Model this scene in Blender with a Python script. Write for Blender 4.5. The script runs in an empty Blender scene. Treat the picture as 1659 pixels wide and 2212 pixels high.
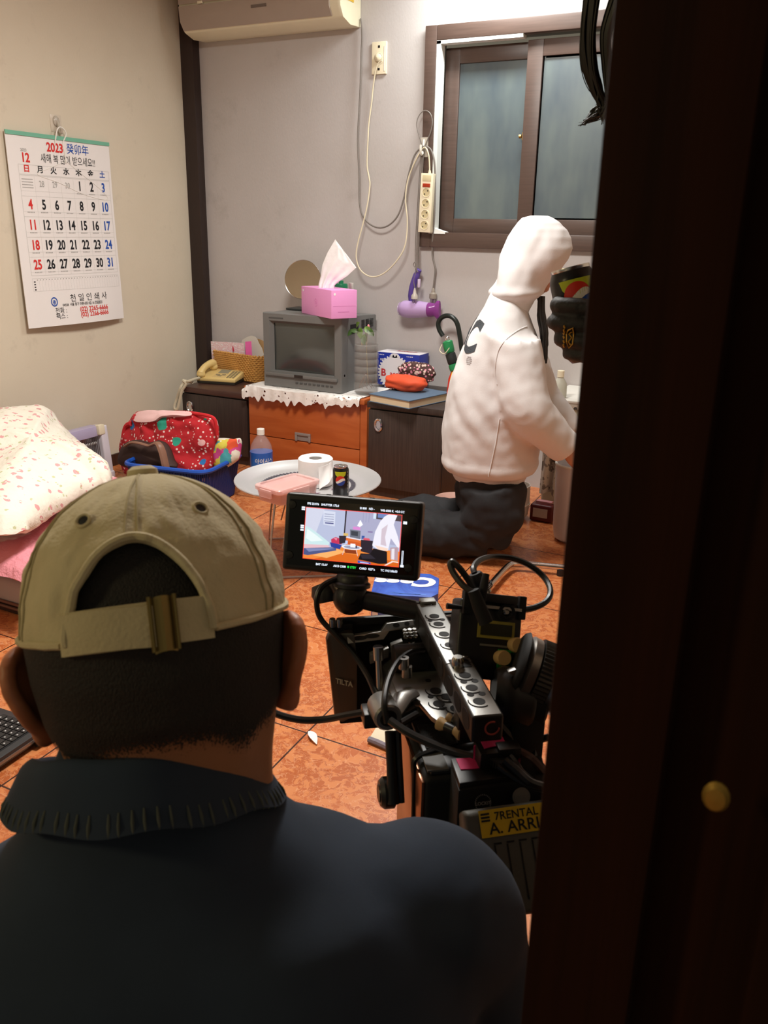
import bpy, bmesh, math, random
from mathutils import Vector, Matrix, noise
S = bpy.context.scene
COL = S.collection
random.seed(7)
# ------------------------------------------------------------------ camera
FPX, CX, CY, CAMZ = 1833.0, 829.5, 1106.0, 1.2          # focal length and centre for a 1659 x 2212 frame
R_right = Vector((0.8881674, 0.45915041, 0.01842736))
R_down = Vector((0.16120608, -0.27377826, -0.94818672))
R_fwd = Vector((-0.43031532, 0.84511914, -0.31717876))
cam = bpy.data.cameras.new('camera'); cam_o = bpy.data.objects.new('camera', cam); COL.objects.link(cam_o)
cam.sensor_fit = 'HORIZONTAL'; cam.sensor_width = 36.0; cam.lens = 36.0*FPX/1659.0
cam.clip_start = 0.02; cam.clip_end = 60
cam_o.matrix_world = Matrix((( R_right.x, -R_down.x, -R_fwd.x, 0), (R_right.y, -R_down.y, -R_fwd.y, 0),
                             (R_right.z, -R_down.z, -R_fwd.z, CAMZ), (0, 0, 0, 1)))
cam.dof.use_dof = True; cam.dof.focus_distance = 2.4; cam.dof.aperture_fstop = 28
S.camera = cam_o
S.view_settings.view_transform = 'Standard'; S.view_settings.look = 'None'
S.view_settings.exposure = 0.14; S.view_settings.gamma = 1.0; S.view_settings.use_curve_mapping = False
# ------------------------------------------------------------------ light
LX, BY, CZ, RX, FY = -3.2, 3.92, 2.42, 0.75, 0.30       # left wall, back wall, ceiling, right wall, front wall
w = bpy.data.worlds.new('dark_hall'); S.world = w; w.use_nodes = True
w.node_tree.nodes['Background'].inputs[0].default_value = (0.95, 0.84, 0.62, 1)
w.node_tree.nodes['Background'].inputs[1].default_value = 0.13
def area(name, loc, rot, sx, sy, e, col, shape='RECTANGLE'):
    l = bpy.data.lights.new(name, 'AREA'); l.shape = shape; l.size = sx; l.size_y = sy; l.energy = e; l.color = col
    o = bpy.data.objects.new(name, l); COL.objects.link(o); o.location = loc; o.rotation_euler = rot; return o
# the fluorescent lamp on the wall right above the window, and the room's ceiling lamp
area('window_lamp_light', (-1.42, 3.66, 2.34), (math.radians(0), 0, 0), 0.6, 0.12, 15, (0.97, 1.0, 0.98))
area('window_lamp_glow', (-1.40, 3.76, 2.29), (math.radians(75), 0, 0), 0.40, 0.08, 2.6, (0.97, 1.0, 0.97))
area('ceiling_lamp_light', (-1.35, 2.05, 2.36), (0, 0, 0), 0.55, 0.55, 58, (1.0, 0.97, 0.91))
# an unseen warm light added in the hall for the cap's yellow tint
hl = bpy.data.lights.new('hall_fill_light', 'POINT'); hl.energy = 22.0; hl.color = (1.0, 0.82, 0.42); hl.shadow_soft_size = 0.1
hlo = bpy.data.objects.new('hall_fill_light', hl); COL.objects.link(hlo); hlo.location = (-1.5, -0.9, 1.75)
# ------------------------------------------------------------------ helpers
def ray(px, py): return R_right*(px-CX) + R_down*(py-CY) + R_fwd*FPX
def P(px, py, X=None, Y=None, Z=None, D=None):
    """the point of the place seen at this pixel of the photograph, on a plane or at a distance"""
    d = ray(px, py)
    t = X/d.x if X is not None else Y/d.y if Y is not None else (Z-CAMZ)/d.z if Z is not None else D/d.length
    return Vector((0, 0, CAMZ)) + d*t
def lin(c):
    if isinstance(c, str): c = tuple(int(c[i:i+2], 16) for i in (0, 2, 4))
    if max(c) > 1.0: c = tuple(x/255 for x in c)
    return tuple(x/12.92 if x <= 0.04045 else ((x+0.055)/1.055)**2.4 for x in c)
class G:
    """a small node-graph helper"""
    def __init__(s, name):
        s.m = bpy.data.materials.new(name); s.m.use_nodes = True; s.nt = s.m.node_tree
        s.b = s.nt.nodes['Principled BSDF']
        s.tc = None
    def n(s, t, **kw):
        x = s.nt.nodes.new(t)
        for k, v in kw.items(): setattr(x, k, v)
        return x
    def put(s, sock, v):
        if hasattr(v, 'is_output') or isinstance(v, bpy.types.NodeSocket): s.nt.links.new(v, sock)
        elif isinstance(v, (tuple, list)) and len(v) == 3 and sock.type == 'RGBA': sock.default_value = (*v, 1)
        else: sock.default_value = v
    def co(s):
        if not s.tc: s.tc = s.n('ShaderNodeTexCoord')
        return s.tc.outputs['Object']
    def map(s, scale=(1, 1, 1), rot=(0, 0, 0), loc=(0, 0, 0), v=None):
        x = s.n('ShaderNodeMapping'); s.put(x.inputs['Vector'], v or s.co())
        x.inputs['Scale'].default_value = scale; x.inputs['Rotation'].default_value = rot; x.inputs['Location'].default_value = loc
        return x.outputs[0]
    def noise(s, scale, detail=3, rough=.5, v=None, dist=0):
        x = s.n('ShaderNodeTexNoise'); s.put(x.inputs['Vector'], v or s.co())
        x.inputs['Scale'].default_value = scale; x.inputs['Detail'].default_value = detail
        x.inputs['Roughness'].default_value = rough; x.inputs['Distortion'].default_value = dist
        return x.outputs['Fac']
    def noisecol(s, scale, v=None):
        x = s.n('ShaderNodeTexNoise'); s.put(x.inputs['Vector'], v or s.co()); x.inputs['Scale'].default_value = scale
        return x.outputs['Color']
    def voro(s, scale, v=None, out='Distance', feature='F1', rnd=1.0):
        x = s.n('ShaderNodeTexVoronoi', feature=feature); s.put(x.inputs['Vector'], v or s.co())
        x.inputs['Scale'].default_value = scale; x.inputs['Randomness'].default_value = rnd
        return x.outputs[out]
    def math(s, op, a, b=0.0, c=0.0):
        x = s.n('ShaderNodeMath', operation=op)
        s.put(x.inputs[0], a); s.put(x.inputs[1], b); s.put(x.inputs[2], c); return x.outputs[0]
    def vadd(s, a, b, k=1.0):
        x = s.n('ShaderNodeVectorMath', operation='MULTIPLY_ADD'); s.put(x.inputs[0], b); x.inputs[1].default_value = (k, k, k); s.put(x.inputs[2], a)
        return x.outputs[0]
    def sep(s, v=None):
        x = s.n('ShaderNodeSeparateXYZ'); s.put(x.inputs[0], v or s.co()); return x.outputs
    def ramp(s, f, *stops):
        x = s.n('ShaderNodeValToRGB'); s.put(x.inputs[0], f); e = x.color_ramp.elements
        while len(e) < len(stops): e.new(0.5)
        for k, (p, c) in enumerate(stops): e[k].position = p; e[k].color = (*(c if isinstance(c, tuple) else (c, c, c)), 1)
        return x.outputs[0]
    def mix(s, f, a, b):
        x = s.n('ShaderNodeMix', data_type='RGBA'); s.put(x.inputs[0], f); s.put(x.inputs[6], a); s.put(x.inputs[7], b); return x.outputs[2]
    def step(s, f, lo, hi): return s.ramp(f, (lo, 0.0), (hi, 1.0))
    def bump(s, h, strength=.3, dist=.01):
        x = s.n('ShaderNodeBump'); s.put(x.inputs['Height'], h); x.inputs['Strength'].default_value = strength; x.inputs['Distance'].default_value = dist
        s.nt.links.new(x.outputs[0], s.b.inputs['Normal'])
    def set(s, **kw):
        for k, v in kw.items(): s.put(s.b.inputs[k.replace('_', ' ')], v)
        return s.m
MATS = {}
def mat(name, c, rough=.5, metal=0.0, var=.08, vs=14, bump=0.0, bs=120, bd=.002, emit=0.0, trans=0.0, ior=1.45, alpha=1.0, coat=0.0, sheen=0.0, vscale=None, spec=.5):
    if name in MATS: return MATS[name]
    g = G(name); c = lin(c)
    if var:
        v = g.map(vscale) if vscale else None
        f = g.noise(vs, 4, .6, v)
        col = g.mix(f, tuple(x*(1-var*1.6) for x in c), tuple(min(1, x*(1+var*1.6)) for x in c))
    else: col = c
    g.set(Base_Color=col, Roughness=rough, Metallic=metal, IOR=ior, Alpha=alpha)
    g.b.inputs['Specular IOR Level'].default_value = spec
    if trans: g.b.inputs['Transmission Weight'].default_value = trans
    if coat: g.b.inputs['Coat Weight'].default_value = coat; g.b.inputs['Coat Roughness'].default_value = .08
    if sheen: g.b.inputs['Sheen Weight'].default_value = sheen
    if emit:
        g.put(g.b.inputs['Emission Color'], c); g.b.inputs['Emission Strength'].default_value = emit
    if bump: g.bump(g.noise(bs, 4, .6), bump, bd)
    MATS[name] = g.m
    return g.m
WL = {}
class MB:
    """collects shapes (in world coordinates, or through a matrix) and links them as ONE mesh object"""
    def __init__(s, M=None): s.v = []; s.f = []; s.mi = []; s.M = M; s.k = 0
    def add(s, vs, fs):
        b = len(s.v)
        for p in vs:
            p = Vector(p); s.v.append(s.M @ p if s.M else p)
        for f in fs: s.f.append([b+i for i in f]); s.mi.append(s.k)
        return s
    def box(s, lo, hi, R=None, c=None):
        x0, y0, z0 = lo; x1, y1, z1 = hi
        vs = [(x, y, z) for z in (z0, z1) for y in (y0, y1) for x in (x0, x1)]
        if R: c = Vector(c) if c else (Vector(lo)+Vector(hi))/2; vs = [R @ (Vector(p)-c)+c for p in vs]
        return s.add(vs, [(0, 2, 3, 1), (4, 5, 7, 6), (0, 1, 5, 4), (2, 6, 7, 3), (0, 4, 6, 2), (1, 3, 7, 5)])
    def rings(s, rings, caps=True, closed=False):
        n = len(rings[0]); vs = [p for r in rings for p in r]; fs = []
        R = len(rings)
        for i in range(R if closed else R-1):
            a, b = i*n, ((i+1) % R)*n
            for j in range(n): fs.append((a+j, a+(j+1) % n, b+(j+1) % n, b+j))
        if caps and not closed:
            fs.append(tuple(reversed(range(n)))); fs.append(tuple((R-1)*n+j for j in range(n)))
        return s.add(vs, fs)
    def tube(s, pts, r, n=8, closed=False, caps=True, flat=1.0):
        pts = [Vector(p) for p in pts]; rr = r if isinstance(r, (list, tuple)) else [r]*len(pts)
        rings = []; up = None; L = len(pts)
        for i, p in enumerate(pts):
            a = pts[(i-1) % L] if (closed or i) else p; b = pts[(i+1) % L] if (closed or i < L-1) else p
            t = (b-a).normalized()
            if up is None: up = t.orthogonal().normalized() if abs(t.z) > .9 else (Vector((0, 0, 1))-t*t.z).normalized()
            else: up = (up - t*up.dot(t)).normalized()
            q = t.cross(up)
            rings.append([p + (up*math.cos(2*math.pi*j/n)*flat + q*math.sin(2*math.pi*j/n))*rr[i] for j in range(n)])
        return s.rings(rings, caps, closed)
    def cyl(s, a, b, r, r2=None, n=20): return s.tube([a, b], [r, r if r2 is None else r2], n)
    def lathe(s, prof, c=(0, 0, 0), n=32, R=None, sx=1, sy=1):
        """prof: (radius, height) pairs round the z axis at c"""
        c = Vector(c); rings = []
        for r, z in prof:
            ring = [Vector((max(r, 1e-5)*sx*math.cos(2*math.pi*j/n), max(r, 1e-5)*sy*math.sin(2*math.pi*j/n), z)) for j in range(n)]
            rings.append([(R @ p if R else p)+c for p in ring])
        return s.rings(rings, True)
    def ell(s, c, r, R=None, nu=20, nv=12, top=1.0):
        c = Vector(c); rings = []
        for i in range(nv+1):
            a = -math.pi/2 + math.pi*i/nv*top
            ring = [Vector((r[0]*max(math.cos(a), 1e-4)*math.cos(2*math.pi*j/nu), r[1]*max(math.cos(a), 1e-4)*math.sin(2*math.pi*j/nu), r[2]*math.sin(a))) for j in range(nu)]
            rings.append([(R @ p if R else p)+c for p in ring])
        return s.rings(rings)
    def grid(s, fn, nu, nv, thick=0.0):
        vs = [Vector(fn(i/nu, j/nv)) for j in range(nv+1) for i in range(nu+1)]
        W = nu+1
        fs = [(j*W+i, j*W+i+1, (j+1)*W+i+1, (j+1)*W+i) for j in range(nv) for i in range(nu)]
        if not thick: return s.add(vs, fs)
        ns = [Vector() for _ in vs]
        for f in fs:
            q = (vs[f[1]]-vs[f[0]]).cross(vs[f[3]]-vs[f[0]])
            for i in f: ns[i] += q
        bk = [p-(nn.normalized() if nn.length else nn)*thick for p, nn in zip(vs, ns)]
        N = len(vs); fs2 = fs + [tuple(N+i for i in reversed(f)) for f in fs]
        edge = [i for i in range(W)] + [j*W+nu for j in range(1, nv+1)] + [nv*W+i for i in range(nu-1, -1, -1)] + [j*W for j in range(nv-1, 0, -1)]
        for k in range(len(edge)):
            a, b = edge[k], edge[(k+1) % len(edge)]; fs2.append((b, a, N+a, N+b))
        return s.add(vs+bk, fs2)
    def prism(s, poly, fn0, fn1):
        """a 2-D outline between two mappings (u,v)->point"""
        n = len(poly)
        vs = [fn0(*p) for p in poly]+[fn1(*p) for p in poly]
        return s.add(vs, [tuple(reversed(range(n))), tuple(range(n, 2*n))]+[(i, (i+1) % n, n+(i+1) % n, n+i) for i in range(n)])
    def text(s, body, size, fn, bold=0.0, align='CENTER', sx=1.0, shear=0.0):
        vs, fs = glyphs(body, size, bold, align, sx, shear)
        return s.add([fn(x, y) for x, y in vs], fs)
    def build(s, name, m, parent=None, bevel=0, seg=2, sub=0, ang=38, loc=None, smooth=True, norm=True, **props):
        base = WL[parent.name] if parent else Vector(loc if loc is not None else (0, 0, 0))
        me = bpy.data.meshes.new(name)
        me.from_pydata([tuple(p-base) for p in s.v], [], s.f)
        for x in (m if isinstance(m, (list, tuple)) else [m]): me.materials.append(x)
        for p, k in zip(me.polygons, s.mi): p.material_index = k
        bm = bmesh.new(); bm.from_mesh(me)
        if norm: bmesh.ops.recalc_face_normals(bm, faces=bm.faces)
        if bevel:
            es = [e for e in bm.edges if e.is_manifold and e.calc_face_angle(0) > math.radians(30)]
            bmesh.ops.bevel(bm, geom=es, offset=bevel, segments=seg, profile=.6, affect='EDGES', clamp_overlap=True)
        if sub: bmesh.ops.subdivide_edges(bm, edges=bm.edges, cuts=sub, use_grid_fill=True, smooth=1.0)
        for f in bm.faces: f.smooth = smooth
        if smooth:
            for e in bm.edges:
                if e.is_manifold and e.calc_face_angle(0) > math.radians(ang): e.smooth = False
        bm.to_mesh(me); bm.free()
        o = bpy.data.objects.new(name, me); COL.objects.link(o)
        if parent: o.parent = parent
        else: o.location = base
        WL[o.name] = base
        for k, v in props.items(): o[k] = v
        return o
GL = {}
def glyphs(body, size, bold=0.0, align='CENTER', sx=1.0, shear=0.0):
    key = (body, bold, align, shear)
    if key not in GL:
        c = bpy.data.curves.new('lettering', 'FONT'); c.body = body; c.align_x = align; c.align_y = 'CENTER'; c.offset = bold; c.resolution_u = 3; c.shear = shear
        o = bpy.data.objects.new('lettering', c); COL.objects.link(o)
        dg = bpy.context.evaluated_depsgraph_get(); me = bpy.data.meshes.new_from_object(o.evaluated_get(dg))
        GL[key] = ([(v.co.x, v.co.y) for v in me.vertices], [tuple(p.vertices) for p in me.polygons])
        bpy.data.objects.remove(o); bpy.data.curves.remove(c); bpy.data.meshes.remove(me)
    vs, fs = GL[key]
    return [(x*size*sx, y*size) for x, y in vs], fs
def thing(name, label, cat, loc, group=None):
    o = bpy.data.objects.new(name, None); COL.objects.link(o); o.location = loc; o.empty_display_size = .05
    o['label'] = label; o['category'] = cat
    if group: o['group'] = group
    WL[o.name] = Vector(loc); return o
def tag(o, label, cat, group=None):
    o['label'] = label; o['category'] = cat
    if group: o['group'] = group
    return o
def struct(o): o['kind'] = 'structure'; return o
def V(*a): return Vector(a)
def lerp(a, b, t): return a+(b-a)*t
def spline(pts, n=8, closed=False):
    """Catmull-Rom through the points"""
    pts = [Vector(p) for p in pts]; out = []; L = len(pts)
    for i in range(L if closed else L-1):
        g = (lambda k: pts[k % L]) if closed else (lambda k: pts[min(max(k, 0), L-1)])
        p0, p1, p2, p3 = g(i-1), g(i), g(i+1), g(i+2)
        for j in range(n):
            t = j/n
            out.append(.5*((2*p1)+(p2-p0)*t+(2*p0-5*p1+4*p2-p3)*t*t+(3*p1-p0-3*p2+p3)*t**3))
    if not closed: out.append(pts[-1])
    return out
def rz(a): return Matrix.Rotation(math.radians(a), 3, 'Z')
def rx(a): return Matrix.Rotation(math.radians(a), 3, 'X')
def ry(a): return Matrix.Rotation(math.radians(a), 3, 'Y')
def M4(loc, R=None): return Matrix.Translation(Vector(loc)) @ (R.to_4x4() if R else Matrix.Identity(4))
def nz(p, s=1.0): return noise.noise(Vector(p)*s)
def remesh(o, voxel, smooth=4, fn=None):
    """one continuous surface out of overlapping lobes"""
    md = o.modifiers.new('r', 'REMESH'); md.mode = 'VOXEL'; md.voxel_size = voxel
    if smooth: ms = o.modifiers.new('s', 'SMOOTH'); ms.factor = .5; ms.iterations = smooth
    dg = bpy.context.evaluated_depsgraph_get(); me = bpy.data.meshes.new_from_object(o.evaluated_get(dg))
    o.modifiers.clear(); old = o.data; nm = old.name; mats = list(old.materials); o.data = me; bpy.data.meshes.remove(old); me.name = nm
    if not me.materials:
        for x in mats: me.materials.append(x)
    if fn:
        base = WL[o.name]; ns = [v.normal.copy() for v in me.vertices]
        for v, nn in zip(me.vertices, ns): v.co = v.co + nn*fn(v.co+base, nn)
    for p in me.polygons: p.use_smooth = True
    return o
# ------------------------------------------------------------------ shared materials
m_white = mat('white_plastic', 'e6e4dc', .35, var=.02)
m_black = mat('black_plastic', '17171a', .45, var=.05)
m_chrome = mat('chrome', 'd8d8da', .16, 1.0, var=.02)
m_cream = mat('cream_plastic', 'e6dcc0', .4, var=.03)
m_ink = mat('black_ink', '15151a', .7, var=0)
m_red = mat('red_ink', 'cf2a26', .7, var=0)
m_blue = mat('blue_ink', '1f4da3', .7, var=0)
m_grey = mat('grey_ink', 'a9a6a2', .7, var=0)
m_paper = mat('white_paper', 'ecebea', .75, var=.015)
m_brass = mat('brass', 'c9a25a', .3, 1.0, var=.05)
m_clear = mat('clear_plastic', 'eef2f2', .08, var=0, trans=1.0, ior=1.15)
# ------------------------------------------------------------------ the room
g = G('orange_marbled_floor_tiles')
co = g.co(); xyz = g.sep()
d1 = g.vadd(co, g.noisecol(9), .09)
f1 = g.noise(30, 3, .6, d1, .6); f2 = g.noise(64, 2, .5, d1, .6); f3 = g.noise(5, 2, .5)
blot = g.step(g.math('ADD', f1, g.math('MULTIPLY', g.math('SUBTRACT', f2, .5), .75)), .48, .56)
vein = g.step(g.math('ABSOLUTE', g.math('SUBTRACT', f2, .46)), .012, .03)
dark = lin('ad5c30'); mid = lin('ba6636'); light = lin('cb7f4c')
c = g.mix(blot, g.mix(g.step(f3, .4, .6), dark, mid), light)
c = g.mix(g.math('MULTIPLY', g.math('SUBTRACT', 1.0, vein), .55), c, lin('d59a72'))
def groove(axis, off, pitch):
    a = g.math('FRACT', g.math('DIVIDE', g.math('ADD', axis, off), pitch))
    a = g.math('ABSOLUTE', g.math('SUBTRACT', a, .5))
    return g.math('GREATER_THAN', a, .4955)
xs = g.math('ADD', xyz[0], g.math('MULTIPLY', xyz[1], .045))
line = g.math('MAXIMUM', groove(xs, .925+5.08, .508), groove(xyz[1], -1.553+5.08, .508))
c = g.mix(line, c, lin('3a1c12'))
g.set(Base_Color=c, Roughness=g.ramp(f1, (0, .22), (1, .38)))
g.b.inputs['Specular IOR Level'].default_value = .5
g.bump(g.math('SUBTRACT', g.math('MULTIPLY', f1, .15), line), .25, .002)
m_floor = g.m
def wallpaper(name, col, warm):
    g = G(name)
    f = g.noise(1.6, 3, .6); h = g.noise(160, 3, .6, g.map((1, 1, .35))); st = g.noise(5, 5, .7)
    c = g.mix(g.step(f, .3, .7), lin(col), lin(warm))
    c = g.mix(g.math('MULTIPLY', g.step(st, .60, .78), .22), c, lin('6f655b'))
    g.set(Base_Color=c, Roughness=.75); g.bump(g.math('ADD', h, g.math('MULTIPLY', g.noise(6, 3), 1.5)), .22, .003)
    return g.m
m_wb = wallpaper('grey_wallpaper', 'bcb6b4', 'b4aeaa')
m_wl = wallpaper('beige_wallpaper', 'd2c7b3', 'ccc0ab')
m_ceil = mat('ceiling_paper', 'dcd8cf', .8, var=.03)
g = G('dark_brown_wood'); v = g.map((26, 26, 1.1)); f = g.noise(3, 5, .65, v)
g.set(Base_Color=g.ramp(f, (.3, lin('2c1a14')), (.7, lin('43291f'))), Roughness=.45); g.bump(f, .15, .002); m_dwood = g.m
struct(MB().box((LX-.1, -1.6, -.06), (RX+.1, BY+.1, 0)).build('floor', m_floor))
struct(MB().box((LX-.1, FY-.04, CZ), (RX+.1, BY+.1, CZ+.06)).build('ceiling', m_ceil))
struct(MB().box((LX-.1, FY-.04, 0), (LX, BY+.1, CZ)).build('wall_left', m_wl))
struct(MB().box((RX, FY-.04, 0), (RX+.1, BY+.1, CZ)).build('wall_right', m_wl))
WX0, WX1, WZ0, WZ1 = -1.82, -.52, 1.118, 2.062        # the window's outer frame
b = MB(); b.box((LX, BY, 0), (WX0+.02, BY+.1, CZ)); b.box((WX1-.02, BY, 0), (RX, BY+.1, CZ))
b.box((WX0+.02, BY, 0), (WX1-.02, BY+.1, WZ0+.02)); b.box((WX0+.02, BY, WZ1-.02), (WX1-.02, BY+.1, CZ))
struct(b.build('wall_back', m_wb))
b = MB(); b.box((LX, FY-.04, 0), (-1.25, FY+.04, CZ)); b.box((-1.25, FY-.04, 2.02), (RX, FY+.04, CZ))
struct(b.build('wall_front', m_wl))
struct(MB().box((LX, BY-.055, 0), (LX+.082, BY, CZ)).build('trim_1', mat('dark_post_paint', '2e211d', .5, var=.1, vscale=(20, 20, 1)), bevel=.004))
b = MB()
for x0, x1 in ((LX, LX+.012),): b.box((x0, FY+.05, 0), (x1, BY-.06, .06))
struct(b.build('baseboard_left', m_dwood))
# the window: a brown frame, two sliding sashes with frosted panes
g = G('brown_window_plastic'); v = g.map((2, 40, 40)); f = g.noise(3, 4, .6, v)
g.set(Base_Color=g.ramp(f, (.25, lin('4c3c35')), (.75, lin('59473f'))), Roughness=.38); m_wf = g.m
g = G('frosted_glass'); f = g.noise(2.2, 3, .6, g.map((3, 1, 1)))
g.set(Base_Color=g.ramp(f, (.3, lin('4a565e')), (.7, lin('66716f'))), Roughness=.3); g.bump(g.noise(700, 2), .25, .001); m_frost = g.m
def frame_ring(b, x0, x1, z0, z1, wv, wt, wb, y0, y1):
    b.box((x0, y0, z0), (x0+wv, y1, z1)); b.box((x1-wv, y0, z0), (x1, y1, z1))
    b.box((x0+wv, y0, z1-wt), (x1-wv, y1, z1)); b.box((x0+wv, y0, z0), (x1-wv, y1, z0+wb))
win = struct(bpy.data.objects.new('window_1', None)); COL.objects.link(win); win.location = ((WX0+WX1)/2, BY, WZ0); WL[win.name] = win.location.copy()
b = MB(); frame_ring(b, WX0, WX1, WZ0, WZ1, .058, .062, .068, BY-.03, BY+.02)
frame_ring(b, WX0+.03, WX1-.03, WZ0+.03, WZ1-.03, .028, .028, .03, BY+.015, BY+.085)
b.build('window_frame', m_wf, win, bevel=.004)
def sash(x0, x1, y0, y1):
    z0, z1 = WZ0+.062, WZ1-.082
    b = MB(); frame_ring(b, x0, x1, z0, z1, .07, .066, .07, y0, y1)
    frame_ring(b, x0+.066, x1-.066, z0+.066, z1-.062, .012, .014, .014, y0+.012, y1-.008)
    s = b.build('sash', m_wf, win, bevel=.003)
    MB().box((x0+.066, (y0+y1)/2-.003, z0+.066), (x1-.066, (y0+y1)/2+.003, z1-.062)).build('pane', m_frost, s)
    return s
s1 = sash(-1.748, -1.27, BY+.046, BY+.074); s2 = sash(-1.347, -.6, BY+.008, BY+.038)
b = MB(); b.box((-1.352, BY+.018, 1.585), (-1.346, BY+.036, 1.615)); b.lathe([(0, 0), (.008, 0), (.009, .01), (0, .012)], (-1.356, BY+.024, 1.60), 10, ry(-90))
b.build('latch', m_brass, s2)
b = MB(); b.box((WX0+.058, BY-.028, WZ0+.075), (WX0+.078, BY+.02, WZ1-.064)); b.box((WX0+.058, BY-.028, WZ1-.076), (-1.36, BY+.02, WZ1-.062))
b.prism([(WX0+.05, WZ0+.062), (WX0+.135, WZ0+.062), (WX0+.135, WZ0+.07), (WX0+.08, WZ0+.085), (WX0+.062, WZ0+.12), (WX0+.05, WZ0+.12)], lambda u, v: (u, BY-.032, v), lambda u, v: (u, BY+.01, v))
b.build('window_trim', mat('white_window_foam', 'e9ece8', .5, var=.02), win, label='white foam draught strip on the left of the window')
# the dark door leaf at the right, close by
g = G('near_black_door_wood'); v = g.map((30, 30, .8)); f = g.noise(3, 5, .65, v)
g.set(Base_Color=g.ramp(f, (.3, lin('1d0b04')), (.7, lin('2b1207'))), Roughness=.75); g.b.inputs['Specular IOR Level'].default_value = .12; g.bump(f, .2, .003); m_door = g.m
door = struct(bpy.data.objects.new('door_1', None)); COL.objects.link(door); door.location = (.35, .30, 0); WL[door.name] = door.location.copy()
DX = -.0727
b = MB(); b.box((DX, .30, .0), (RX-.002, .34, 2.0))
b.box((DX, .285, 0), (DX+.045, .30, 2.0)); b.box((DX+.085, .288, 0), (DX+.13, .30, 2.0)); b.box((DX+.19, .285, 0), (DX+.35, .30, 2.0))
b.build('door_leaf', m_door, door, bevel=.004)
MB().lathe([(0, 0), (.0042, 0), (.0048, .002), (.0034, .004), (0, .0045)], (P(1548, 1715, Y=.285).x, .285, P(1548, 1715, Y=.285).z), 14, rx(90), 1, 1.3).build('door_handle', mat('old_brass', 'a8843c', .5, .6, var=.1), door, label='small brass stud on the dark door')
# ------------------------------------------------------------------ the row of cabinets
g = G('dark_stained_wood'); f = g.noise(3, 5, .65, g.map((60, 60, 1.6)))
g.set(Base_Color=g.ramp(f, (.3, lin('2a211e')), (.7, lin('40342f'))), Roughness=.42); g.bump(f, .12, .001); m_dark = g.m
g = G('brown_stained_wood_edge'); f = g.noise(3, 5, .65, g.map((2, 60, 60)))
g.set(Base_Color=g.ramp(f, (.3, lin('3a2420')), (.7, lin('53352c'))), Roughness=.42); m_dark2 = g.m
g = G('cherry_orange_wood'); f = g.noise(2.2, 5, .6, g.map((1.2, 9, 9)), 1.2)
g.set(Base_Color=g.ramp(f, (.3, lin('ad5526')), (.7, lin('bd6634'))), Roughness=.33); m_cherry = g.m
CF = 3.50; CB = BY-.003
def ring_pull(parent, x, z, cf):
    b = MB(); c = V(x, cf-.004, z)
    b.tube([c+V(.017*math.cos(a), 0, .026*math.sin(a)) for a in [2*math.pi*k/20 for k in range(20)]], .0055, 8, True)
    b.lathe([(0, 0), (.013, 0), (.012, .003), (0, .003)], c+V(0, .003, 0), 16, rx(90), 1, 1.6)
    return b.build('handle', m_chrome, parent, label='small oval chrome ring handle')
def cabinet(x0, x1, ztop, hx, hz, label, mt, CF=CF):
    t = thing('cabinet', label, 'cabinet', ((x0+x1)/2, (CF+CB)/2, 0))
    b = MB(); b.box((x0+.004, CF+.02, .0), (x1-.004, CB, ztop-.028)); b.build('body', m_dark, t, bevel=.002)
    MB().box((x0, CF-.006, ztop-.028), (x1, CB, ztop)).build('top', mt, t, bevel=.003)
    d = MB().box((x0+.006, CF, .05), (x1-.006, CF+.019, ztop-.036)).build('door', m_dark, t, bevel=.002)
    ring_pull(d, hx, hz, CF)
    return t
cabinet(-3.01, -2.578, .385, P(411, 878, Y=CF).x, P(411, 878, Y=CF).z, 'dark-stained low cabinet in the corner, under the telephone and wicker basket', m_dark2)
cabinet(-1.816, -1.437, .450, P(818, 918, Y=3.38).x, P(818, 918, Y=3.38).z, 'dark-stained low cabinet right of the orange dresser, under the book', m_dark, 3.38)
t = thing('dresser', 'orange cherry wood dresser with drawers, under the old television', 'dresser', (-2.23, 3.7, 0))
DT = .432
MB().box((-2.576, CF+.02, .0), (-1.882, CB, DT-.024)).build('body', m_cherry, t, bevel=.002)
MB().box((-2.576, CF-.028, DT-.024), (-1.882, CB, DT)).build('top', m_cherry, t, bevel=.003)
zl = P(640, 952, Y=CF).z
for z0, z1, h in ((zl+.002, DT-.032, True), (.03, zl-.002, False)):
    d = MB().box((-2.570, CF, z0), (-1.922, CF+.018, z1)).build('drawer', m_cherry, t, bevel=.0025)
    if h:
        hx = P(655, 946, Y=CF).x; b = MB()
        b.box((hx-.045, CF-.008, z0+.03), (hx+.045, CF, z0+.042)); b.box((hx-.045, CF-.008, z0), (hx-.033, CF, z0+.03)); b.box((hx+.033, CF-.008, z0), (hx+.045, CF, z0+.03))
        b.box((hx-.033, CF-.0015, z0+.002), (hx+.033, CF+.001, z0+.03))
        b.build('handle', mat('silver_plastic', 'a39c98', .35, .3, var=.03), d, bevel=.001, label='grey recessed pull')
MB().box((-1.92, CF+.002, 0), (-1.884, CF+.02, DT-.026)).build('side_panel', m_cherry, t)
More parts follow.
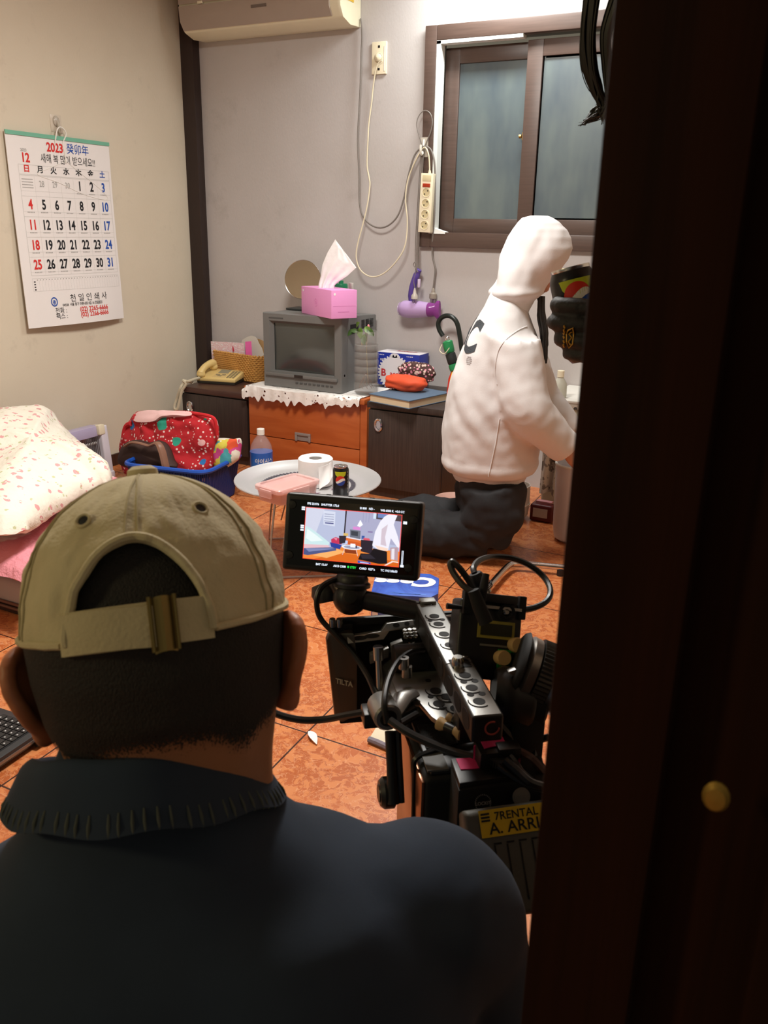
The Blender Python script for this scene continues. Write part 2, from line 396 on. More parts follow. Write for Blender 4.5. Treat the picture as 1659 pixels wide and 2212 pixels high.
# lace doily under the television: a sheet with eyelets that falls over the front edge
g = G('white_lace'); vv = g.voro(42, g.vadd(g.co(), g.noisecol(20), .02)); hole = g.math('LESS_THAN', vv, .2); cells = g.math('LESS_THAN', g.voro(150), .25)
band = g.step(g.noise(14, 2), .44, .5)
a = g.math('SUBTRACT', 1.0, g.math('MULTIPLY', hole, band))
g.set(Base_Color=lin('efece8'), Roughness=.85, Alpha=a); g.bump(g.noise(60, 3), .5, .004); m_lace = g.m
def doily(u, v):
    x = lerp(-2.585, -1.905, u); sc = .010*abs(math.sin(u*19+2*nz((u*9, 0, 0))))+.012*nz((u*31, 2, 0))+.004*math.sin(u*97)
    L = .40 + .030 + sc*1.6*(1 if v > .9 else 0) + .018*math.sin(u*3.1+.4); s = v*L
    yf = CF-.032; dd = (CB-.05)-yf
    wob = .003*math.sin(u*70+v*3)
    if s < dd-.0: y, z = CB-.05-s, DT+.003+.002*abs(math.sin(u*40))*(v)
    else: y, z = yf-.004+wob, DT+.003-(s-dd)
    lft = max(0, (.06-u)/.06)*.02
    return V(x, y, z-lft*(1 if u < .03 else .2))
tag(MB().grid(doily, 150, 40, .0012).build('doily', m_lace, loc=(-2.24, 3.6, DT)), 'white lace doily lying between the orange dresser and the television', 'doily')
# ------------------------------------------------------------------ television
m_tv = mat('grey_television_plastic', '6c6c6a', .45, var=.03, bump=.1, bs=400)
m_tvd = mat('dark_grey_television_plastic', '4c4c4b', .5, var=.03)
tx0, tx1, ty0, ty1, tz0, tz1 = -2.482, -2.032, 3.515, 3.885, DT+.006, .798
t = thing('television', 'old grey tube television on the lace doily', 'television', ((tx0+tx1)/2, (ty0+ty1)/2, tz0))
TW, TH = tx1-tx0, tz1-tz0
b = MB()
b.rings([[V(x0, y, z0), V(x1, y, z0), V(x1, y, z1), V(x0, y, z1)] for y, x0, x1, z0, z1 in
    ((ty0+.05, tx0+.004, tx1-.004, tz0, tz1-.003), (ty0+.22, tx0+.004, tx1-.004, tz0, tz1-.003), (ty1, tx0+.02, tx1-.012, tz0, tz1-.012))])
b.build('housing', m_tv, t, bevel=.006)
fx = lambda u: tx0+TW*u
fz = lambda v: tz1-TH*v
def bez(b, u0, u1, v0, v1, U0, U1, V0, V1, y0, y1):
    """a picture-frame ring whose inner edge lies deeper"""
    o = [V(fx(U0), y0, fz(V0)), V(fx(U1), y0, fz(V0)), V(fx(U1), y0, fz(V1)), V(fx(U0), y0, fz(V1))]
    i = [V(fx(u0), y1, fz(v0)), V(fx(u1), y1, fz(v0)), V(fx(u1), y1, fz(v1)), V(fx(u0), y1, fz(v1))]
    b.add(o+i, [(k, (k+1) % 4, 4+(k+1) % 4, 4+k) for k in range(4)])
b = MB()
o = [(0, 0), (1, 0), (1, 1), (0, 1)]
b.rings([[V(fx(u), y, fz(v)) for u, v in o] for y in (ty0+.052, ty0+.006)], caps=False)
b.rings([[V(fx(lerp(.5, u, .985)), ty0, fz(lerp(.5, v, .985))) for u, v in o], [V(fx(u), ty0+.006, fz(v)) for u, v in o]], caps=False)
bez(b, .085, .915, .10, .785, .0075, .9925, .0075, .9925, ty0, ty0)
bez(b, .12, .88, .135, .775, .085, .915, .10, .785, ty0, ty0+.022)
b.build('bezel', m_tv, t)
b = MB(); b.box((fx(.04), ty0-.012, fz(.845)), (fx(.955), ty0, fz(.80))); b.build('ledge', m_tv, t, bevel=.004)
def crt(u, v):
    bul = .012*(1-(2*u-1)**2)*(1-(2*v-1)**2)
    return V(fx(lerp(.115, .885, u)), ty0+.026-bul, fz(lerp(.78, .13, v)))
g = G('picture_tube_glass'); g.set(Base_Color=lin('3d403e'), Roughness=.13); g.b.inputs['Specular IOR Level'].default_value = .8
MB().grid(crt, 16, 12, .004).build('screen', g.m, t)
b = MB(); b.box((fx(.42), ty0-.0135, fz(.84)), (fx(.53), ty0-.004, fz(.802))); b.build('sensor_window', mat('smoked_plastic', '241f1c', .2, var=0), t)
for k in range(9):
    u = .42+.055*k
    MB().box((fx(u), ty0-.003, fz(.925)), (fx(u+.035), ty0+.002, fz(.905))).build('button', m_tvd, t, bevel=.0008)
b = MB(); b.text('TELEVISION', .0, lambda x, y: (x, 0, y)) if False else None
b.box((fx(.085), ty0-.0006, fz(.075)), (fx(.27), ty0+.001, fz(.055))); b.build('logo_plate', m_tvd, t)
b = MB()
for k in range(3):
    for r in range(7):
        y = ty0+.20+.045*k; z = tz1-.028-.006*r
        b.box((tx1-.005, y, z-.002), (tx1-.0025, y+.032, z+.0015))
b.build('vent', mat('vent_black', '1c1c1c', .7, var=0), t)
b = MB(); b.box((tx1-.006, ty0+.09, tz1-.085), (tx1-.003, ty0+.17, tz1-.04)); b.build('socket_panel', mat('vent_black', '1c1c1c'), t)
b = MB(); b.lathe([(0, 0), (.006, 0), (.006, .004), (0, .004)], (tx1-.004, ty0+.03, tz0+.085), 12, ry(90)); b.build('headphone_socket', m_chrome, t)
TZ = tz1-.002
# tissue box, hanging over the front edge of the television
Nn, Ll, Rr = P(711, 690.8, Z=TZ), P(646.8, 677.5, Z=TZ), P(762.7, 684.4, Z=TZ)
e1 = (Ll-Nn); L1 = e1.length; e1.normalize(); e2 = V(-e1.y, e1.x, 0)
if e2.y < 0: e2 = -e2
e2 = (Rr-Nn).normalized()*.35+e2*.65; e2 = (e2-e1*e2.dot(e1)).normalized(); L2 = .135
Nn = Nn+V(0.0, .02, .002)
t = thing('tissue_box', 'pink tissue box with a tissue pulled up, on top of the television', 'tissue box', Nn+e1*L1/2+e2*L2/2)
bp = lambda a, c, z: Nn+e1*(L1*a)+e2*(L2*c)+V(0, 0, z)
HB = .128
m_pink = mat('pink_cardboard', 'e79ad0', .5, var=.02); m_pink2 = mat('dark_pink_print', 'cf7db6', .55, var=0)
b = MB(); b.rings([[bp(0, 0, z), bp(1, 0, z), bp(1, 1, z), bp(0, 1, z)] for z in (0, HB)]); b.build('carton', m_pink, t, bevel=.002)
b = MB(); off = -.0006
for aa, cc, zz in ((.5, None, .055), (.5, None, .068)):
    p = lambda x, y: bp(aa, 0, zz)+e1*(-x)+e2*off+V(0, 0, y)
    b.tube([p(.012*math.cos(q), .012*math.sin(q)) for q in [k*math.pi/8 for k in range(16)]], .0006, 4, True)
b.add([bp(0, .06, .055)-e1*.0006, bp(0, .96, .055)-e1*.0006, bp(0, .96, .0562)-e1*.0006, bp(0, .06, .0562)-e1*.0006], [(0, 1, 2, 3)])
b.add([bp(0, .25, .028)-e1*.0006, bp(0, .7, .028)-e1*.0006, bp(0, .7, .031)-e1*.0006, bp(0, .25, .031)-e1*.0006], [(0, 1, 2, 3)])
b.build('print', m_pink2, t)
b = MB()
for a_, dirv, o_ in ((.13, e2, -e1*.0007), (.93, -e1, -e2*.0007)):
    c0 = bp(0, a_, HB-.018)+o_ if dirv is e2 else bp(a_, 0, HB-.018)+o_
    b.add([c0]+[c0+dirv*.006*math.cos(q)+V(0, 0, .006*math.sin(q)) for q in [k*math.pi/6 for k in range(12)]], [(0, 1+k, 1+(k+1) % 12) for k in range(12)])
b.build('seal_dot', m_paper, t)
g = G('tissue_paper'); g.set(Base_Color=lin('f4f1f2'), Roughness=.9); g.b.inputs['Subsurface Weight'].default_value = .0
g.bump(g.noise(50, 4), .4, .004); m_tis = g.m
apex = P(724, 517, Y=(bp(.4, .5, 0)).y); rgt = P(769, 578, Y=bp(.35, .6, 0).y); low = P(718, 615, Y=bp(.5, .5, 0).y); lft = P(690, 612, Y=bp(.6, .5, 0).y)
def tis_old(u, v):
    bot = lerp(bp(.62, .5, HB-.01), bp(.12, .5, HB-.01), u)
    top = lerp(lerp(lft, apex, min(1, v*1.0)), lerp(low, rgt, v), u)
    if u < .5: e = lerp(lerp(bp(.62, .5, HB), apex, v), lerp(lerp(bp(.62, .5, HB), bp(.25, .5, HB), .55), apex*.55+rgt*.45, v), u*2)
    else: e = lerp(lerp(lerp(bp(.62, .5, HB), bp(.25, .5, HB), .55), apex*.55+rgt*.45, v), lerp(bp(.25, .5, HB), rgt, v), u*2-1)
    f = .014*math.sin(u*17)*(1-.6*v)+.008*math.sin(u*9+v*5)
    return e + V(.3, -1, 0).normalized()*f
yt = bp(.4, .5, 0).y
def tis(u, v):
    eL = [P(688, 616, Y=yt), P(693, 596, Y=yt), P(697, 572, Y=yt), P(708, 545, Y=yt), P(724, 517, Y=yt)]
    eR = [P(721, 618, Y=yt), P(728, 611, Y=yt), P(750, 596, Y=yt), P(769, 578, Y=yt), P(742, 541, Y=yt)]
    def at_(e, q):
        k = min(3, int(q*4)); return lerp(e[k], e[k+1], q*4-k)
    if v > .999: return lerp(at_(eL, 1), at_(eR, 1), u)
    p = lerp(at_(eL, v), at_(eR, v), u)
    f = .016*(1-abs(2*u-.75))*(1-.5*v)+.004*math.sin(u*22)*(1-v)+.006*nz(p, 18)
    return p+V(.3, -1, 0).normalized()*f-(V(0, 0, .012) if v < .02 else V(0, 0, 0))
MB().grid(tis, 40, 28, .0007).build('tissue', m_tis, t, label='white tissue standing up out of the box', ang=80)
# round mirror on a dark foot
mc = P(654, 604, Y=3.76); mr = .094
t = thing('mirror', 'round frameless standing mirror behind the tissue box', 'mirror', (mc.x, mc.y, TZ))
Rm = rz(14) @ rx(90-9)
MB().lathe([(0, -.003), (mr, -.003), (mr+.001, 0), (mr, .003), (0, .003)], mc, 48, Rm).build('glass', mat('mirror_silver', 'c9c2b4', .03, 1.0, var=0), t)
b = MB(); b.tube([mc+Rm @ V(mr*1.012*math.cos(a), mr*1.012*math.sin(a), 0) for a in [k*math.pi/24 for k in range(48)]], .0022, 6, True); b.build('rim', m_chrome, t)
b = MB(); b.box((mc.x-.07, mc.y-.055, TZ), (mc.x+.07, mc.y+.055, TZ+.011)); b.box((mc.x-.012, mc.y+.02, TZ+.01), (mc.x+.012, mc.y+.035, mc.z-mr*.3)); b.build('foot', mat('dark_stand', '2c2f2e', .4), t, bevel=.004)
# green bottle and small white bottle behind the tissue box
p = P(737, 612, Y=3.83)
t = thing('bottle', 'green bottle half hidden behind the tissue box', 'bottle', (p.x, p.y, TZ))
b = MB(); b.lathe([(0, 0), (.03, 0), (.033, .004), (.033, .125), (.03, .135), (0, .135)], (p.x, p.y, TZ), 24); b.build('body', mat('green_plastic', '1f7a55', .35, var=.03), t)
b = MB(); b.lathe([(.012, .135), (.012, .15), (.0, .15)], (p.x, p.y, TZ), 16); b.build('cap', mat('green_plastic', '1f7a55'), t)
b = MB(); b.text('ALOE', .0, lambda x, y: (x, 0, y)) if False else None
b.box((p.x-.02, p.y-.0335, TZ+.10), (p.x+.02, p.y-.032, TZ+.104)); b.box((p.x-.02, p.y-.0335, TZ+.108), (p.x+.02, p.y-.032, TZ+.111)); b.build('print', mat('pale_green_print', '7fc0a0', .6, var=0), t)
p = P(758.5, 640, Y=3.70)
t = thing('bottle', 'small white capped bottle at the right end of the tissue box', 'bottle', (p.x, p.y, TZ))
MB().lathe([(0, 0), (.014, 0), (.015, .003), (.015, .115), (.011, .122), (0, .122)], (p.x, p.y, TZ), 18).build('body', mat('pale_bottle', 'ded9d2', .3, var=0), t)
MB().lathe([(.011, .122), (.0115, .124), (.0115, .15), (0, .151)], (p.x, p.y, TZ), 18).build('cap', m_white, t)
# ------------------------------------------------------------------ plastic bottle with a cutting in water
vb = V(-1.935, 3.585, DT+.007); VS = .0595
t = thing('vase', 'cut clear plastic bottle with a leafy cutting, beside the television', 'vase', vb)
prof = [(0, .004), (.8, .0), (1, .012), (1.02, .05), (.93, .06)]
z = .075
while z < .22: prof += [(1.0, z), (1.0, z+.02), (.93, z+.0265)]; z += .034
prof += [(.98, .235), (.97, .30)]
pr_ = [(r*VS, z) for r, z in prof]
m_pet = mat('clear_bottle_plastic', 'd9d6d2', .06, var=0, alpha=.10)
b = MB(); b.lathe(pr_+[(r-.0012, z) for r, z in reversed(pr_[1:])]+[(0, .006)], vb, 40); b.build('bottle', m_pet, t)
g = G('murky_water'); g.set(Base_Color=lin('6d655c'), Roughness=.1, Alpha=.22)
MB().lathe([(0, .008), (.9*VS, .010), (.93*VS, .09), (.9*VS, .10), (.93*VS, .235), (0, .236)], vb, 32).build('water', g.m, t)
m_leaf = mat('green_leaf', '5d7f36', .4, var=.2, vs=60); m_leaf2 = mat('dark_green_leaf', '3d5a2a', .4, var=.2, vs=60); m_stem = mat('stem', '9a8a66', .6)
top = P(781, 742, Y=3.585)
MB().tube(spline([vb+V(.01, 0, .05), vb+V(0, 0, .2), vb+V(.0, 0, .30), top+V(.004, 0, -.01), top+V(0, 0, .02)]), .0025, 7).build('stem', m_stem, t)
b = MB()
for k in range(9):
    a = k*.7; b.tube(spline([vb+V(.0, 0, .10), vb+V(.025*math.cos(a), .025*math.sin(a), .06), vb+V(.035*math.cos(a+.5), .035*math.sin(a+.5), .03)], 5), .0012, 5)
b.build('roots', mat('roots', '6e4a35', .7), t)
def leaf(c, d, n_, L, W, m):
    d = d.normalized(); s = d.cross(n_).normalized(); n_ = s.cross(d)
    def fn(u, v):
        x = 2*u-1; wd = W*math.sin(math.pi*min(1, v*.92+.06))**.8*(1-.25*v)
        return c+d*(L*v)+s*(x*wd)+n_*(.22*L*(-v*v)+.25*wd*abs(x))
    MB().grid(fn, 6, 10, .0008).build('leaf', m, t, ang=80)
for px, py, dx, dz, L, m in ((773, 716, -1, .2, .035, m_leaf2), (764, 712, -.6, -.6, .04, m_leaf2), (778, 708, .1, -.9, .05, m_leaf), (789, 706, .6, -.5, .045, m_leaf), (794, 710, .9, -.7, .045, m_leaf2), (785, 728, .3, -.7, .04, m_leaf2), (790, 722, -.2, -.5, .05, m_leaf), (770, 705, .3, .3, .04, m_leaf)):
    c = P(px, py, Y=3.585+random.uniform(-.03, .02)); leaf(c, V(dx, random.uniform(-.5, .1), dz), V(0, -1, .5), L, L*.36, m)
MB().ell(P(796, 706, Y=3.57), (.006, .006, .012)).build('bud', mat('pink_bud', 'd98a90', .5), t)
# ------------------------------------------------------------------ blue drink carton
bx0, bx1, by0, by1, bz0, bz1 = -1.985, -1.752, 3.79, 3.90, .4515, .614
t = thing('drink_carton', 'blue tonic drink carton with a white top, against the back wall', 'carton', ((bx0+bx1)/2, by0, bz0))
m_cb = mat('blue_carton', '22349b', .4, var=.03); m_cw = mat('white_carton_print', 'e8e4e8', .5, var=0); m_cr = mat('red_carton_print', 'c8323a', .5, var=0)
MB().box((bx0, by0, bz0), (bx1, by1, bz1)).build('carton', m_cb, t, bevel=.0015)
bw, bh = bx1-bx0, bz1-bz0
cx_, cz_ = bx0+bw*.42, bz0+bh*.40
b = MB()
def disc(b, x, z, r0, n, y, teeth=0, r1=None, sx=1):
    pts = []
    for k in range(n):
        r = r0 if not teeth else (r0 if (k*teeth*2//n) % 2 else r1)
        pts.append((x+r*sx*math.cos(2*math.pi*k/n), z+r*math.sin(2*math.pi*k/n)))
    b.prism(pts, lambda u, v: (u, y, v), lambda u, v: (u, y+.0006, v))
disc(b, cx_, cz_, .088, 264, by0-.0007, 33, .080, 1.05)
b.text('REFRESHING TONIC', .013, lambda x, y: (bx0+bw*.33+x, by0-.0008, bz1-.036+y), .02)
b.box((bx0, by0-.0003, bz1+.0002), (bx1, by1, bz1+.001))
b.build('emblem', m_cw, t)
b = MB(); b.text('B', .05, lambda x, y: (bx0+bw*.16+x, by0-.0012, cz_-.004+y), .03); b.text('acchus', .036, lambda x, y: (bx0+bw*.52+x, by0-.0012, cz_-.006+y), .02)
b.text('Bacchus-F', .026, lambda x, y: (bx0+bw*.55+x, by0+.075+y*1.5, bz1+.0018), .03)
b.build('lettering', m_cr, t)
b = MB(); disc(b, bx0+bw*.42, bz1-.012, .011, 32, by0-.0007, 0, 0, 2.2)
[b.box((bx0+bw*u, by0-.0008, bz1-.014), (bx0+bw*u+.006, by0-.0002, bz1-.010)) for u in (.06, .10, .14, .70, .74, .78, .82)]
b.build('small_print', m_cw, t)
# ------------------------------------------------------------------ book, pouches
BT = .4505; bz = BT+.038
A, B_, C_ = P(797, 850, Z=bz), P(884, 866, Z=bz), P(940, 834, Z=bz)
ex = (B_-A).normalized(); ey = (C_-B_); ey = (ey-ex*ey.dot(ex)).normalized(); LW, LD = (B_-A).length, .30
bk = lambda u, v, z: A+ex*u+ey*v+V(0, 0, z-bz)
t = thing('book', 'thick hardcover book with a faded blue cover, under the orange pouch', 'book', bk(LW/2, LD/2, BT))
b = MB()
for z0, z1 in ((BT+.001, BT+.004), (bz-.004, bz)): b.rings([[bk(0, 0, z), bk(LW, 0, z), bk(LW, LD, z), bk(0, LD, z)] for z in (z0, z1)])
b.rings([[bk(0, LD-.003, z), bk(LW, LD-.003, z), bk(LW, LD, z), bk(0, LD, z)] for z in (BT+.001, bz)])
b.build('cover', mat('faded_blue_cloth', '55697f', .7, var=.06, bump=.2, bs=300), t, bevel=.0008)
g = G('book_pages'); g.set(Base_Color=g.ramp(g.noise(3, 4, .6, g.map((2, 2, 500))), (.3, lin('c3ad8d')), (.7, lin('dccaab'))), Roughness=.8)
MB().rings([[bk(.004, .005, z), bk(LW-.004, .005, z), bk(LW-.004, LD-.004, z), bk(.004, LD-.004, z)] for z in (BT+.004, bz-.004)]).build('pages', g.m, t)
pc = P(876, 826, Z=bz+.037)
def pouch(name, label, c, r, m, ang):
    b = MB(); R = rz(ang)
    def fn(u, v):
        a = 2*math.pi*u; e = math.pi*(v-.5)
        x = r[0]*math.copysign(abs(math.cos(a))**.7, math.cos(a))*math.cos(e)**.55; y = r[1]*math.copysign(abs(math.sin(a))**.8, math.sin(a))*math.cos(e)**.7; z = r[2]*math.copysign(abs(math.sin(e))**.8, math.sin(e))
        p = V(x, y, z); wr = .0045*math.sin(x*18+z*160+3*nz(p, 20))+.006*nz(p, 22)
        return c+R @ (p*(1+wr/max(.02, p.length)))
    b.grid(fn, 56, 26)
    return b, R
b, R = pouch('', '', pc, (.103, .055, .036), None, -4)
m_or = mat('orange_red_cloth', 'd8512c', .7, var=.05, bump=.3, bs=90)
tag(b.build('pouch', m_or, loc=pc-V(0, 0, .037), ang=70), 'orange-red gathered cloth pouch on the blue book', 'pouch')
g = G('flowered_cloth'); v = g.voro(70, out='Color'); d = g.voro(70); s = g.sep(v)
c = g.mix(g.math('LESS_THAN', d, .42), lin('4a2c28'), g.mix(g.step(s[0], .45, .5), lin('dd8ca2'), lin('e6c9bd')))
g.set(Base_Color=c, Roughness=.75)
pc2 = P(897, 818, Z=bz+.04)+ey*.062; pc2 = P(899, 816, Y=3.735); pc2.z = bz+.049
b, R = pouch('', '', pc2, (.095, .034, .048), None, 4)
tag(b.build('pouch', g.m, loc=pc2-V(0, 0, .05), ang=70), 'brown pouch with pink flowers behind the orange-red pouch', 'pouch')
# ------------------------------------------------------------------ telephone
pz = .386
A, B_, C_ = P(432, 828, Z=pz), P(508, 833, Z=pz), P(538, 809, Z=pz)
ex = (B_-A).normalized(); ey = V(-ex.y, ex.x, 0); tw, td = .225, .145
A = B_-ex*tw
q = lambda u, v, z: A+ex*(u*tw)+ey*(v*td)+V(0, 0, z)
t = thing('telephone', 'cream corded desk telephone on the corner cabinet', 'telephone', q(.5, .5, 0))
hz = lambda v: .030+.030*v
m_tel = mat('yellowed_plastic', 'd9bd7c', .4, var=.03); m_teld = mat('dark_phone_base', '38342c', .5)
b = MB(); b.rings([[q(.03, .03, 0), q(.97, .03, 0), q(.97, .97, 0), q(.03, .97, 0)], [q(.01, .01, .018), q(.99, .01, .018), q(.99, .99, .03), q(.01, .99, .03)]]); b.build('base', m_teld, t, bevel=.002)
b = MB(); b.rings([[q(0, 0, .014), q(1, 0, .014), q(1, 1, .026), q(0, 1, .026)], [q(0, 0, hz(0)), q(1, 0, hz(0)), q(1, 1, hz(1)), q(0, 1, hz(1))]]); b.build('case', m_tel, t, bevel=.005)
face = lambda u, v, h=.001: q(u, v, hz(v)+h)
def patch(b, u0, u1, v0, v1, h=.0012):
    b.rings([[face(u0, v0, k), face(u1, v0, k), face(u1, v1, k), face(u0, v1, k)] for k in (.0, h)])
b = MB(); patch(b, .40, .66, .58, .93); b.build('display', mat('phone_display', '8d8a76', .3, var=.05), t, label='grey display')
b = MB(); patch(b, .36, .69, .16, .56, .0008); b.build('key_panel', mat('phone_panel', 'cdb27a', .45, var=0), t)
m_key = mat('phone_key', '8e8162', .5, var=0)
for i in range(3):
    for j in range(8):
        b = MB(); patch(b, .73+.075*i, .73+.075*i+.05, .14+.088*j, .14+.088*j+.045, .003); b.build('key', m_key, t)
for u, v in ((.45, .38), (.60, .40), (.52, .30)):
    b = MB(); patch(b, u-.045, u+.045, v-.05, v+.05, .003); b.build('button', m_key, t, bevel=.001)
b = MB(); hs = [q(.10, .05, hz(.05)+.018), q(.11, .12, hz(.1)+.030), q(.135, .3, hz(.3)+.042), q(.165, .6, hz(.6)+.044), q(.19, .86, hz(.86)+.036), q(.2, .95, hz(.95)+.024)]
b.tube(spline(hs, 5), [.017, .02, .021, .021, .020, .019, .0185, .018, .018, .018, .018, .018, .018, .018, .0185, .019, .02, .021, .022, .022, .022, .021, .020, .018, .017, .015][:len(spline(hs, 5))], 14)
b.ell(q(.10, .09, hz(.1)+.014), (.024, .024, .02)); b.ell(q(.195, .88, hz(.9)+.016), (.024, .024, .02))
h = b.build('handset', m_tel, t); remesh(h, .0035, 3)
p0 = q(.08, .02, .03); P_ = lambda x, y, Y: P(x, y, Y=Y)
path = spline([p0, P_(412, 822, 3.50), P_(398, 828, 3.50), P_(390, 838, 3.48), P_(382, 862, 3.48), P_(377, 880, 3.47), P_(383, 884, 3.47), P_(388, 866, 3.475), P_(393, 845, 3.48), P_(402, 829, 3.49), P_(396, 822, 3.50), P_(404, 824, 3.52), P_(416, 826, 3.52)], 26)
co_ = []
L_ = 0
for i in range(len(path)-1):
    tt = (path[i+1]-path[i]).normalized(); a = tt.cross(V(.3, .9, .2)).normalized(); c = tt.cross(a)
    for k in range(6):
        ph = (i*6+k)*2*math.pi/7; co_.append(lerp(path[i], path[i+1], k/6)+(a*math.cos(ph)+c*math.sin(ph))*.0062)
MB().tube(co_, .0020, 5).build('cord', mat('coiled_cord', 'c9c0a8', .45, var=0), t)
# ------------------------------------------------------------------ wicker basket with letters
kz = .387
A = P(541, 819, Z=kz); A = V(-2.80, 3.745, kz)
Bl, Br = P(456, 764, Y=3.87), P(571, 768, Y=3.86)
f0 = P(545, 772, Y=3.745)
BHt = f0.z-kz
lft_ = V(Bl.x+.01, 3.80, kz); 
cs = [V(f0.x, 3.745, 0), V(Br.x-.005, 3.83, 0), V(Br.x-.03, 3.905, 0), V(-3.09, 3.905, 0), V(-3.10, 3.81, 0)]
cs = [V(f0.x, 3.765, 0), V(f0.x+.085, 3.81, 0), V(f0.x+.055, 3.90, 0), V(-3.02, 3.905, 0), V(-3.03, 3.815, 0)]
m_wick = mat('woven_rattan', 'c9954f', .5, var=.18, vs=40); 
t = thing('basket', 'honey-coloured woven wicker basket of letters behind the telephone', 'basket', (cs[0].x-.1, 3.83, kz))
def outline(k, h):
    c = sum(cs, V(0, 0, 0))/5; taper = .86+.14*h
    loop = []
    for i in range(5):
        a, b2 = cs[i], cs[(i+1) % 5]
        n_ = max(3, int((b2-a).length/.011))
        for j in range(n_):
            p = lerp(a, b2, j/n_); loop.append(c+(p-c)*taper)
    return loop
lp = outline(0, 1); N = len(lp); rows = 13
b = MB()
for r in range(rows):
    h = (r+.5)/rows; o_ = outline(0, h); c = sum(cs, V(0, 0, 0))/5
    pts = []
    for i in range(N):
        for s_ in (0, .5):
            p = lerp(o_[i], o_[(i+1) % N], s_); d = (p-c).normalized(); w_ = .0035*(1 if (i+r) % 2 else -1)*(1 if s_ == 0 else 0)
            pts.append(V(p.x, p.y, kz+.004+h*(BHt-.008))+d*w_)
    b.tube(pts, BHt/rows*.56, 6, True)
b.build('weave', m_wick, t)
b = MB()
for i in range(0, N):
    b.tube([V(outline(0, 0)[i].x, outline(0, 0)[i].y, kz+.001), V(lp[i].x, lp[i].y, kz+BHt-.003)], .0028, 5)
b.prism([(p.x, p.y) for p in outline(0, 0)], lambda u, v: (u, v, kz+.001), lambda u, v: (u, v, kz+.006))
b.build('stakes', m_wick, t)
b = MB(); rim = []
c = sum(cs, V(0, 0, 0))/5
for i in range(N*2):
    p = lerp(lp[i//2], lp[(i//2+1) % N], (i % 2)*.5); ph = i*1.9
    rim.append(V(p.x, p.y, kz+BHt)+V(0, 0, .004*math.sin(ph))+(p-c).normalized()*.004*math.cos(ph))
b.tube(rim, .0055, 6, True); b.build('rim', m_wick, t)
g = G('pink_printed_letter'); s = g.noise(45, 2, .4, g.map((1, 1, 2.4))); g.set(Base_Color=g.ramp(s, (.35, lin('e8d4d6')), (.5, lin('dcb3ba')), (.62, lin('e9e2e4'))), Roughness=.35); m_let = g.m
def card(name, label, cat, pts, thick, m, loc=None):
    b = MB(); n_ = (pts[1]-pts[0]).cross(pts[2]-pts[0]).normalized()*thick
    b.rings([[p for p in pts], [p+n_ for p in pts]]); return tag(b.build(name, m, loc=loc or sum(pts, V(0, 0, 0))/len(pts)), label, cat)
Yl = 3.83
pts = [P(460, 800, Y=Yl), P(532, 800, Y=Yl), P(527, 741, Y=Yl+.01), P(456, 737, Y=Yl+.02)]
e_ = card('envelope', 'clear-sleeved pinkish letter sticking up from the wicker basket', 'envelope', pts, .003, m_let)
e1v = (pts[1]-pts[0]).normalized(); 
b = MB(); b.rings([[P(503, 748, Y=Yl)+V(0, k, 0), P(505, 748, Y=Yl)+V(0, k, 0), P(507, 759, Y=Yl)+V(0, k, 0), P(504, 759, Y=Yl)+V(0, k, 0)] for k in (-.006, -.004)]); b.build('print', mat('dark_red_print', 'c0324a', .6, var=0), e_)
b = MB(); b.rings([[P(475, 759, Y=Yl)+V(0, k, 0), P(512, 762, Y=Yl)+V(0, k, 0), P(512, 770, Y=Yl)+V(0, k, 0), P(475, 770, Y=Yl)+V(0, k, 0)] for k in (-.006, -.004)]); b.build('address_window', mat('lilac_print', 'b3a7c6', .5, var=.05), e_)
card('card', 'bright pink slip of paper in the wicker basket', 'card', [P(532, 800, Y=3.82), P(546, 800, Y=3.82), P(543, 737, Y=3.83), P(530, 738, Y=3.83)], .002, mat('hot_pink_paper', 'e667ae', .6, var=.03))
fan = [P(532, 790, Y=3.85), P(566, 785, Y=3.86)]+[P(x, y, Y=3.87) for x, y in ((570, 765), (566, 752), (560, 742), (556, 733), (551, 727), (543, 725), (534, 728), (524, 734), (522, 740))]
card('hand_fan', 'pale grey paper fan standing at the back of the wicker basket', 'fan', fan, .002, mat('pale_grey_card', 'c4bfb3', .6, var=.02))
card('card', 'tan cardboard piece leaning in the basket next to the television', 'card', [P(560, 785, Y=3.885), P(585, 785, Y=3.885), P(580, 742, Y=3.89), P(562, 733, Y=3.89), P(554, 731, Y=3.89)], .002, mat('tan_card', 'ae8a5e', .7, var=.05))
# ------------------------------------------------------------------ wall calendar
CW_, CH_ = .592, .812
def calp(u, v, off=.0):
    """sheet of the calendar: u 0..1 across (towards the corner), v 0..1 down; it bows off the wall at the foot"""
    y = lerp(2.698, 3.29, u); z = 1.557-CH_*v
    bow = .013+.030*max(0, v-.3)**1.5*(1-.4*u)+.016*math.sin(math.pi*u)*v*v + .004*math.sin(u*5+v*4)*v
    return V(LX+bow+off, y, z+.012*v*math.sin(math.pi*u)*0)
cal = thing('wall_calendar', 'large white date calendar sheet hanging on the beige left wall', 'calendar', (LX+.02, 2.99, 1.16))
MB().grid(lambda u, v: calp(u, v), 24, 30, .003).build('sheet', mat('calendar_paper', 'e4dfdc', .6, var=.01), cal)
MB().grid(lambda u, v: calp(u, v*.02-.006, .0015), 10, 2, .006).build('binding_strip', mat('green_binding', '6fae94', .5, var=.02), cal, label='green binding strip along the top')
kb, kr, kl, kg = MB(), MB(), MB(), MB()
def ct(b, s, u, v, h, bold=.0, sx=1.0, al='CENTER'):
    b.text(s, h/.72, lambda x, y: calp(u+x/CW_, v-y/CH_, .0042), bold, al, sx)
ct(kr, '2023', .44, .058, .037, .03, .92); ct(kl, '癸卯年', .665, .057, .034, .004, .95)
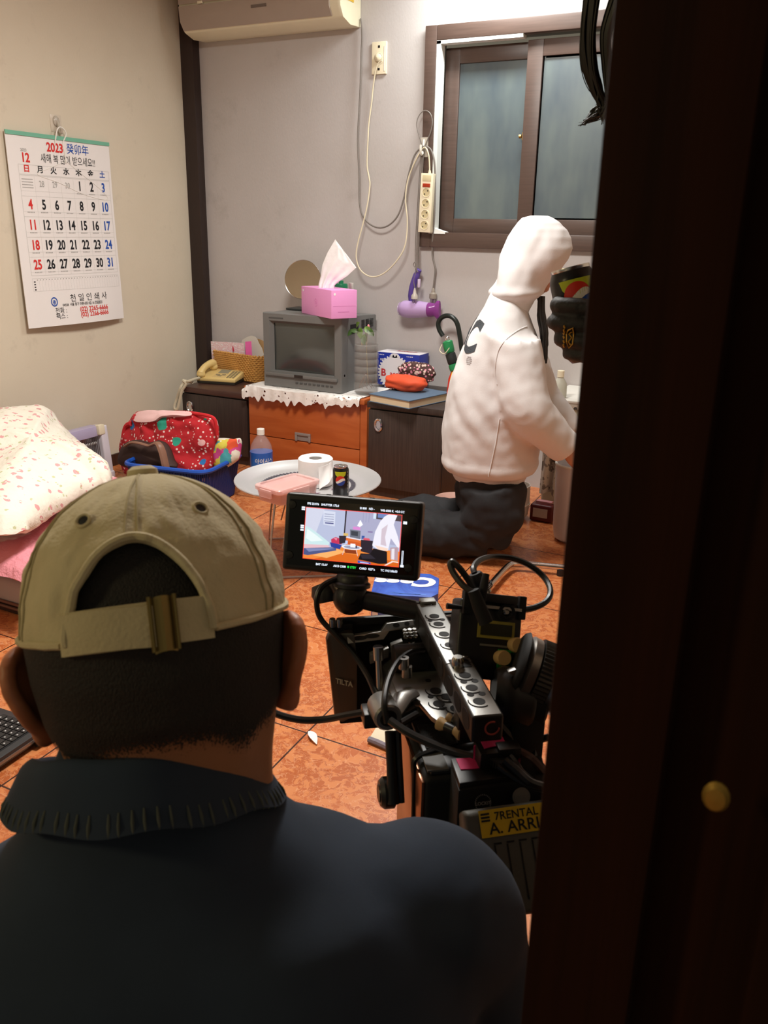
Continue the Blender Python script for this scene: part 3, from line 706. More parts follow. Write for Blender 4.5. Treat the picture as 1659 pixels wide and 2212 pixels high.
ct(kr, '12', .155, .122, .037, .03, .9); ct(kb, '새해 복 많이 받으세요!!', .565, .118, .030, .0, .80)
ct(kg, '2023', .145, .084, .012, .02)
for k, s in enumerate('日月火水木金土'): ct((kr, kb, kb, kb, kb, kb, kl)[k], s, .155+.1245*k, .176, .023, .022, 1.15)
day = 1
for r in range(5):
    for k in range(7):
        if r == 0 and k < 4: continue
        v = (.248, .355, .460, .565, .667)[r]; u = .155+.1245*k
        ct((kr, kb, kb, kb, kb, kb, kl)[k], str(day), u, v, .041, .028, .80); day += 1
        n_ = 5
        for j in range(n_): kg.grid(lambda a, c: calp(u+(-.035+.07*j/n_+.009*a), v+.035+.006*c, .004), 1, 1)
for k, s in enumerate(('27', '28', '29', '30')):
    if k: ct(kg, s, .155+.1245*k, .248, .026, .01, .8)
for j in range(4): kg.grid(lambda a, c: calp(.10+.10*a, .225+.014*j+.004*c, .004), 6, 1)
def rule(b, u0, v0, u1, v1, w_=.0016):
    n_ = 10
    if abs(u1-u0) > abs(v1-v0): b.grid(lambda a, c: calp(lerp(u0, u1, a), lerp(v0, v1, a)+w_*(c-.5), .0036), n_, 1)
    else: b.grid(lambda a, c: calp(lerp(u0, u1, c)+w_*1.3*(a-.5), lerp(v0, v1, c), .0036), 1, n_)
m_rule = mat('pale_rule', 'c2bfba', .7, var=0); rl = MB()
for v0, v1, w_ in ((.155, .203, .002), (.208, .722, .002), (.738, .806, .0013)):
    for a in ((.085, v0, .975, v0), (.085, v1, .975, v1), (.085, v0, .085, v1), (.975, v0, .975, v1)): rule(rl, *a, w_)
for r in range(5):
    v = .312+.1045*r
    if r < 4: rule(rl, .085, v, .975, v)
    rule(rl, .085, v-.026, .975, v-.026, .001)
for k in range(1, 7): rule(rl, .0925+.1245*k, .208, .0925+.1245*k, .722, .001)
for k in range(1, 32): rule(rl, .12+.0276*k, .748, .12+.0276*k, .806, .0007)
rl.build('grid_lines', m_rule, cal)
for k in range(31): kg.grid(lambda a, c: calp(.128+.0276*k+.008*a, .743+.005*c, .004), 1, 1)
for k in range(4): kb.grid(lambda a, c: calp(.098+.014*a, .752+.014*k+.006*c, .004), 1, 1)
ct(kb, '천 일 인 쇄 사', .615, .857, .027, .0, 1.1); ct(kb, '04558  서울 중구 마른내로 8길 16 천일빌딩', .545, .890, .0115, .01, .86)
ct(kb, '전화 :', .315, .920, .022, .0, .92); ct(kb, '팩스 :', .315, .951, .022, .0, .92)
ct(kr, '(02) 2265-6666', .655, .921, .0215, .02, .98); ct(kr, '(02) 2266-6666', .655, .951, .0215, .02, .98)
for k in range(40):
    a0, a1 = 2*math.pi*k/40, 2*math.pi*(k+1)/40
    kl.add([calp(.262+r*math.cos(a)/CW_, .868+r*1.1*math.sin(a)/CH_, .0042) for r, a in ((.019, a0), (.019, a1), (.014, a1), (.014, a0))], [(0, 1, 2, 3)])
for ux, uy, ww, hh in ((0, 0, .018, .004), (0, -.006, .012, .003), (0, .004, .004, .02), (-.006, .004, .003, .012), (.006, .004, .003, .012)):
    kl.add([calp(.262+(ux+sx_*ww/2)/CW_, .868+(uy+sy_*hh/2)/CH_, .0042) for sx_, sy_ in ((-1, -1), (1, -1), (1, 1), (-1, 1))], [(0, 1, 2, 3)])
for b, nm, m in ((kb, 'black_print', m_ink), (kr, 'red_print', m_red), (kl, 'blue_print', m_blue), (kg, 'grey_print', m_grey)): b.build(nm, m, cal, smooth=False, norm=False)
hk = P(124, 268, X=LX+.01)
m_cord = mat('white_string', 'e6e2da', .7, var=0)
st = spline([calp(.44, .045, .004), V(LX+.026, hk.y-.02, 1.585), V(LX+.028, hk.y+.004, 1.598), V(LX+.026, hk.y+.03, 1.575), calp(.52, .03, .005), calp(.53, .08, .005), calp(.535, .13, .005)], 6)
MB().tube(st, .003, 6).build('string', m_cord, cal)
MB().tube(spline([calp(.535, .12, .004), calp(.36, .165, .004), calp(.25, .20, .004), calp(.45, .235, .004), calp(.7, .29, .004), calp(.93, .31, .004), calp(.88, .26, .004), calp(.66, .17, .004), calp(.54, .12, .004)], 6), .0011, 5).build('thread', m_cord, cal)
t = thing('wall_hook', 'clear adhesive hook above the wall calendar', 'hook', (LX, hk.y, hk.z))
MB().box((LX+.0005, hk.y-.031, hk.z-.033), (LX+.002, hk.y+.031, hk.z+.038)).build('adhesive_pad', mat('clear_pad', 'cbbfae', .15, var=0), t, bevel=.0008)
b = MB(); b.tube(spline([V(LX+.002, hk.y, hk.z+.02), V(LX+.014, hk.y, hk.z+.0), V(LX+.02, hk.y, hk.z-.03), V(LX+.028, hk.y, hk.z-.035), V(LX+.034, hk.y, hk.z-.022)], 5), .006, 8, flat=1.2)
b.ell((LX+.004, hk.y, hk.z+.012), (.008, .018, .022)); b.build('hook', mat('milky_hook', 'b3ab9e', .2, var=0), t)
# ------------------------------------------------------------------ air conditioner
ax0, ax1, az0 = -3.075, -2.165, 2.085
m_acf = mat('shaded_front_plastic', 'a29488', .4, var=.03); m_acc = mat('aged_white_plastic', 'e2dcc0', .4, var=.03)  # the front's shade is put into a darker taupe than the body
t = thing('air_conditioner', 'wall mounted air conditioner in the top corner of the back wall', 'air conditioner', ((ax0+ax1)/2, BY, az0))
prof = [(BY, az0), (BY-.10, az0-.006), (BY-.165, az0+.014), (BY-.192, az0+.055), (BY-.20, az0+.12), (BY-.19, az0+.26), (BY-.15, az0+.30), (BY, az0+.31)]
MB().rings([[V(x, y, z) for y, z in prof] for x in (ax0, ax0+.02, ax1-.02, ax1)]).build('body', m_acc, t, bevel=.008)
fp = [(BY-.172, az0+.020), (BY-.198, az0+.056), (BY-.205, az0+.12)]
b = MB(); b.rings([[V(x, y-.004, z) for y, z in fp]+[V(x, y+.01, z+.004) for y, z in reversed(fp)] for x in (ax0+.006, ax1-.055)]); b.build('flap', m_acf, t, label='lower flap coloured darker as in shade')
fp = [(BY-.206, az0+.128), (BY-.204, az0+.20), (BY-.196, az0+.27)]
b = MB(); b.rings([[V(x, y-.004, z) for y, z in fp]+[V(x, y+.01, z+.004) for y, z in reversed(fp)] for x in (ax0+.006, ax1-.055)]); b.build('front_panel', m_acf, t)
b = MB(); b.box((-2.64, BY-.2085, az0+.080), (-2.555, BY-.2035, az0+.092)); b.build('logo', mat('dark_logo', '6d625a', .4, var=0), t)
b = MB(); b.box((ax1+.0005, BY-.13, az0+.09), (ax1+.002, BY-.075, az0+.19)); b.build('label', mat('paper_label', 'efeee4', .6, var=.03), t)
b = MB(); b.box((ax1+.002, BY-.13, az0+.088), (ax1+.0028, BY-.075, az0+.098)); b.build('label_stripe', mat('yellow_stripe', 'd8b13a', .6, var=0), t)
hc = V(ax1-.14, BY-.214, az0+.135)
b = MB(); b.tube([hc+V(.036*math.cos(a), -.004*math.sin(a*2), .036*math.sin(a)) for a in [k*math.pi/12 for k in range(24)]], .006, 8, True); b.build('hose_loop', m_acc, t, label='loop of cream hose hanging over the flap')
for x in (-2.95, -2.55, -2.35): MB().box((x, BY-.213, az0+.122), (x+.03, BY-.20, az0+.134)).build('clip', m_acc, t, bevel=.001)
m_gc = mat('grey_cable', '77706a', .5, var=0); m_wc = mat('cream_cable', 'd9ceb2', .45, var=0)
def cp(pts, depth): return [P(x, y, Y=BY-(depth if isinstance(depth, float) else depth[i])) for i, (x, y) in enumerate(pts)]
cable = cp([(779, 40), (782, 70), (781, 110), (778, 200), (773, 300), (776, 380), (777, 440), (787, 472), (810, 490), (835, 489), (858, 468), (872, 430), (882, 380), (895, 337), (910, 319), (922, 317), (932, 326), (938, 350), (940, 400), (938, 470), (935, 510), (934, 550), (940, 580), (938, 605), (936, 622)],
           [.02, .02, .02, .022, .025, .03, .035, .04, .045, .045, .045, .04, .04, .04, .042, .042, .04, .045, .045, .045, .03, .02, .02, .02, .02])
MB().tube(spline(cable, 6), .0042, 8).build('power_cord', m_gc, t, label='grey cord looped over the hook with a loose plug')
pl = cable[-1]
b = MB(); b.lathe([(.004, .0), (.007, -.006), (.009, -.02), (.018, -.028), (.019, -.05), (.012, -.054), (0, -.054)], pl, 16); b.build('plug', mat('grey_plug', '8d8377', .4, var=.03), t)
for s in (-.009, .009): MB().cyl(pl+V(s, -.004, -.053), pl+V(s, -.004, -.072), .0024, n=8).build('plug_pin', m_chrome, t)
loop = cp([(914, 318), (906, 295), (900, 270), (905, 250), (917, 239), (929, 245), (934, 263), (930, 285), (922, 305), (917, 318)], .045)
MB().tube(spline(loop, 6), .0024, 7).build('cable_loop', m_gc, t)
# clear cable hook
hk = P(916, 312, Y=BY-.03)
t = thing('wall_hook', 'clear plastic hook beside the window holding the cords', 'hook', hk)
b = MB(); b.box((hk.x-.016, BY-.034, hk.z-.055), (hk.x+.022, BY-.031, hk.z+.03)); b.build('adhesive_pad', mat('milky_hook', 'b3ab9e'), t, bevel=.001)
b = MB(); b.tube(spline([V(hk.x, BY-.034, hk.z+.02), V(hk.x, BY-.04, hk.z-.03), V(hk.x, BY-.055, hk.z-.045), V(hk.x, BY-.066, hk.z-.03), V(hk.x, BY-.066, hk.z-.005)], 5), .006, 8); b.build('hook', mat('milky_white_plastic', 'd9d6cb', .2, var=0), t)
# ------------------------------------------------------------------ wall outlet
o0, o1 = P(806, 92, Y=BY), P(836, 160, Y=BY)
t = thing('wall_outlet', 'cream wall outlet plate left of the window', 'outlet', ((o0.x+o1.x)/2, BY, o1.z)); oc = V((o0.x+o1.x)/2, BY, (o0.z+o1.z)/2)
MB().box((o0.x, BY-.012, o1.z), (o1.x, BY+.001, o0.z)).build('plate', m_cream, t, bevel=.003)
MB().box((o1.x-.011, BY-.0135, o1.z+.012), (o1.x-.006, BY-.011, o0.z-.02)).build('window_strip', m_white, t)
b = MB(); b.lathe([(.020, .0), (.022, .002), (.019, .003), (.017, -.006), (0, -.006)], (oc.x, BY-.012, oc.z), 28, rx(90)); b.build('socket', m_cream, t)
for dz in (-.047, .047): MB().box((oc.x-.005, BY-.013, oc.z+dz-.005), (oc.x+.005, BY-.010, oc.z+dz+.005)).build('screw_slot', m_black, t)
# ------------------------------------------------------------------ power strip
sp = [P(912, 374, Y=BY-.06), P(938, 376, Y=BY-.06), P(931, 503, Y=BY-.06), P(905, 501, Y=BY-.06)]
t = thing('power_strip', 'cream power strip hanging by its cord beside the window', 'power strip', (sp[0]+sp[1]+sp[2]+sp[3])/4)
O = sp[3]; ux = (sp[2]-sp[3]); SW = ux.length; ux.normalize(); uz = (sp[0]-sp[3]); SH = uz.length; uz.normalize(); un = ux.cross(uz).normalized()
if un.y > 0: un = -un
s_ = lambda a, c, d=0: O+ux*(a*SW)+uz*(c*SH)+un*d
b = MB(); b.rings([[s_(0, 0, d), s_(1, 0, d), s_(1, 1, d), s_(0, 1, d)] for d in (-.022, .012)]); b.build('case', m_cream, t, bevel=.003)
def sring(b, a, c, r, r2, d0, d1, n=24):
    cc = s_(a, c); 
    pr = [(r, d0), (r, d1), (r2, d1), (r2, d0-.006)]
    b.rings([[cc+ux*(rr*math.cos(q))+uz*(rr*math.sin(q))+un*d for q in [2*math.pi*k/n for k in range(n)]] for rr, d in pr], False)
for c in (.125, .31, .495, .68):
    b = MB(); sring(b, .5, c, .0215, .0185, .012, .0145); so = b.build('socket', m_cream, t)
    b = MB(); cc = s_(.5, c, .0125); b.add([cc]+[cc+ux*(.0185*math.cos(q))+uz*(.0185*math.sin(q)) for q in [k*math.pi/12 for k in range(24)]], [(0, 1+k, 1+(k+1) % 24) for k in range(24)])
    b.build('socket_well', mat('socket_shadow', 'c4b68e', .5, var=0), so)
    b = MB()
    for dx, dz in ((.0075, .0075), (-.0075, -.0075)): cc = s_(.5, c, .013)+ux*dx+uz*dz; b.add([cc+ux*(.0035*math.cos(q))+uz*(.0035*math.sin(q)) for q in [k*math.pi/5 for k in range(10)]], [tuple(range(10))])
    b.build('pin_hole', mat('dark_hole', '3c3526', .6, var=0), so)
b = MB(); b.rings([[s_(.2, .77, d), s_(.8, .77, d), s_(.8, .83, d), s_(.2, .83, d)] for d in (.011, .016)]); b.build('switch', mat('red_switch', 'a3341c', .3, var=.1), t, bevel=.001)
b = MB(); b.rings([[s_(.16, .87, d), s_(.84, .87, d), s_(.84, .97, d), s_(.16, .97, d)] for d in (.011, .0135)]); b.build('label_plate', mat('strip_label', 'cfc39c', .5, var=.05), t, bevel=.0006)
wc = cp([(825, 130), (814, 142), (807, 180), (803, 220), (797, 265), (795, 300), (793, 355), (797, 382), (799, 400), (794, 440), (785, 480), (772, 530), (770, 560), (780, 585), (803, 598), (830, 590), (858, 562), (875, 530), (880, 480), (876, 430), (881, 390), (895, 352), (910, 325), (919, 319), (926, 335), (928, 360), (928, 374)],
        [.036, .034, .02, .015, .015, .018, .02, .024, .03, .04, .05, .06, .065, .07, .075, .075, .07, .06, .05, .045, .045, .045, .045, .046, .05, .055, .06])
MB().tube(spline(wc, 6), .0034, 8).build('cord', m_wc, t)
b = MB(); b.lathe([(0, -.004), (.0175, -.004), (.0175, .014), (.011, .02), (0, .024)], (oc.x, BY-.012, oc.z), 22, rx(90)); b.build('plug', m_wc, t)
MB().cyl(wc[-1]+V(0, 0, .012), wc[-1]+V(0, 0, -.004), .005, .008, 12).build('strain_relief', m_wc, t)
# ------------------------------------------------------------------ hair dryer
dy = BY-.055
d0, d1, d2 = P(864, 667, Y=dy), P(926, 669, Y=dy), P(950, 669, Y=dy)
t = thing('hair_dryer', 'lilac hair dryer with a purple handle hanging under the power strip', 'hair dryer', lerp(d0, d1, .5))
m_lil = mat('lilac_plastic', 'b79bc8', .25, var=.02); m_pur = mat('purple_plastic', '55418f', .35, var=.04)
ax_ = (d1-d0); LB = ax_.length; Rb = ax_.to_track_quat('Z', 'Y').to_matrix()
MB().lathe([(0, 0), (.024, .0), (.034, .008), (.041, .025), (.043, .05), (.040, LB*.7), (.034, LB), (0, LB)], d0, 32, Rb).build('barrel', m_lil, t)
for k in range(5): MB().tube([d0+Rb @ V((.012+.006*k)*math.cos(q), (.012+.006*k)*math.sin(q), -.001+.0005*k) for q in [j*math.pi/10 for j in range(20)]], .0012, 5, True).build('grille_ring', m_lil, t) if k in (1, 3) else None
g = G('magenta_translucent'); g.set(Base_Color=lin('9a4c9c'), Roughness=.12, IOR=1.3); g.b.inputs['Transmission Weight'].default_value = .35
LN = (d2-d1).length
b = MB(); rings = []
for zz, a_, c_ in ((0, .034, .034), (.012, .035, .033), (LN*.5, .024, .034), (LN, .017, .043)):
    rings.append([d1+Rb @ V(a_*math.cos(q), c_*math.sin(q), zz) for q in [k*math.pi/14 for k in range(28)]])
# nozzle widens upright
rings = [[d1+ax_.normalized()*zz+V(0, 1, 0)*(a_*math.cos(q))+ax_.normalized().cross(V(0, 1, 0))*(c_*math.sin(q)) for q in [k*math.pi/14 for k in range(28)]] for zz, a_, c_ in ((0, .034, .034), (.014, .034, .034), (LN*.55, .022, .03), (LN*.75, .016, .044), (LN, .014, .044))]
b.rings(rings); b.build('nozzle', g.m, t, label='translucent magenta nozzle')
hp = [P(890, 655, Y=dy), P(889, 640, Y=dy), P(893, 615, Y=dy), P(902, 590, Y=dy), P(906, 582, Y=dy)]
MB().tube(spline(hp, 5), [.016]*5+[.018]*5+[.017]*5+[.014]*5+[.012], 14).build('handle', m_pur, t)
b = MB(); b.box(tuple(P(905, 612, Y=dy-.018)-V(.006, .004, .02)), tuple(P(905, 612, Y=dy-.018)+V(.006, .008, .02))); b.build('switch', mat('pale_lilac', 'cdbcd6', .3, var=0), t, bevel=.002)
for k, (x1, x2, x3) in enumerate(((908, 901, 897), (911, 904, 900), (914, 908, 905), (912, 906, 903))):
    MB().tube(spline(cp([(x1+3, 322), (x1, 350), (x2, 460), (x3, 540), (x3+1, 588)], [.045, .04, .035, .04, .05]), 6), .0022, 6).build('cord', m_gc, t)
MB().tube(spline(cp([(903, 588), (897, 578), (893, 572), (897, 566), (900, 580), (894, 605), (896, 622)], .07), 6), .0022, 6).build('cord', m_gc, t)
pp = P(896, 622, Y=dy-.03)
MB().lathe([(.003, .0), (.006, -.01), (.009, -.026), (.016, -.036), (.017, -.052), (0, -.054)], pp, 14).build('plug', mat('pale_plug', 'b5aca2', .4, var=0), t)
for s in (-.007, .007): MB().cyl(pp+V(s, 0, -.053), pp+V(s, 0, -.07), .0022, n=8).build('plug_pin', m_chrome, t)
# ------------------------------------------------------------------ umbrellas standing right of the cabinet
m_uh = mat('dark_green_black_handle', '1b2320', .3, var=0)
t = thing('umbrella', 'black crook-handled umbrella leaning right of the dark cabinet', 'umbrella', (-1.40, 3.80, 0))
cr = cp([(957, 726), (949, 712), (947, 698), (953, 687), (965, 682), (978, 686), (988, 700), (994, 730), (1000, 765)], .10)
tip = V(-1.14, 3.72, .004)
MB().tube(spline(cr+[lerp(cr[-1], tip, .12)], 6), .0115, 12).build('handle', m_uh, t)
b = MB(); d = (tip-cr[-1]); n_ = 16
b.rings([[cr[-1]+d*tt+V(r*(1+.18*math.cos(8*q))*math.cos(q), r*(1+.18*math.cos(8*q))*math.sin(q), 0) for q in [k*2*math.pi/32 for k in range(32)]] for tt, r in ((.14, .014), (.2, .022), (.35, .030), (.7, .026), (.94, .008), (1, .004))]); b.build('canopy', mat('black_umbrella_cloth', '16171a', .8, var=.05), t)
t = thing('umbrella', 'folding umbrella with a green and black grip and rainbow canopy', 'umbrella', (-1.25, 3.42, 0))
gp = [P(966, 733, Y=3.30), P(968, 745, Y=3.30), P(972, 762, Y=3.30), P(979, 786, Y=3.30), P(983, 800, Y=3.30)]
gr_ = mat('green_grip', '1f7d48', .4, var=.03)
b = MB(); b.ell(gp[0], (.012, .012, .014)); b.build('button', m_chrome, t)
for a, c, m in ((gp[0]+V(.001, 0, -.006), gp[2], gr_), (gp[2], gp[3], mat('black_rubber', '1f2221', .6)), (gp[3], gp[4], gr_)):
    dd = c-a; MB().tube([a, a+dd*.08, a+dd*.5, a+dd*.92, c], [.017, .021, .022, .021, .018], 16).build('grip', m, t, label='black rubber middle of the grip' if m.name == 'black_rubber' else 'green part of the grip')
MB().tube(spline([gp[0]+V(-.014, -.02, -.02), gp[0]+V(-.018, -.03, -.045), gp[0]+V(.005, -.035, -.055), gp[0]+V(.024, -.03, -.03)], 5), .0018, 6).build('wrist_strap', m_wc, t)
ft = V(-1.25, 3.42, .01); 
cols = [mat('canopy_red', 'c5281d', .6), mat('canopy_orange', 'e2711b', .6), mat('canopy_yellow', 'eeb02a', .6), mat('canopy_brown', '5a2a20', .6), mat('canopy_red', 'c5281d'), mat('canopy_orange', 'e2711b')]
b = MB(); d = ft-gp[4]; rs = []
for tt, r in ((0.0, .012), (.06, .03), (.16, .046), (.3, .05), (.5, .046), (.8, .036), (1, .022)):
    rs.append([gp[4]+d*tt+V(r*(1+.25*math.cos(6*q+tt*3))*math.cos(q+tt), r*(1+.25*math.cos(6*q+tt*3))*math.sin(q+tt), 0) for q in [k*2*math.pi/36 for k in range(36)]])
b.rings(rs)
o = b.build('canopy', cols, t)
for p in o.data.polygons:
    if len(p.vertices) == 4: p.material_index = int(((p.vertices[0] % 36)/36)*12) % 6
# ------------------------------------------------------------------ soft things: an outline in space, puffed up
def puffy(b, outline, thick, nrm=None, back=.5, rings=9, n=64, wr=.0, ws=14, p=.5, seed=0):
    pts = spline(outline, max(2, n//len(outline)), True); N = len(pts); c = sum(pts, V(0, 0, 0))/N
    if nrm is None:
        nrm = V(0, 0, 0)
        for i in range(N): nrm += (pts[i]-c).cross(pts[(i+1) % N]-c)
        nrm.normalize()
        if nrm.dot(V(0, 0, CAMZ)-c) < 0: nrm = -nrm
    def layer(r, s):
        h = thick*s*(max(0, 1-r**2.6))**p
        out = []
        for q in pts:
            x = c+(q-c)*r
            k = wr*nz(x+V(seed, 0, 0), ws)*(1 if r < .999 else .4) + wr*.6*nz(x+V(0, seed, 0), ws*2.3)
            out.append(x+nrm*(h+k))
        return out
    R = [layer(.02, -back)]+[layer(k/rings, -back) for k in range(1, rings)]+[layer(1, 1)]+[layer(k/rings, 1) for k in range(rings-1, 0, -1)]+[layer(.02, 1)]
    b.rings(R); return nrm
# mattress with brown piping
m_mat = mat('grey_mattress_ticking', 'a69fa0', .85, var=.03, bump=.2, bs=200)
mx0, mx1, my0, my1, mh = LX+.012, -2.06, 1.665, 2.62, .10
t = thing('mattress', 'grey folding mattress with brown piping on the floor along the left wall', 'mattress', ((mx0+mx1)/2, (my0+my1)/2, 0))
MB().box((mx0, my0, .022), (mx1, my1, mh+.03)).build('cushion', m_mat, t, bevel=.045, seg=5)
m_pip = mat('brown_piping', '6b4a3c', .6, var=.05); m_mb = mat('dark_base_cloth_and_shadow', '3a231c', .8, var=.05)
MB().box((mx0+.005, my0+.005, 0), (mx1-.005, my1-.005, .035)).build('base', m_mb, t, bevel=.01)
for z in (.026, .042): MB().tube([V(mx0, my0-.002, z), V(mx1-.03, my0-.002, z), V(mx1+.002, my0+.03, z), V(mx1+.002, my1-.03, z)], .005, 8).build('piping', m_pip, t)
MB().grid(lambda u, v: V(lerp(mx0, mx1-.01, u), my0+.02-.012*math.sin(v*3.14), lerp(.075+.055*u, .14+.03*u, v)), 20, 3, .004).build('quilt_shadow_band', m_mb, t)  # dark strip standing in for the quilt's shadow along the mattress edge
def fabric(name, base, spots, leaves, scale, bsc=30, bst=.5):
    g = G(name); co = g.vadd(g.co(), g.noisecol(scale*1.6), .35/scale)
    v1 = g.voro(scale, co); s1 = g.math('LESS_THAN', v1, .27)
    s1b = g.math('LESS_THAN', g.noise(scale*3, 2), .60)
    v2 = g.voro(scale*1.25, g.map((1, 1, 1), (0, 0, 0), (3.3, 1.7, 2.1), co)); s2 = g.math('LESS_THAN', v2, .20)
    c = g.mix(g.math('MULTIPLY', g.math('MULTIPLY', s2, .8), g.math('LESS_THAN', g.noise(scale*2.2, 2), .56)), lin(base), lin(leaves))
    c = g.mix(g.math('MULTIPLY', g.math('MULTIPLY', s1, s1b), .8), c, lin(spots))
    g.set(Base_Color=c, Roughness=.85); g.bump(g.math('ADD', g.noise(bsc, 4, .6), g.noise(bsc*.3, 2)), bst, .012)
    return g.m
# pink quilt over the mattress
g = G('pink_flowered_quilt'); co = g.vadd(g.co(), g.noisecol(9), .10)
fl = g.step(g.math('ADD', g.voro(7, co), g.math('MULTIPLY', g.noise(24, 3), .25)), .50, .58)
g.set(Base_Color=g.mix(fl, lin('efd9d2'), lin('e08f9a')), Roughness=.85); g.bump(g.math('ADD', g.noise(26, 4, .6), g.noise(9, 2)), .6, .02); m_quilt = g.m
qo = [V(LX+.03, 1.64, .17)]
fe = [P(-60, 1290, Z=.17), P(0, 1263, Z=.17), P(40, 1238, Z=.175), P(76, 1212, Z=.18), P(140, 1178, Z=.185), P(240, 1120, Z=.19)]
ol = [V(LX+.07, 1.62, .18)]+[V(p.x, max(p.y, 1.60), p.z) for p in fe]+[V(mx1-.25, 2.45, .19), V(LX+.5, 2.50, .2), V(LX+.07, 2.46, .2)]
b = MB(); puffy(b, ol, .045, nrm=V(0, 0, 1), back=.55, wr=.012, ws=13, n=110, rings=16, p=.35)
tag(b.build('quilt', m_quilt, loc=(-2.8, 2.1, .15), ang=80), 'pink quilt with white flowers spread over the grey mattress', 'quilt')
ol = [P(62, 893, X=-3.06), P(112, 902, X=-3.0), P(140, 938, X=-2.93), P(196, 990, X=-2.78), P(243, 1030, Z=.30), P(205, 1062, Z=.28), P(130, 1102, Z=.28), P(55, 1147, Z=.29), P(-40, 1150, Z=.30), P(-150, 1080, X=-2.75), P(-140, 960, X=-2.95), P(-60, 912, X=-3.05)]
m_flor = fabric('cream_floral_cotton', 'eae4d6', 'd4858c', 'b3b885', 24, 18, .55)
b = MB(); puffy(b, ol, .11, back=.5, wr=.014, ws=11, n=96, rings=16)
tag(b.build('cushion', m_flor, loc=sum(ol, V(0, 0, 0))/len(ol), ang=80), 'large cream floral cushion propped on the pink quilt against the left wall', 'cushion')
# ------------------------------------------------------------------ heater
hx = -3.05; hy0, hy1 = 2.64, P(236, 930, X=hx).y; hzt = P(216, 921, X=hx).z
t = thing('heater', 'lilac and white electric heater behind the floral cushion', 'heater', (hx-.04, (hy0+hy1)/2, 0))
m_hl = mat('lavender_plastic', 'b3a9c6', .4, var=.02); m_hw = mat('heater_white', 'd9d5de', .35, var=.02)
R = ry(-5); piv = V(hx, (hy0+hy1)/2, 0)
H_ = lambda x, y, z: piv+R @ V(x, y-piv.y, z)
def hb(b, lo, hi): b.rings([[H_(x, y, lo[2]), H_(x, y2, lo[2])] for x, y, y2 in ()]) if 0 else b.add([H_(x, y, z) for z in (lo[2], hi[2]) for y in (lo[1], hi[1]) for x in (lo[0], hi[0])], [(0, 2, 3, 1), (4, 5, 7, 6), (0, 1, 5, 4), (2, 6, 7, 3), (0, 4, 6, 2), (1, 3, 7, 5)])
b = MB(); hb(b, (-.07, hy0, .03), (-.045, hy1, hzt-.01)); hb(b, (-.07, hy0, hzt-.05), (.0, hy1-.03, hzt)); b.build('housing', m_hl, t, bevel=.006)
b = MB(); hb(b, (-.07, hy1-.045, .03), (.012, hy1, hzt-.004)); hb(b, (-.07, hy0, .03), (.012, hy0+.045, hzt-.004)); hb(b, (-.07, hy0, 0), (.02, hy1, .035)); b.build('side_post', m_hw, t, bevel=.008, seg=3)
b = MB(); hb(b, (-.012, hy1-.06, hzt-.045), (.016, hy1-.02, hzt+.004)); b.build('corner_cap', m_cream, t, bevel=.006)
b = MB(); hb(b, (-.046, hy0+.045, .05), (-.042, hy1-.045, hzt-.05)); b.build('reflector', mat('polished_reflector', 'b9b8b6', .25, .9, var=.02), t)
for z in (hzt*.42, hzt*.68): MB().cyl(H_(-.03, hy0+.05, z), H_(-.03, hy1-.05, z), .007, n=12).build('heating_tube', mat('quartz_tube', 'd6d2cc', .2, var=0), t)
b = MB(); y = hy0+.055
while y < hy1-.05:
    hb(b, (-.004, y, .05), (-.001, y+.0025, hzt-.052)); y += .0105
b.build('grille', mat('grille_wire', '8f8c8c', .35, .8, var=0), t)
b = MB(); kk = H_(.0, hy1-.085, .10); b.lathe([(0, 0), (.014, 0), (.013, .016), (0, .017)], kk, 18, ry(90)); b.build('knob', m_cream, t)
# ------------------------------------------------------------------ laundry basket and what is in it
RZ = .185
N_, L_, R_ = P(444, 1023, Z=RZ), P(262, 1003, Z=RZ), P(527, 981, Z=RZ)
F_ = L_+R_-N_
bc = (N_+L_+R_+F_)/4
t = thing('laundry_basket', 'blue plastic laundry basket in front of the corner cabinet', 'basket', (bc.x, bc.y, 0))
def rr(k, z):
    """rounded rectangle between the basket's corners, shrunk by k"""
    out = []; cs_ = [N_, R_, F_, L_]
    for i in range(4):
        a, c, d = cs_[i-1], cs_[i], cs_[(i+1) % 4]
        r = .07; p0 = c+(a-c).normalized()*r; p1 = c+(d-c).normalized()*r
        for j in range(7):
            q = j/6; out.append((1-q)**2*p0+2*q*(1-q)*c+q*q*p1)
        m_ = 10
        nxt = cs_[(i+1) % 4]+(c-cs_[(i+1) % 4]).normalized()*r
        for j in range(1, m_): out.append(lerp(p1, nxt, j/m_))
    return [V(bc.x+(p.x-bc.x)*k, bc.y+(p.y-bc.y)*k, z) for p in out]
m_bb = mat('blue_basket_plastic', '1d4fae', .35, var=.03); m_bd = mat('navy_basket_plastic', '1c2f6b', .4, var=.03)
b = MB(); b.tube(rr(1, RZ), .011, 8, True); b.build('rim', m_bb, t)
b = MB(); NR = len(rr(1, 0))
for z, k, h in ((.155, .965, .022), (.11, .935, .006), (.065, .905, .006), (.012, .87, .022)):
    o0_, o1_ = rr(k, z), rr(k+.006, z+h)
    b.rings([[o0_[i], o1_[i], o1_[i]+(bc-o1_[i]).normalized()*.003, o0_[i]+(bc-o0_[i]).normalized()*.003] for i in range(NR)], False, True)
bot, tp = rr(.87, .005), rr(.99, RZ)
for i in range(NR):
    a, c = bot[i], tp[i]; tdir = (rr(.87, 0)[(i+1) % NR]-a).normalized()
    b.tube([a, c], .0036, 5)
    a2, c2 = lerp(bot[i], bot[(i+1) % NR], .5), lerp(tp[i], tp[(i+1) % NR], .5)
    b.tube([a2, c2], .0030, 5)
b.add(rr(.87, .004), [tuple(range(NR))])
b.build('wall', m_bd, t)
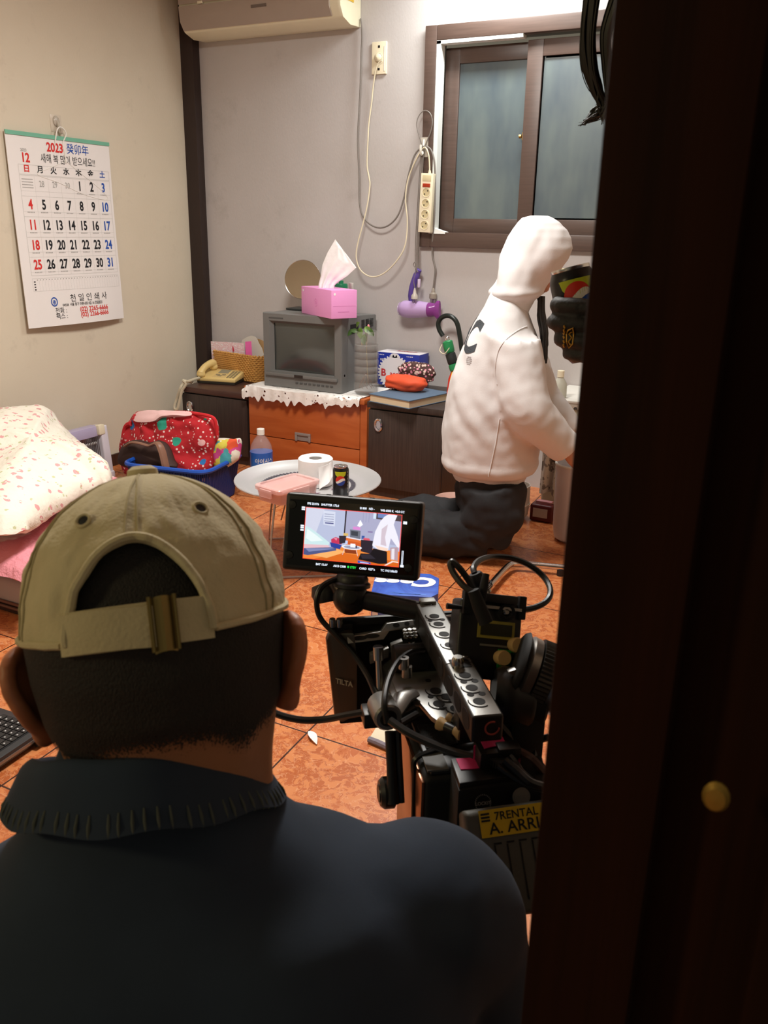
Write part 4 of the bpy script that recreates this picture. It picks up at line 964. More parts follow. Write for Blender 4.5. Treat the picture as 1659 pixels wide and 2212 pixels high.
g = G('red_dotted_fleece'); d = g.voro(62); sep_ = g.sep(g.voro(62, out='Color')); dots = g.math('MULTIPLY', g.math('LESS_THAN', d, .30), g.math('GREATER_THAN', sep_[0], .25))
c = g.mix(dots, lin('b8202a'), lin('ecd0cc'))
big = g.voro(8.5, g.vadd(g.co(), g.noisecol(10), .05)); bs = g.sep(g.voro(8.5, g.vadd(g.co(), g.noisecol(10), .05), out='Color'))
blob = g.math('LESS_THAN', big, .26)
pc_ = g.mix(g.math('GREATER_THAN', bs[0], .62), g.mix(g.math('GREATER_THAN', bs[1], .55), lin('eab7b6'), lin('2e9c84')), lin('e3c0bd'))
pc_ = g.mix(g.math('GREATER_THAN', bs[2], .8), pc_, lin('2a6fae'))
c = g.mix(g.math('MULTIPLY', blob, g.math('GREATER_THAN', bs[1], .25)), c, pc_)
g.set(Base_Color=c, Roughness=.9); g.bump(g.noise(40, 4, .6), .4, .006); m_fleece = g.m
ol = [P(300, 888, Y=3.02), P(345, 888, Y=3.02), P(400, 887, Y=3.0), P(440, 893, Y=3.0), P(464, 903, Y=3.0), P(470, 940, Y=2.99), P(463, 990, Y=2.97), P(452, 1022, Y=2.95), P(420, 1040, Y=2.93), P(385, 1035, Y=2.93), P(340, 1025, Y=2.95), P(275, 1030, Y=2.98), P(266, 975, Y=3.0), P(270, 940, Y=3.01), P(283, 905, Y=3.02)]
t = thing('blanket', 'red blanket with white dots and pink shapes heaped in the laundry basket', 'blanket', sum(ol, V(0, 0, 0))/len(ol))
b = MB(); puffy(b, ol, .085, back=.9, wr=.022, ws=13, n=110, rings=14); 
b.build('fleece', m_fleece, t, ang=80)
m_rt = mat('red_fleece_trim', 'c8242c', .85, var=.05)
MB().tube(spline([P(415, 893, Y=2.97), P(440, 896, Y=2.955), P(461, 903, Y=2.955), P(467, 920, Y=2.96), P(469, 940, Y=2.965)], 6), .008, 8).build('trim', m_rt, t)
MB().tube(spline([P(262, 985, Y=2.96), P(266, 950, Y=2.97), P(272, 922, Y=2.97), P(283, 915, Y=2.96)], 6), .012, 8).build('trim', m_rt, t)
b = MB(); puffy(b, [P(287, 905, Y=2.95), P(300, 889, Y=2.985), P(355, 888, Y=2.97), P(408, 889, Y=2.955), P(411, 898, Y=2.94), P(380, 897, Y=2.92), P(350, 899, Y=2.91), P(330, 910, Y=2.905), P(300, 912, Y=2.92)], .012, back=.9, wr=.004, n=50, rings=5); b.build('folded_edge', mat('pale_pink_fleece', 'e5bcbb', .9, var=.05), t, ang=80, label='pale pink folded-over edge')
ol = [P(262, 975, Y=2.86), P(275, 955, Y=2.86), P(300, 950, Y=2.86), P(322, 957, Y=2.86), P(345, 951, Y=2.86), P(362, 965, Y=2.86), P(374, 995, Y=2.85), P(378, 1012, Y=2.84), P(320, 1018, Y=2.84), P(262, 1005, Y=2.85)]
t = thing('massage_cushion', 'brown massage cushion with a tan band at the left of the laundry basket', 'massage cushion', sum(ol, V(0, 0, 0))/len(ol))
b = MB(); puffy(b, ol, .055, back=1.0, n=70, rings=9, p=.45); b.build('body', mat('dark_brown_mesh', '3a2620', .7, var=.05, bump=.2, bs=300), t, ang=80)
b = MB(); bd = spline([P(270, 964, Y=2.80), P(285, 956, Y=2.79), P(303, 958, Y=2.785), P(322, 963, Y=2.785), P(340, 958, Y=2.785), P(350, 975, Y=2.78), P(356, 1000, Y=2.775), P(359, 1012, Y=2.775)], 6)
b.tube(bd, [.010+.010*min(1, max(0, (i-18)/10)) for i in range(len(bd))], 8, flat=.6); b.build('band', mat('tan_leatherette', '85604e', .35, var=.05), t)
g = G('multicolour_splash_cloth'); v = g.voro(16, g.vadd(g.co(), g.noisecol(22), .10), out='Color'); s = g.sep(v)
c = g.mix(g.math('GREATER_THAN', s[0], .45), lin('dcd6c6'), lin('cfc24c')); c = g.mix(g.math('GREATER_THAN', s[0], .66), c, lin('d9542f')); c = g.mix(g.math('GREATER_THAN', s[1], .72), c, lin('49a0a8')); c = g.mix(g.math('GREATER_THAN', s[2], .85), c, lin('c9478a'))
g.set(Base_Color=c, Roughness=.85); g.bump(g.noise(30, 3), .4, .006)
ol = [P(466, 950, Y=3.03), P(480, 946, Y=3.03), P(505, 948, Y=3.03), P(521, 948, Y=3.03), P(519, 970, Y=3.02), P(514, 992, Y=3.0), P(492, 1010, Y=2.98), P(468, 1015, Y=2.98), P(463, 985, Y=3.0)]
b = MB(); puffy(b, ol, .045, back=.8, wr=.008, n=50, rings=8)
tag(b.build('cushion', g.m, loc=sum(ol, V(0, 0, 0))/len(ol), ang=80), 'small splash-patterned cushion at the right of the laundry basket', 'cushion')
# ------------------------------------------------------------------ water bottle on the floor
wb = P(563, 926, Z=.312); wb = V(wb.x, wb.y, 0.001)
t = thing('water_bottle', 'large clear water bottle with a blue label on the floor by the orange dresser', 'bottle', wb)
BR_ = .0525
prof = [(0, .006), (.7*BR_, .0), (BR_, .010), (BR_, .08), (.95*BR_, .085), (BR_, .09), (BR_, .21), (.9*BR_, .235), (.62*BR_, .262), (.32*BR_, .280), (.28*BR_, .290)]
MB().lathe(prof+[(max(0.001, r-.001), z) for r, z in reversed(prof[1:])]+[(0, .008)], wb, 40).build('bottle', m_pet, t)
g = G('clear_water'); g.set(Base_Color=lin('c4ced2'), Roughness=.05); g.b.inputs['Alpha'].default_value = .15
MB().lathe([(0, .009), (.9*BR_, .012), (.95*BR_, .08), (.95*BR_, .19), (0, .191)], wb, 32).build('water', g.m, t)
MB().lathe([(.30*BR_, .283), (.34*BR_, .284), (.34*BR_, .310), (.3*BR_, .312), (0, .312)], wb, 24).build('cap', m_white, t)
cang = math.atan2(-wb.y, -wb.x)
cyl_ = lambda x, z, r=BR_*1.01: V(wb.x+r*math.cos(cang+x/r), wb.y+r*math.sin(cang+x/r), z)
g = G('blue_water_label'); z_ = g.sep()[2]
g.set(Base_Color=g.ramp(g.math('ADD', g.math('MULTIPLY', g.math('SUBTRACT', z_, .09), 8.5), g.math('MULTIPLY', g.noise(60, 2), .1)), (.0, lin('4b8a5a')), (.22, lin('5f9a6a')), (.30, lin('8fb0d0')), (.42, lin('3f76c4')), (.9, lin('2c5fb4'))), Roughness=.3)
MB().lathe([(BR_*1.004, .095), (BR_*1.004, .205)], wb, 48).build('label', g.m, t)
b = MB(); b.text('아이시스', .025, lambda x, y: cyl_(.012+x, .168+y), .012, shear=.15)
for k in range(6): b.box(tuple(cyl_(.0+.006*k, .145)-V(.0015, .0015, .003)), tuple(cyl_(.0+.006*k, .145)+V(.0015, .0015, .003)))
b.build('lettering', m_white, t, smooth=False)
# ------------------------------------------------------------------ round tray table
TCx, TCy, TR, TZt = -1.625, 2.565, .270, .290
t = thing('tray_table', 'round aluminium tray table with folding wire legs in front of the dresser', 'table', (TCx, TCy, 0))
g = G('brushed_aluminium'); g.set(Base_Color=lin('c4c4c5'), Roughness=.36, Metallic=.45); m_alu = g.m
prof = [(0, .0), (.20, .0), (.225, .004), (.24, .014), (.262, .022), (TR, .026), (TR+.002, .023), (TR, .019), (.262, .016), (.24, .008), (.22, -.004), (0, -.004)]
MB().lathe(prof, (TCx, TCy, TZt), 72).build('tray', m_alu, t)
m_orn = mat('dark_engraving', '46434e', .6, 0, var=.1); b = MB()
for k in range(72):
    a = 2*math.pi*k/72; r0, r1 = .160, .172
    b.add([V(TCx+r*math.cos(a+d), TCy+r*math.sin(a+d), TZt+.0018) for r, d in ((r0, -.03), (r0, .03), (r1, .036), (r1+.008, 0), (r1, -.036))], [(0, 1, 2, 3, 4)])
b.build('engraved_ring', m_orn, t)
m_pu = mat('purple_tray_print', '6b3a5a', .5, var=.1); b = MB()
for k in range(8):
    a0 = 2*math.pi*k/8
    for j in range(6):
        a = j*math.pi/3; c = V(TCx+.118*math.cos(a0), TCy+.118*math.sin(a0), TZt+.0018)
        b.add([c, c+V(.010*math.cos(a-.35), .010*math.sin(a-.35), 0), c+V(.024*math.cos(a), .024*math.sin(a), 0), c+V(.010*math.cos(a+.35), .010*math.sin(a+.35), 0)], [(0, 1, 2, 3)])
b.build('flower_print', m_pu, t)
m_leg = mat('painted_wire', 'b7aca6', .3, .7, var=.02)
for sgn, a in ((1, 35), (-1, 35)):
    d = V(math.cos(math.radians(a)), math.sin(math.radians(a)), 0); n_ = V(-d.y, d.x, 0)*sgn
    c = V(TCx, TCy, 0)
    pts = [c+d*.12+n_*.10+V(0, 0, TZt-.004), c+d*.14+n_*.14+V(0, 0, .14), c+d*.15+n_*.2+V(0, 0, .006), c-d*.15+n_*.2+V(0, 0, .006), c-d*.14+n_*.14+V(0, 0, .14), c-d*.12+n_*.10+V(0, 0, TZt-.004)]
    MB().tube(pts, .004, 8).build('leg', m_leg, t)
    MB().tube([c+d*.06+n_*.06+V(0, 0, TZt-.004), c+d*.10+n_*.16+V(0, 0, .10)], .003, 7).build('brace', m_leg, t)
    MB().tube([c-d*.06+n_*.06+V(0, 0, TZt-.004), c-d*.10+n_*.16+V(0, 0, .10)], .003, 7).build('brace', m_leg, t)
# toilet roll
rc = P(682, 1044, Z=TZt+.002); rc = V(rc.x, rc.y, TZt+.002)
t = thing('toilet_roll', 'white toilet roll standing on the round tray table', 'toilet roll', rc)
g = G('toilet_paper'); g.set(Base_Color=lin('efeceb'), Roughness=.95); g.bump(g.noise(70, 3), .25, .002); m_tp = g.m
rr_ = .064; hh_ = .100
MB().lathe([(.024, .001), (rr_, .001), (rr_+.001, .02), (rr_, hh_-.004), (rr_-.004, hh_), (.026, hh_-.002), (.024, .001)], rc, 48).build('paper', m_tp, t)
MB().lathe([(.0235, .001), (.0255, .001), (.0255, hh_-.003), (.0235, hh_-.003), (.0235, .001)], rc, 32).build('core', mat('grey_card_core', 'b9b6b4', .8, var=.03), t)
ca = math.atan2(-rc.y, -rc.x)
def flap(u, v):
    a = ca+.15+u*.85; out = .004+.022*v*v*(1-u*.3)+.004*math.sin(u*9+v*4)*v
    return V(rc.x+(rr_+out)*math.cos(a), rc.y+(rr_+out)*math.sin(a), rc.z+hh_*.80-(hh_*.78)*v*(.55+.45*(1-u))+.012*u)
MB().grid(flap, 16, 14, .0008).build('loose_end', m_tp, t, ang=80)
# food box
lz = TZt+.068
A, B_, C_, D_ = P(565, 1042, Z=lz), P(640, 1022, Z=lz), P(678, 1037, Z=lz), P(600, 1061, Z=lz)
ctr = (A+B_+C_+D_)/4; ea = ((B_-A)+(C_-D_)).normalized(); eb = ((D_-A)+(C_-B_)); eb = (eb-ea*eb.dot(ea)).normalized(); la, lb = .205, .13
fb = lambda a, c, z: ctr+ea*(a*la/2)+eb*(c*lb/2)+V(0, 0, z-ctr.z)
t = thing('food_container', 'lidded plastic food container of red food on the round tray table', 'food container', fb(0, 0, TZt+.002))
g = G('frosted_pink_plastic'); g.set(Base_Color=lin('efc4c0'), Roughness=.25, Alpha=.5); m_fp = g.m
def rrect(s, z, r=.16):
    out = []
    for sx_, sy_, a0 in ((1, -1, -90), (1, 1, 0), (-1, 1, 90), (-1, -1, 180)):
        for k in range(5):
            a = math.radians(a0+22.5*k); out.append(fb(s*(sx_*(1-r)+r*math.cos(a)), s*(sy_*(1-r*1.5)+r*1.5*math.sin(a)), z))
    return out
z0 = TZt+.011
MB().rings([rrect(.86, z0), rrect(.94, lz-.012), rrect(.91, lz-.012), rrect(.83, z0+.003)]).build('box', m_fp, t)
g = G('kimchi'); f = g.noise(55, 4, .6, None, 1.0); g.set(Base_Color=g.ramp(f, (.35, lin('b8401f')), (.52, lin('d2683c')), (.66, lin('e6b27c'))), Roughness=.35); g.bump(f, .6, .006)
MB().rings([rrect(.81, z0+.004), rrect(.88, lz-.022), rrect(.5, lz-.018)]).build('food', g.m, t, label='red spiced food seen through the plastic')
MB().rings([rrect(.99, lz-.016), rrect(1.0, lz-.003), rrect(.97, lz), rrect(.84, lz), rrect(.82, lz-.005), rrect(.3, lz-.005)]).build('lid', m_fp, t)
for s in (-1, 1):
    b = MB(); b.rings([[fb(s*1.0, -.45, z), fb(s*1.0, .45, z), fb(s*1.06, .4, z-.001), fb(s*1.06, -.4, z-.001)] for z in (lz-.006, lz-.034)]); b.build('clip', m_fp, t, bevel=.003)
for s in (-1, 1):
    b = MB(); b.rings([[fb(-.4, s*1.0, z), fb(.4, s*1.0, z), fb(.36, s*1.09, z-.001), fb(-.36, s*1.09, z-.001)] for z in (lz-.006, lz-.034)]); b.build('clip', m_fp, t, bevel=.003)
# soda can
def soda_can(name, label, base, r, h, face, logo_up, tilt=None):
    """face: compass angle the roundel looks towards"""
    t = thing(name, label, 'can', base); R = tilt or Matrix.Identity(3)
    g = mat('black_can_paint', '18171a', .3, .3, var=.03)
    MB().lathe([(0, .004), (.72*r, 0), (.8*r, .003), (r, .012), (r, h*.87), (.97*r, h*.90), (.85*r, h*.965)], base, 40, R).build('body', g, t)
    MB().lathe([(.85*r, h*.965), (.87*r, h*.985), (.86*r, h), (.80*r, h), (.78*r, h*.975), (0, h*.972)], base, 36, R).build('rim', mat('can_aluminium', 'cfcfcf', .25, 1.0, var=.02), t)
    b = MB(); b.tube([base+R @ V(r*.1+r*.28*math.cos(a)*1.3, r*.2*math.sin(a), h*.985) for a in [k*math.pi/8 for k in range(16)]], r*.05, 6, True); b.build('pull_tab', mat('can_aluminium', 'cfcfcf'), t)
    S_ = lambda x, z, k=1.006: base+R @ V(r*k*math.cos(face+x/r), r*k*math.sin(face+x/r), z)
    lr = r*.62; lz_ = h*logo_up
    def reg(col, nm, lo, hi, x0=-1, x1=1, k=1.008):
        bb = MB(); n_ = 18
        rowsL, rowsH = [], []
        for i in range(n_+1):
            x = lerp(x0, x1, i/n_)*lr*.985; e = math.sqrt(max(0, lr*lr-x*x))
            a_, c_ = max(-e, min(e, lo(x/lr)*lr)), max(-e, min(e, hi(x/lr)*lr))
            rowsL.append(S_(x, lz_+a_, k)); rowsH.append(S_(x, lz_+c_, k))
        vs = rowsL+rowsH; bb.add(vs, [(i, i+1, n_+2+i, n_+1+i) for i in range(n_)])
        return bb.build(nm, col, t, smooth=False)
    reg(mat('roundel_white', 'e6e2dc', .3, var=0), 'roundel', lambda x: -1, lambda x: 1, k=1.006)
    reg(mat('roundel_red', 'd0382c', .3, var=0), 'roundel_red', lambda x: .12+.38*math.sin(2.0*x+.5), lambda x: 1)
    reg(mat('roundel_blue', '22479a', .3, var=0), 'roundel_blue', lambda x: -1, lambda x: -.28+.30*math.sin(2.0*x-.2))
    bb = MB(); n_ = 14
    for i in range(n_):
        x0, x1 = (-1+2*i/n_)*r*.75, (-1+2*(i+1)/n_)*r*.75
        f_ = lambda x: h*.865-h*.16*math.sqrt(max(0, 1-(x/(r*.75))**2))**.8
        bb.add([S_(x0, h*.868), S_(x1, h*.868), S_(x1, f_(x1)), S_(x0, f_(x0))], [(0, 1, 2, 3)])
    bb.build('lime_patch', mat('lime_green_print', 'b9c42b', .3, var=.05), t, smooth=False, label='lime green patch under the rim')
    bb = MB()
    for k in range(7): bb.add([S_(x, z) for x, z in ((r*1.0, h*.2+k*.012), (r*1.12, h*.2+k*.012), (r*1.12, h*.2+k*.012+.008), (r*1.0, h*.2+k*.012+.008))], [(0, 1, 2, 3)])
    bb.build('small_print', m_grey, t, smooth=False)
    return t
cb_ = P(736, 1078, Z=TZt+.001); cb_ = V(cb_.x, cb_.y, TZt+.005)
soda_can('soda_can', 'black soda can standing on the tray table beside the toilet roll', cb_, .0285, .118, math.atan2(-cb_.y, -cb_.x)-.05, .60)
# ------------------------------------------------------------------ blue beer carton on the floor
kz = .125
A = P(801, 1283, Z=kz); Bq = P(938, 1290, Z=kz); ex = (Bq-A).normalized(); ex = V(ex.x, ex.y, 0).normalized(); ey = V(-ex.y, ex.x, 0); BWd = .208; BDp = .185
K = lambda u, v, z: V(A.x, A.y, 0)+ex*(u*BWd)+ey*(v*BDp)+V(0, 0, z)
t = thing('beer_carton', 'blue beer carton on the tiled floor behind the film camera', 'carton', K(.5, .5, 0))
oct_ = [(.0, .0), (.88, .0), (1.0, .14), (1.0, .86), (.88, 1.0), (.12, 1.0), (0, .86)]
oct_ = [(.06, 0), (.90, 0), (1.0, .16), (1.0, .82), (.86, 1.0), (.14, 1.0), (0, .84), (0, .10)]
g = G('blue_beer_carton'); g.set(Base_Color=g.ramp(g.noise(9, 3, .6, None, 2.0), (.35, lin('2c4aa6')), (.6, lin('3a63c4'))), Roughness=.35)
MB().rings([[K(u, v, z) for u, v in oct_] for z in (.001, .012, kz-.004, kz)]).build('carton', g.m, t, bevel=.002)
b = MB(); b.text('Cass', .098, lambda x, y: K(.5, .60, kz+.0008)-ex*x-ey*(y-.004), .055, sx=1.05, shear=.12)
b.text('Cass', .078, lambda x, y: K(.40, 0, .058)+ex*x+V(0, 0, y)-ey*.0008, .055, sx=1.1, shear=.12); b.build('lettering', mat('white_carton_lettering', 'ecebf0', .4, var=0), t, smooth=False)
b = MB(); b.text('Cass', .0, lambda x, y: (0, 0, 0)) if False else None
for k in range(5): b.add([K(.2+.02*k, .12-.01*k, kz+.0006), K(.5+.08*k, .06, kz+.0006), K(.5+.08*k, .075, kz+.0006)], [(0, 1, 2)])
b.build('light_rays', mat('pale_blue_print', '6f9be4', .4, var=0), t, smooth=False)
# ------------------------------------------------------------------ bits on the floor
pt = P(677, 1592, Z=.004)
b = MB(); d = (P(684, 1608, Z=.004)-P(668, 1580, Z=.004)); Lp = d.length; d.normalize(); s = V(-d.y, d.x, 0)
p0 = P(668, 1580, Z=.003)
b.grid(lambda u, v: p0+d*(Lp*v)+s*(.010*math.sin(math.pi*min(1, v*.9+.08))*(2*u-1))+V(0, 0, .006*math.sin(math.pi*v)), 6, 12, .0012)
tag(b.build('petal', mat('white_petal', 'eceaea', .6, var=.02), loc=pt), 'small white petal lying at a tile crossing on the floor', 'petal')
f0 = [P(797, 1594, Z=.012), P(812, 1570, Z=.012), P(880, 1575, Z=.012), P(880, 1632, Z=.012), P(835, 1610, Z=.012)]
t = thing('floor_cloth', 'folded cream floor cloth with a grey edge behind the film camera', 'cloth', f0[0])
b = MB(); b.rings([[p-V(0, 0, .011) for p in f0], f0]); b.build('cloth', mat('cream_cotton', 'd6cbb4', .9, var=.05), t, bevel=.004)
b = MB(); b.tube([f0[0]-V(0, 0, .004), (f0[0]+f0[4])/2-V(0, 0, .003), f0[4]-V(0, 0, .004), f0[3]-V(0, 0, .004)], .008, 8); b.build('edge', mat('grey_overlock', '7d7580', .9, var=.2, vs=80), t)
# chrome tube frame lying in front of the kneeling person
fr = [P(1030, 1302, Z=.03), P(1060, 1262, Z=.034), P(1088, 1228, Z=.04), P(1104, 1213, Z=.044), P(1122, 1210, Z=.046), P(1160, 1213, Z=.046), P(1212, 1219, Z=.044), P(1290, 1228, Z=.042)]
fr = [V(p.x, p.y, .0125+.02) for p in fr]
e_ = fr[-1]; f2 = [fr[0]+V(.0, -.0, 0)]
lo_ = spline([fr[0]+V(.03, -.10, 0), fr[0]]+fr[1:]+[e_+V(.08, -.02, 0), e_+V(.12, -.10, 0), e_+V(.13, -.3, 0)], 8)
t = thing('table_leg_frame', 'bent chrome tube frame lying on the floor before the kneeling person', 'metal frame', V(fr[3].x, fr[3].y, 0))
MB().tube(lo_, .011, 12).build('tube', m_chrome, t)
for p in (lo_[0], lo_[-1], fr[6]): MB().lathe([(0, -.0325), (.013, -.0325), (.013, -.008), (0, -.006)], p, 14).build('rubber_foot', m_black, t)
# ------------------------------------------------------------------ people
m_skin = mat('skin', 'b98266', .5, var=.05, vs=30, bump=.1, bs=250)
m_hair = mat('black_hair', '17120f', .5, var=.2, vs=90, vscale=(1, 1, .15))
UPZ = V(0, 0, 1)
def ringE(c, ax1, r1, ax2, r2, n=32, sq=1.0):
    out = []
    for k in range(n):
        q = 2*math.pi*k/n; a, s = math.cos(q), math.sin(q)
        out.append(c+ax1*(r1*math.copysign(abs(a)**sq, a))+ax2*(r2*math.copysign(abs(s)**sq, s)))
    return out
def hand(b, W, fx, fy, fz, s=1.0, curl=(.35, .45, .35), r=1.0):
    """palm, four unequal bent fingers and a thumb, from the wrist W; fx to the fingers, fy to the thumb, fz out of the back of the hand"""
    for k, y in enumerate((.026, .009, -.009, -.025)):
        b.tube([W+fy*y*.5*s, W+fx*.045*s+fy*y*.9*s, W+fx*.088*s+fy*y*s], [.017*s*r, .016*s*r, .012*s*r], 10)
    for k, (y, L) in enumerate(((.026, .9), (.009, 1.0), (-.009, .94), (-.026, .76))):
        p = W+fx*.085*s+fy*y*s; a = 0; pts = [p]; 
        for j, l in enumerate((.044, .028, .022)):
            a += curl[j]*(1+.12*k); p = p+(fx*math.cos(a)-fz*math.sin(a)+fy*.05*(1.5-k)*.3)*l*L*s; pts.append(p)
        b.tube(pts, [.0098*s*r, .0092*s*r, .0085*s*r, .0068*s*r], 10)
    p = W+fx*.025*s+fy*.02*s-fz*.006*s; t1 = (fx*.6+fy*.75-fz*.25).normalized(); t2 = (fx*.85+fy*.35-fz*.35).normalized()
    b.tube([p, p+t1*.04*s, p+t1*.04*s+t2*.03*s, p+t1*.04*s+t2*.055*s], [.016*s*r, .012*s*r, .0105*s*r, .0085*s*r], 10)
def face(b, H, f, l, u, s=1.0):
    """a head with brow, nose, lips, chin and ears: H centre, f forward, l right, u up"""
    R = Matrix((l, f, u)).transposed()
    b.ell(H+u*.02*s, (.074*s, .092*s, .092*s), R, 28, 18)
    b.ell(H+f*.018*s-u*.05*s, (.058*s, .068*s, .068*s), R, 24, 14)
    b.ell(H+f*.055*s-u*.095*s, (.026*s, .026*s, .02*s), R, 14, 8)
    b.tube([H+f*.085*s+u*.015*s, H+f*.105*s-u*.022*s, H+f*.088*s-u*.032*s], [.008*s, .013*s, .011*s], 10)
    b.ell(H+f*.086*s-u*.057*s, (.024*s, .012*s, .006*s), R, 12, 6); b.ell(H+f*.083*s-u*.067*s, (.02*s, .012*s, .006*s), R, 12, 6)
    for q in (-1, 1):
        b.ell(H+l*q*.03*s+f*.078*s+u*.03*s, (.02*s, .012*s, .007*s), R, 10, 6)
        b.ell(H+l*q*.077*s-u*.01*s-f*.005*s, (.009*s, .02*s, .032*s), R, 12, 10)
def eyes(parent, H, f, l, u, s=1.0):
    for q in (-1, 1):
        MB().ell(H+l*q*.03*s+f*.080*s+u*.012*s, (.011*s,)*3).build('eye', mat('eye_white', 'd9d2c8', .2, var=0), parent)
# ------------------------------------------------------------------ the kneeling person in the white hoodie
wl = V(-.31, .951, 0).normalized(); wf = V(wl.y, -wl.x, 0)         # wl away from us, wf the way the person faces
WO = V(-1.00, 2.99, 0)
def PW(px, py, off=0.0):
    d = ray(px, py); o = V(0, 0, CAMZ); t = (WO+wl*off-o).dot(wl)/d.dot(wl); return o+d*t
t = thing('person', 'person kneeling at the right in a white hooded sweatshirt and black trousers, back turned', 'person', (WO.x, WO.y, 0))
hs_ = []
SL = [(1038, 976, 1140, .165), (1015, 966, 1153, .185), (985, 958, 1162, .20), (930, 956, 1170, .21), (880, 962, 1175, .212), (820, 974, 1176, .21), (760, 993, 1170, .20), (715, 1013, 1158, .19), (678, 1036, 1142, .16), (650, 1052, 1140, .12), (628, 1062, 1140, .09)]
b = MB()
for y, x0, x1, lat in SL:
    a, c = PW(x0, y), PW(x1, y); m_ = (a+c)/2
    hs_.append(ringE(m_, wf, (c-a).length/2, wl, lat, 36, .9))
b.rings(hs_)
def arm(b, near, sh, el, wr, r, off):
    o = -1 if near else 1
    S_, E_, W_ = PW(*sh, o*off[0]), PW(*el, o*off[1]), PW(*wr, o*off[2])
    pts = spline([S_+V(0, 0, .03), S_, lerp(S_, E_, .5), E_, lerp(E_, W_, .5), W_], 5); n_ = len(pts)
    b.tube(pts, [lerp(r[0], r[1], min(1, i/(n_*.6))) if i < n_*.6 else lerp(r[1], r[2], (i/n_-.6)/.4) for i in range(n_)], 18)
    return W_, (W_-E_).normalized()
NW, nd = arm(b, True, (1108, 742), (1138, 880), (1224, 972), (.098, .092, .058), (.15, .20, .13))
FW_, fd_ = arm(b, False, (1120, 735), (1165, 860), (1235, 940), (.09, .085, .055), (.15, .18, .13))
m_hood = mat('white_sweatshirt_cotton', 'd3d0d0', .9, var=.015, bump=.25, bs=260, bd=.0015)
hood_ob = b.build('sweatshirt', m_hood, t)
armc = PW(1085, 800, -.17)
def folds(p, nn):
    d = .0
    q0_ = p.z*.7+p.x*.9; d += .010*nz(p, 5)+.009*nz(V(q0_*2.2, p.y*1.2, (p.z-p.x)*.6), 7)*(.4+nz(p, 3))+.003*nz(p, 26)
    q = (p-PW(1075, 905, -.15)); d += .006*math.exp(-(q.length/.12)**2)*math.sin(q.z*55+q.x*70)
    q = (p-PW(1085, 830, -.15)); d -= .022*math.exp(-(q.length/.06)**2)
    zz = PW(1060, 1009).z
    if p.z < zz: d = d*.3-.015*min(1, (zz-p.z)/.012)
    elif p.z < zz+.05: d += .008*math.sin((p.z-zz)/.05*math.pi)
    return d
remesh(hood_ob, .010, 6, folds)
# seams: side seam, shoulder seam, hem band
from mathutils.bvhtree import BVHTree
def bvh(o):
    base = WL[o.name]; return BVHTree.FromPolygons([v.co+base for v in o.data.vertices], [tuple(p.vertices) for p in o.data.polygons])
T_h = bvh(hood_ob)
def on(T, px, py, lift=.001):
    o = V(0, 0, CAMZ); d = ray(px, py).normalized(); h = T.ray_cast(o, d)
    return h[0]+h[1]*lift if h[0] is not None else PW(px, py, -.2)
for pts in ([(1079, 905), (1072, 950), (1064, 990), (1055, 1030)], [(1138, 705), (1118, 714), (1092, 735), (1076, 760), (1070, 800), (1074, 830)]):
    pp = [on(T_h, x, y, .0005) for x, y in spline([(x, y, 0) for x, y in pts], 6) for x, y in [(x, y)]] if 0 else [on(T_h, q.x, q.y, .0005) for q in spline([(x, y, 0) for x, y in pts], 6)]
    MB().tube(pp, .0022, 6).build('seam', m_hood, t)
# hood
def hood(u, v):
    ang = lerp(-148, 148, u)*math.pi/180
    k = min(11, v*11); i = min(10, int(k)); fr_ = k-i
    tab = [(690, 1078, 1140, .105), (648, 1060, 1160, .118), (628, 1062, 1180, .125), (605, 1068, 1195, .130), (580, 1074, 1216, .132), (558, 1079, 1236, .132), (535, 1088, 1248, .130), (512, 1096, 1246, .124), (495, 1106, 1236, .115), (481, 1116, 1218, .098), (471, 1128, 1202, .070), (466, 1148, 1184, .034)]
    y, x0, x1, lat = [lerp(p, q, fr_) for p, q in zip(tab[i], tab[i+1])]
    a, c = PW(x0, y), PW(x1, y); m_ = (a+c)/2; rf = (c-a).length/2
    p = m_-wf*(rf*math.cos(ang))-wl*(lat*math.sin(ang))
    d = .009*nz(p, 9)+.005*nz(V(p.x*2, p.y, p.z), 16)
    roll = .013*math.exp(-((v-.16)/.05)**2)+.010*math.sin(u*17+v*9)*math.exp(-((v-.3)/.25)**2)+.022*math.exp(-((u-.20-.12*v)/.035)**2)*(1-.5*v)-.014*math.exp(-((u-.27-.12*v)/.03)**2)*(1-.6*v)+.010*math.exp(-((u-.10)/.03)**2)
    return p+((p-m_).normalized())*(d+roll)
MB().grid(hood, 72, 60, .010).build('hood', m_hood, t, ang=75)
for pts in ([(1195, 487), (1193, 520), (1198, 560), (1190, 610), (1176, 650)],):
    pass
b = MB()
hc_ = PW(1158, 565); hd_f = (wf*.85-UPZ*.5).normalized(); hd_u = (UPZ*.85+wf*.5).normalized()
face(b, hc_, hd_f, -wl, hd_u, .98)
b.tube([hc_-hd_u*.05-hd_f*.02, PW(1105, 660), PW(1085, 740)], [.06, .062, .10], 16)
b.tube([PW(1090, 720), PW(1070, 850), PW(1065, 980), PW(1060, 1060)], [.11, .13, .12, .13], 20)
for o in (-1, 1):
    b.tube([PW(1075, 1040, o*.08), PW(1062, 1120, o*.09), PW(1048, 1165, o*.09)], [.085, .075, .055], 14)
    b.tube([PW(1048, 1165, o*.09), PW(980, 1172, o*.09), PW(905, 1172, o*.09)], [.05, .055, .035], 14)
    b.tube([PW(905, 1172, o*.09), PW(880, 1180, o*.09), PW(850, 1192, o*.09)], [.035, .036, .022], 12)
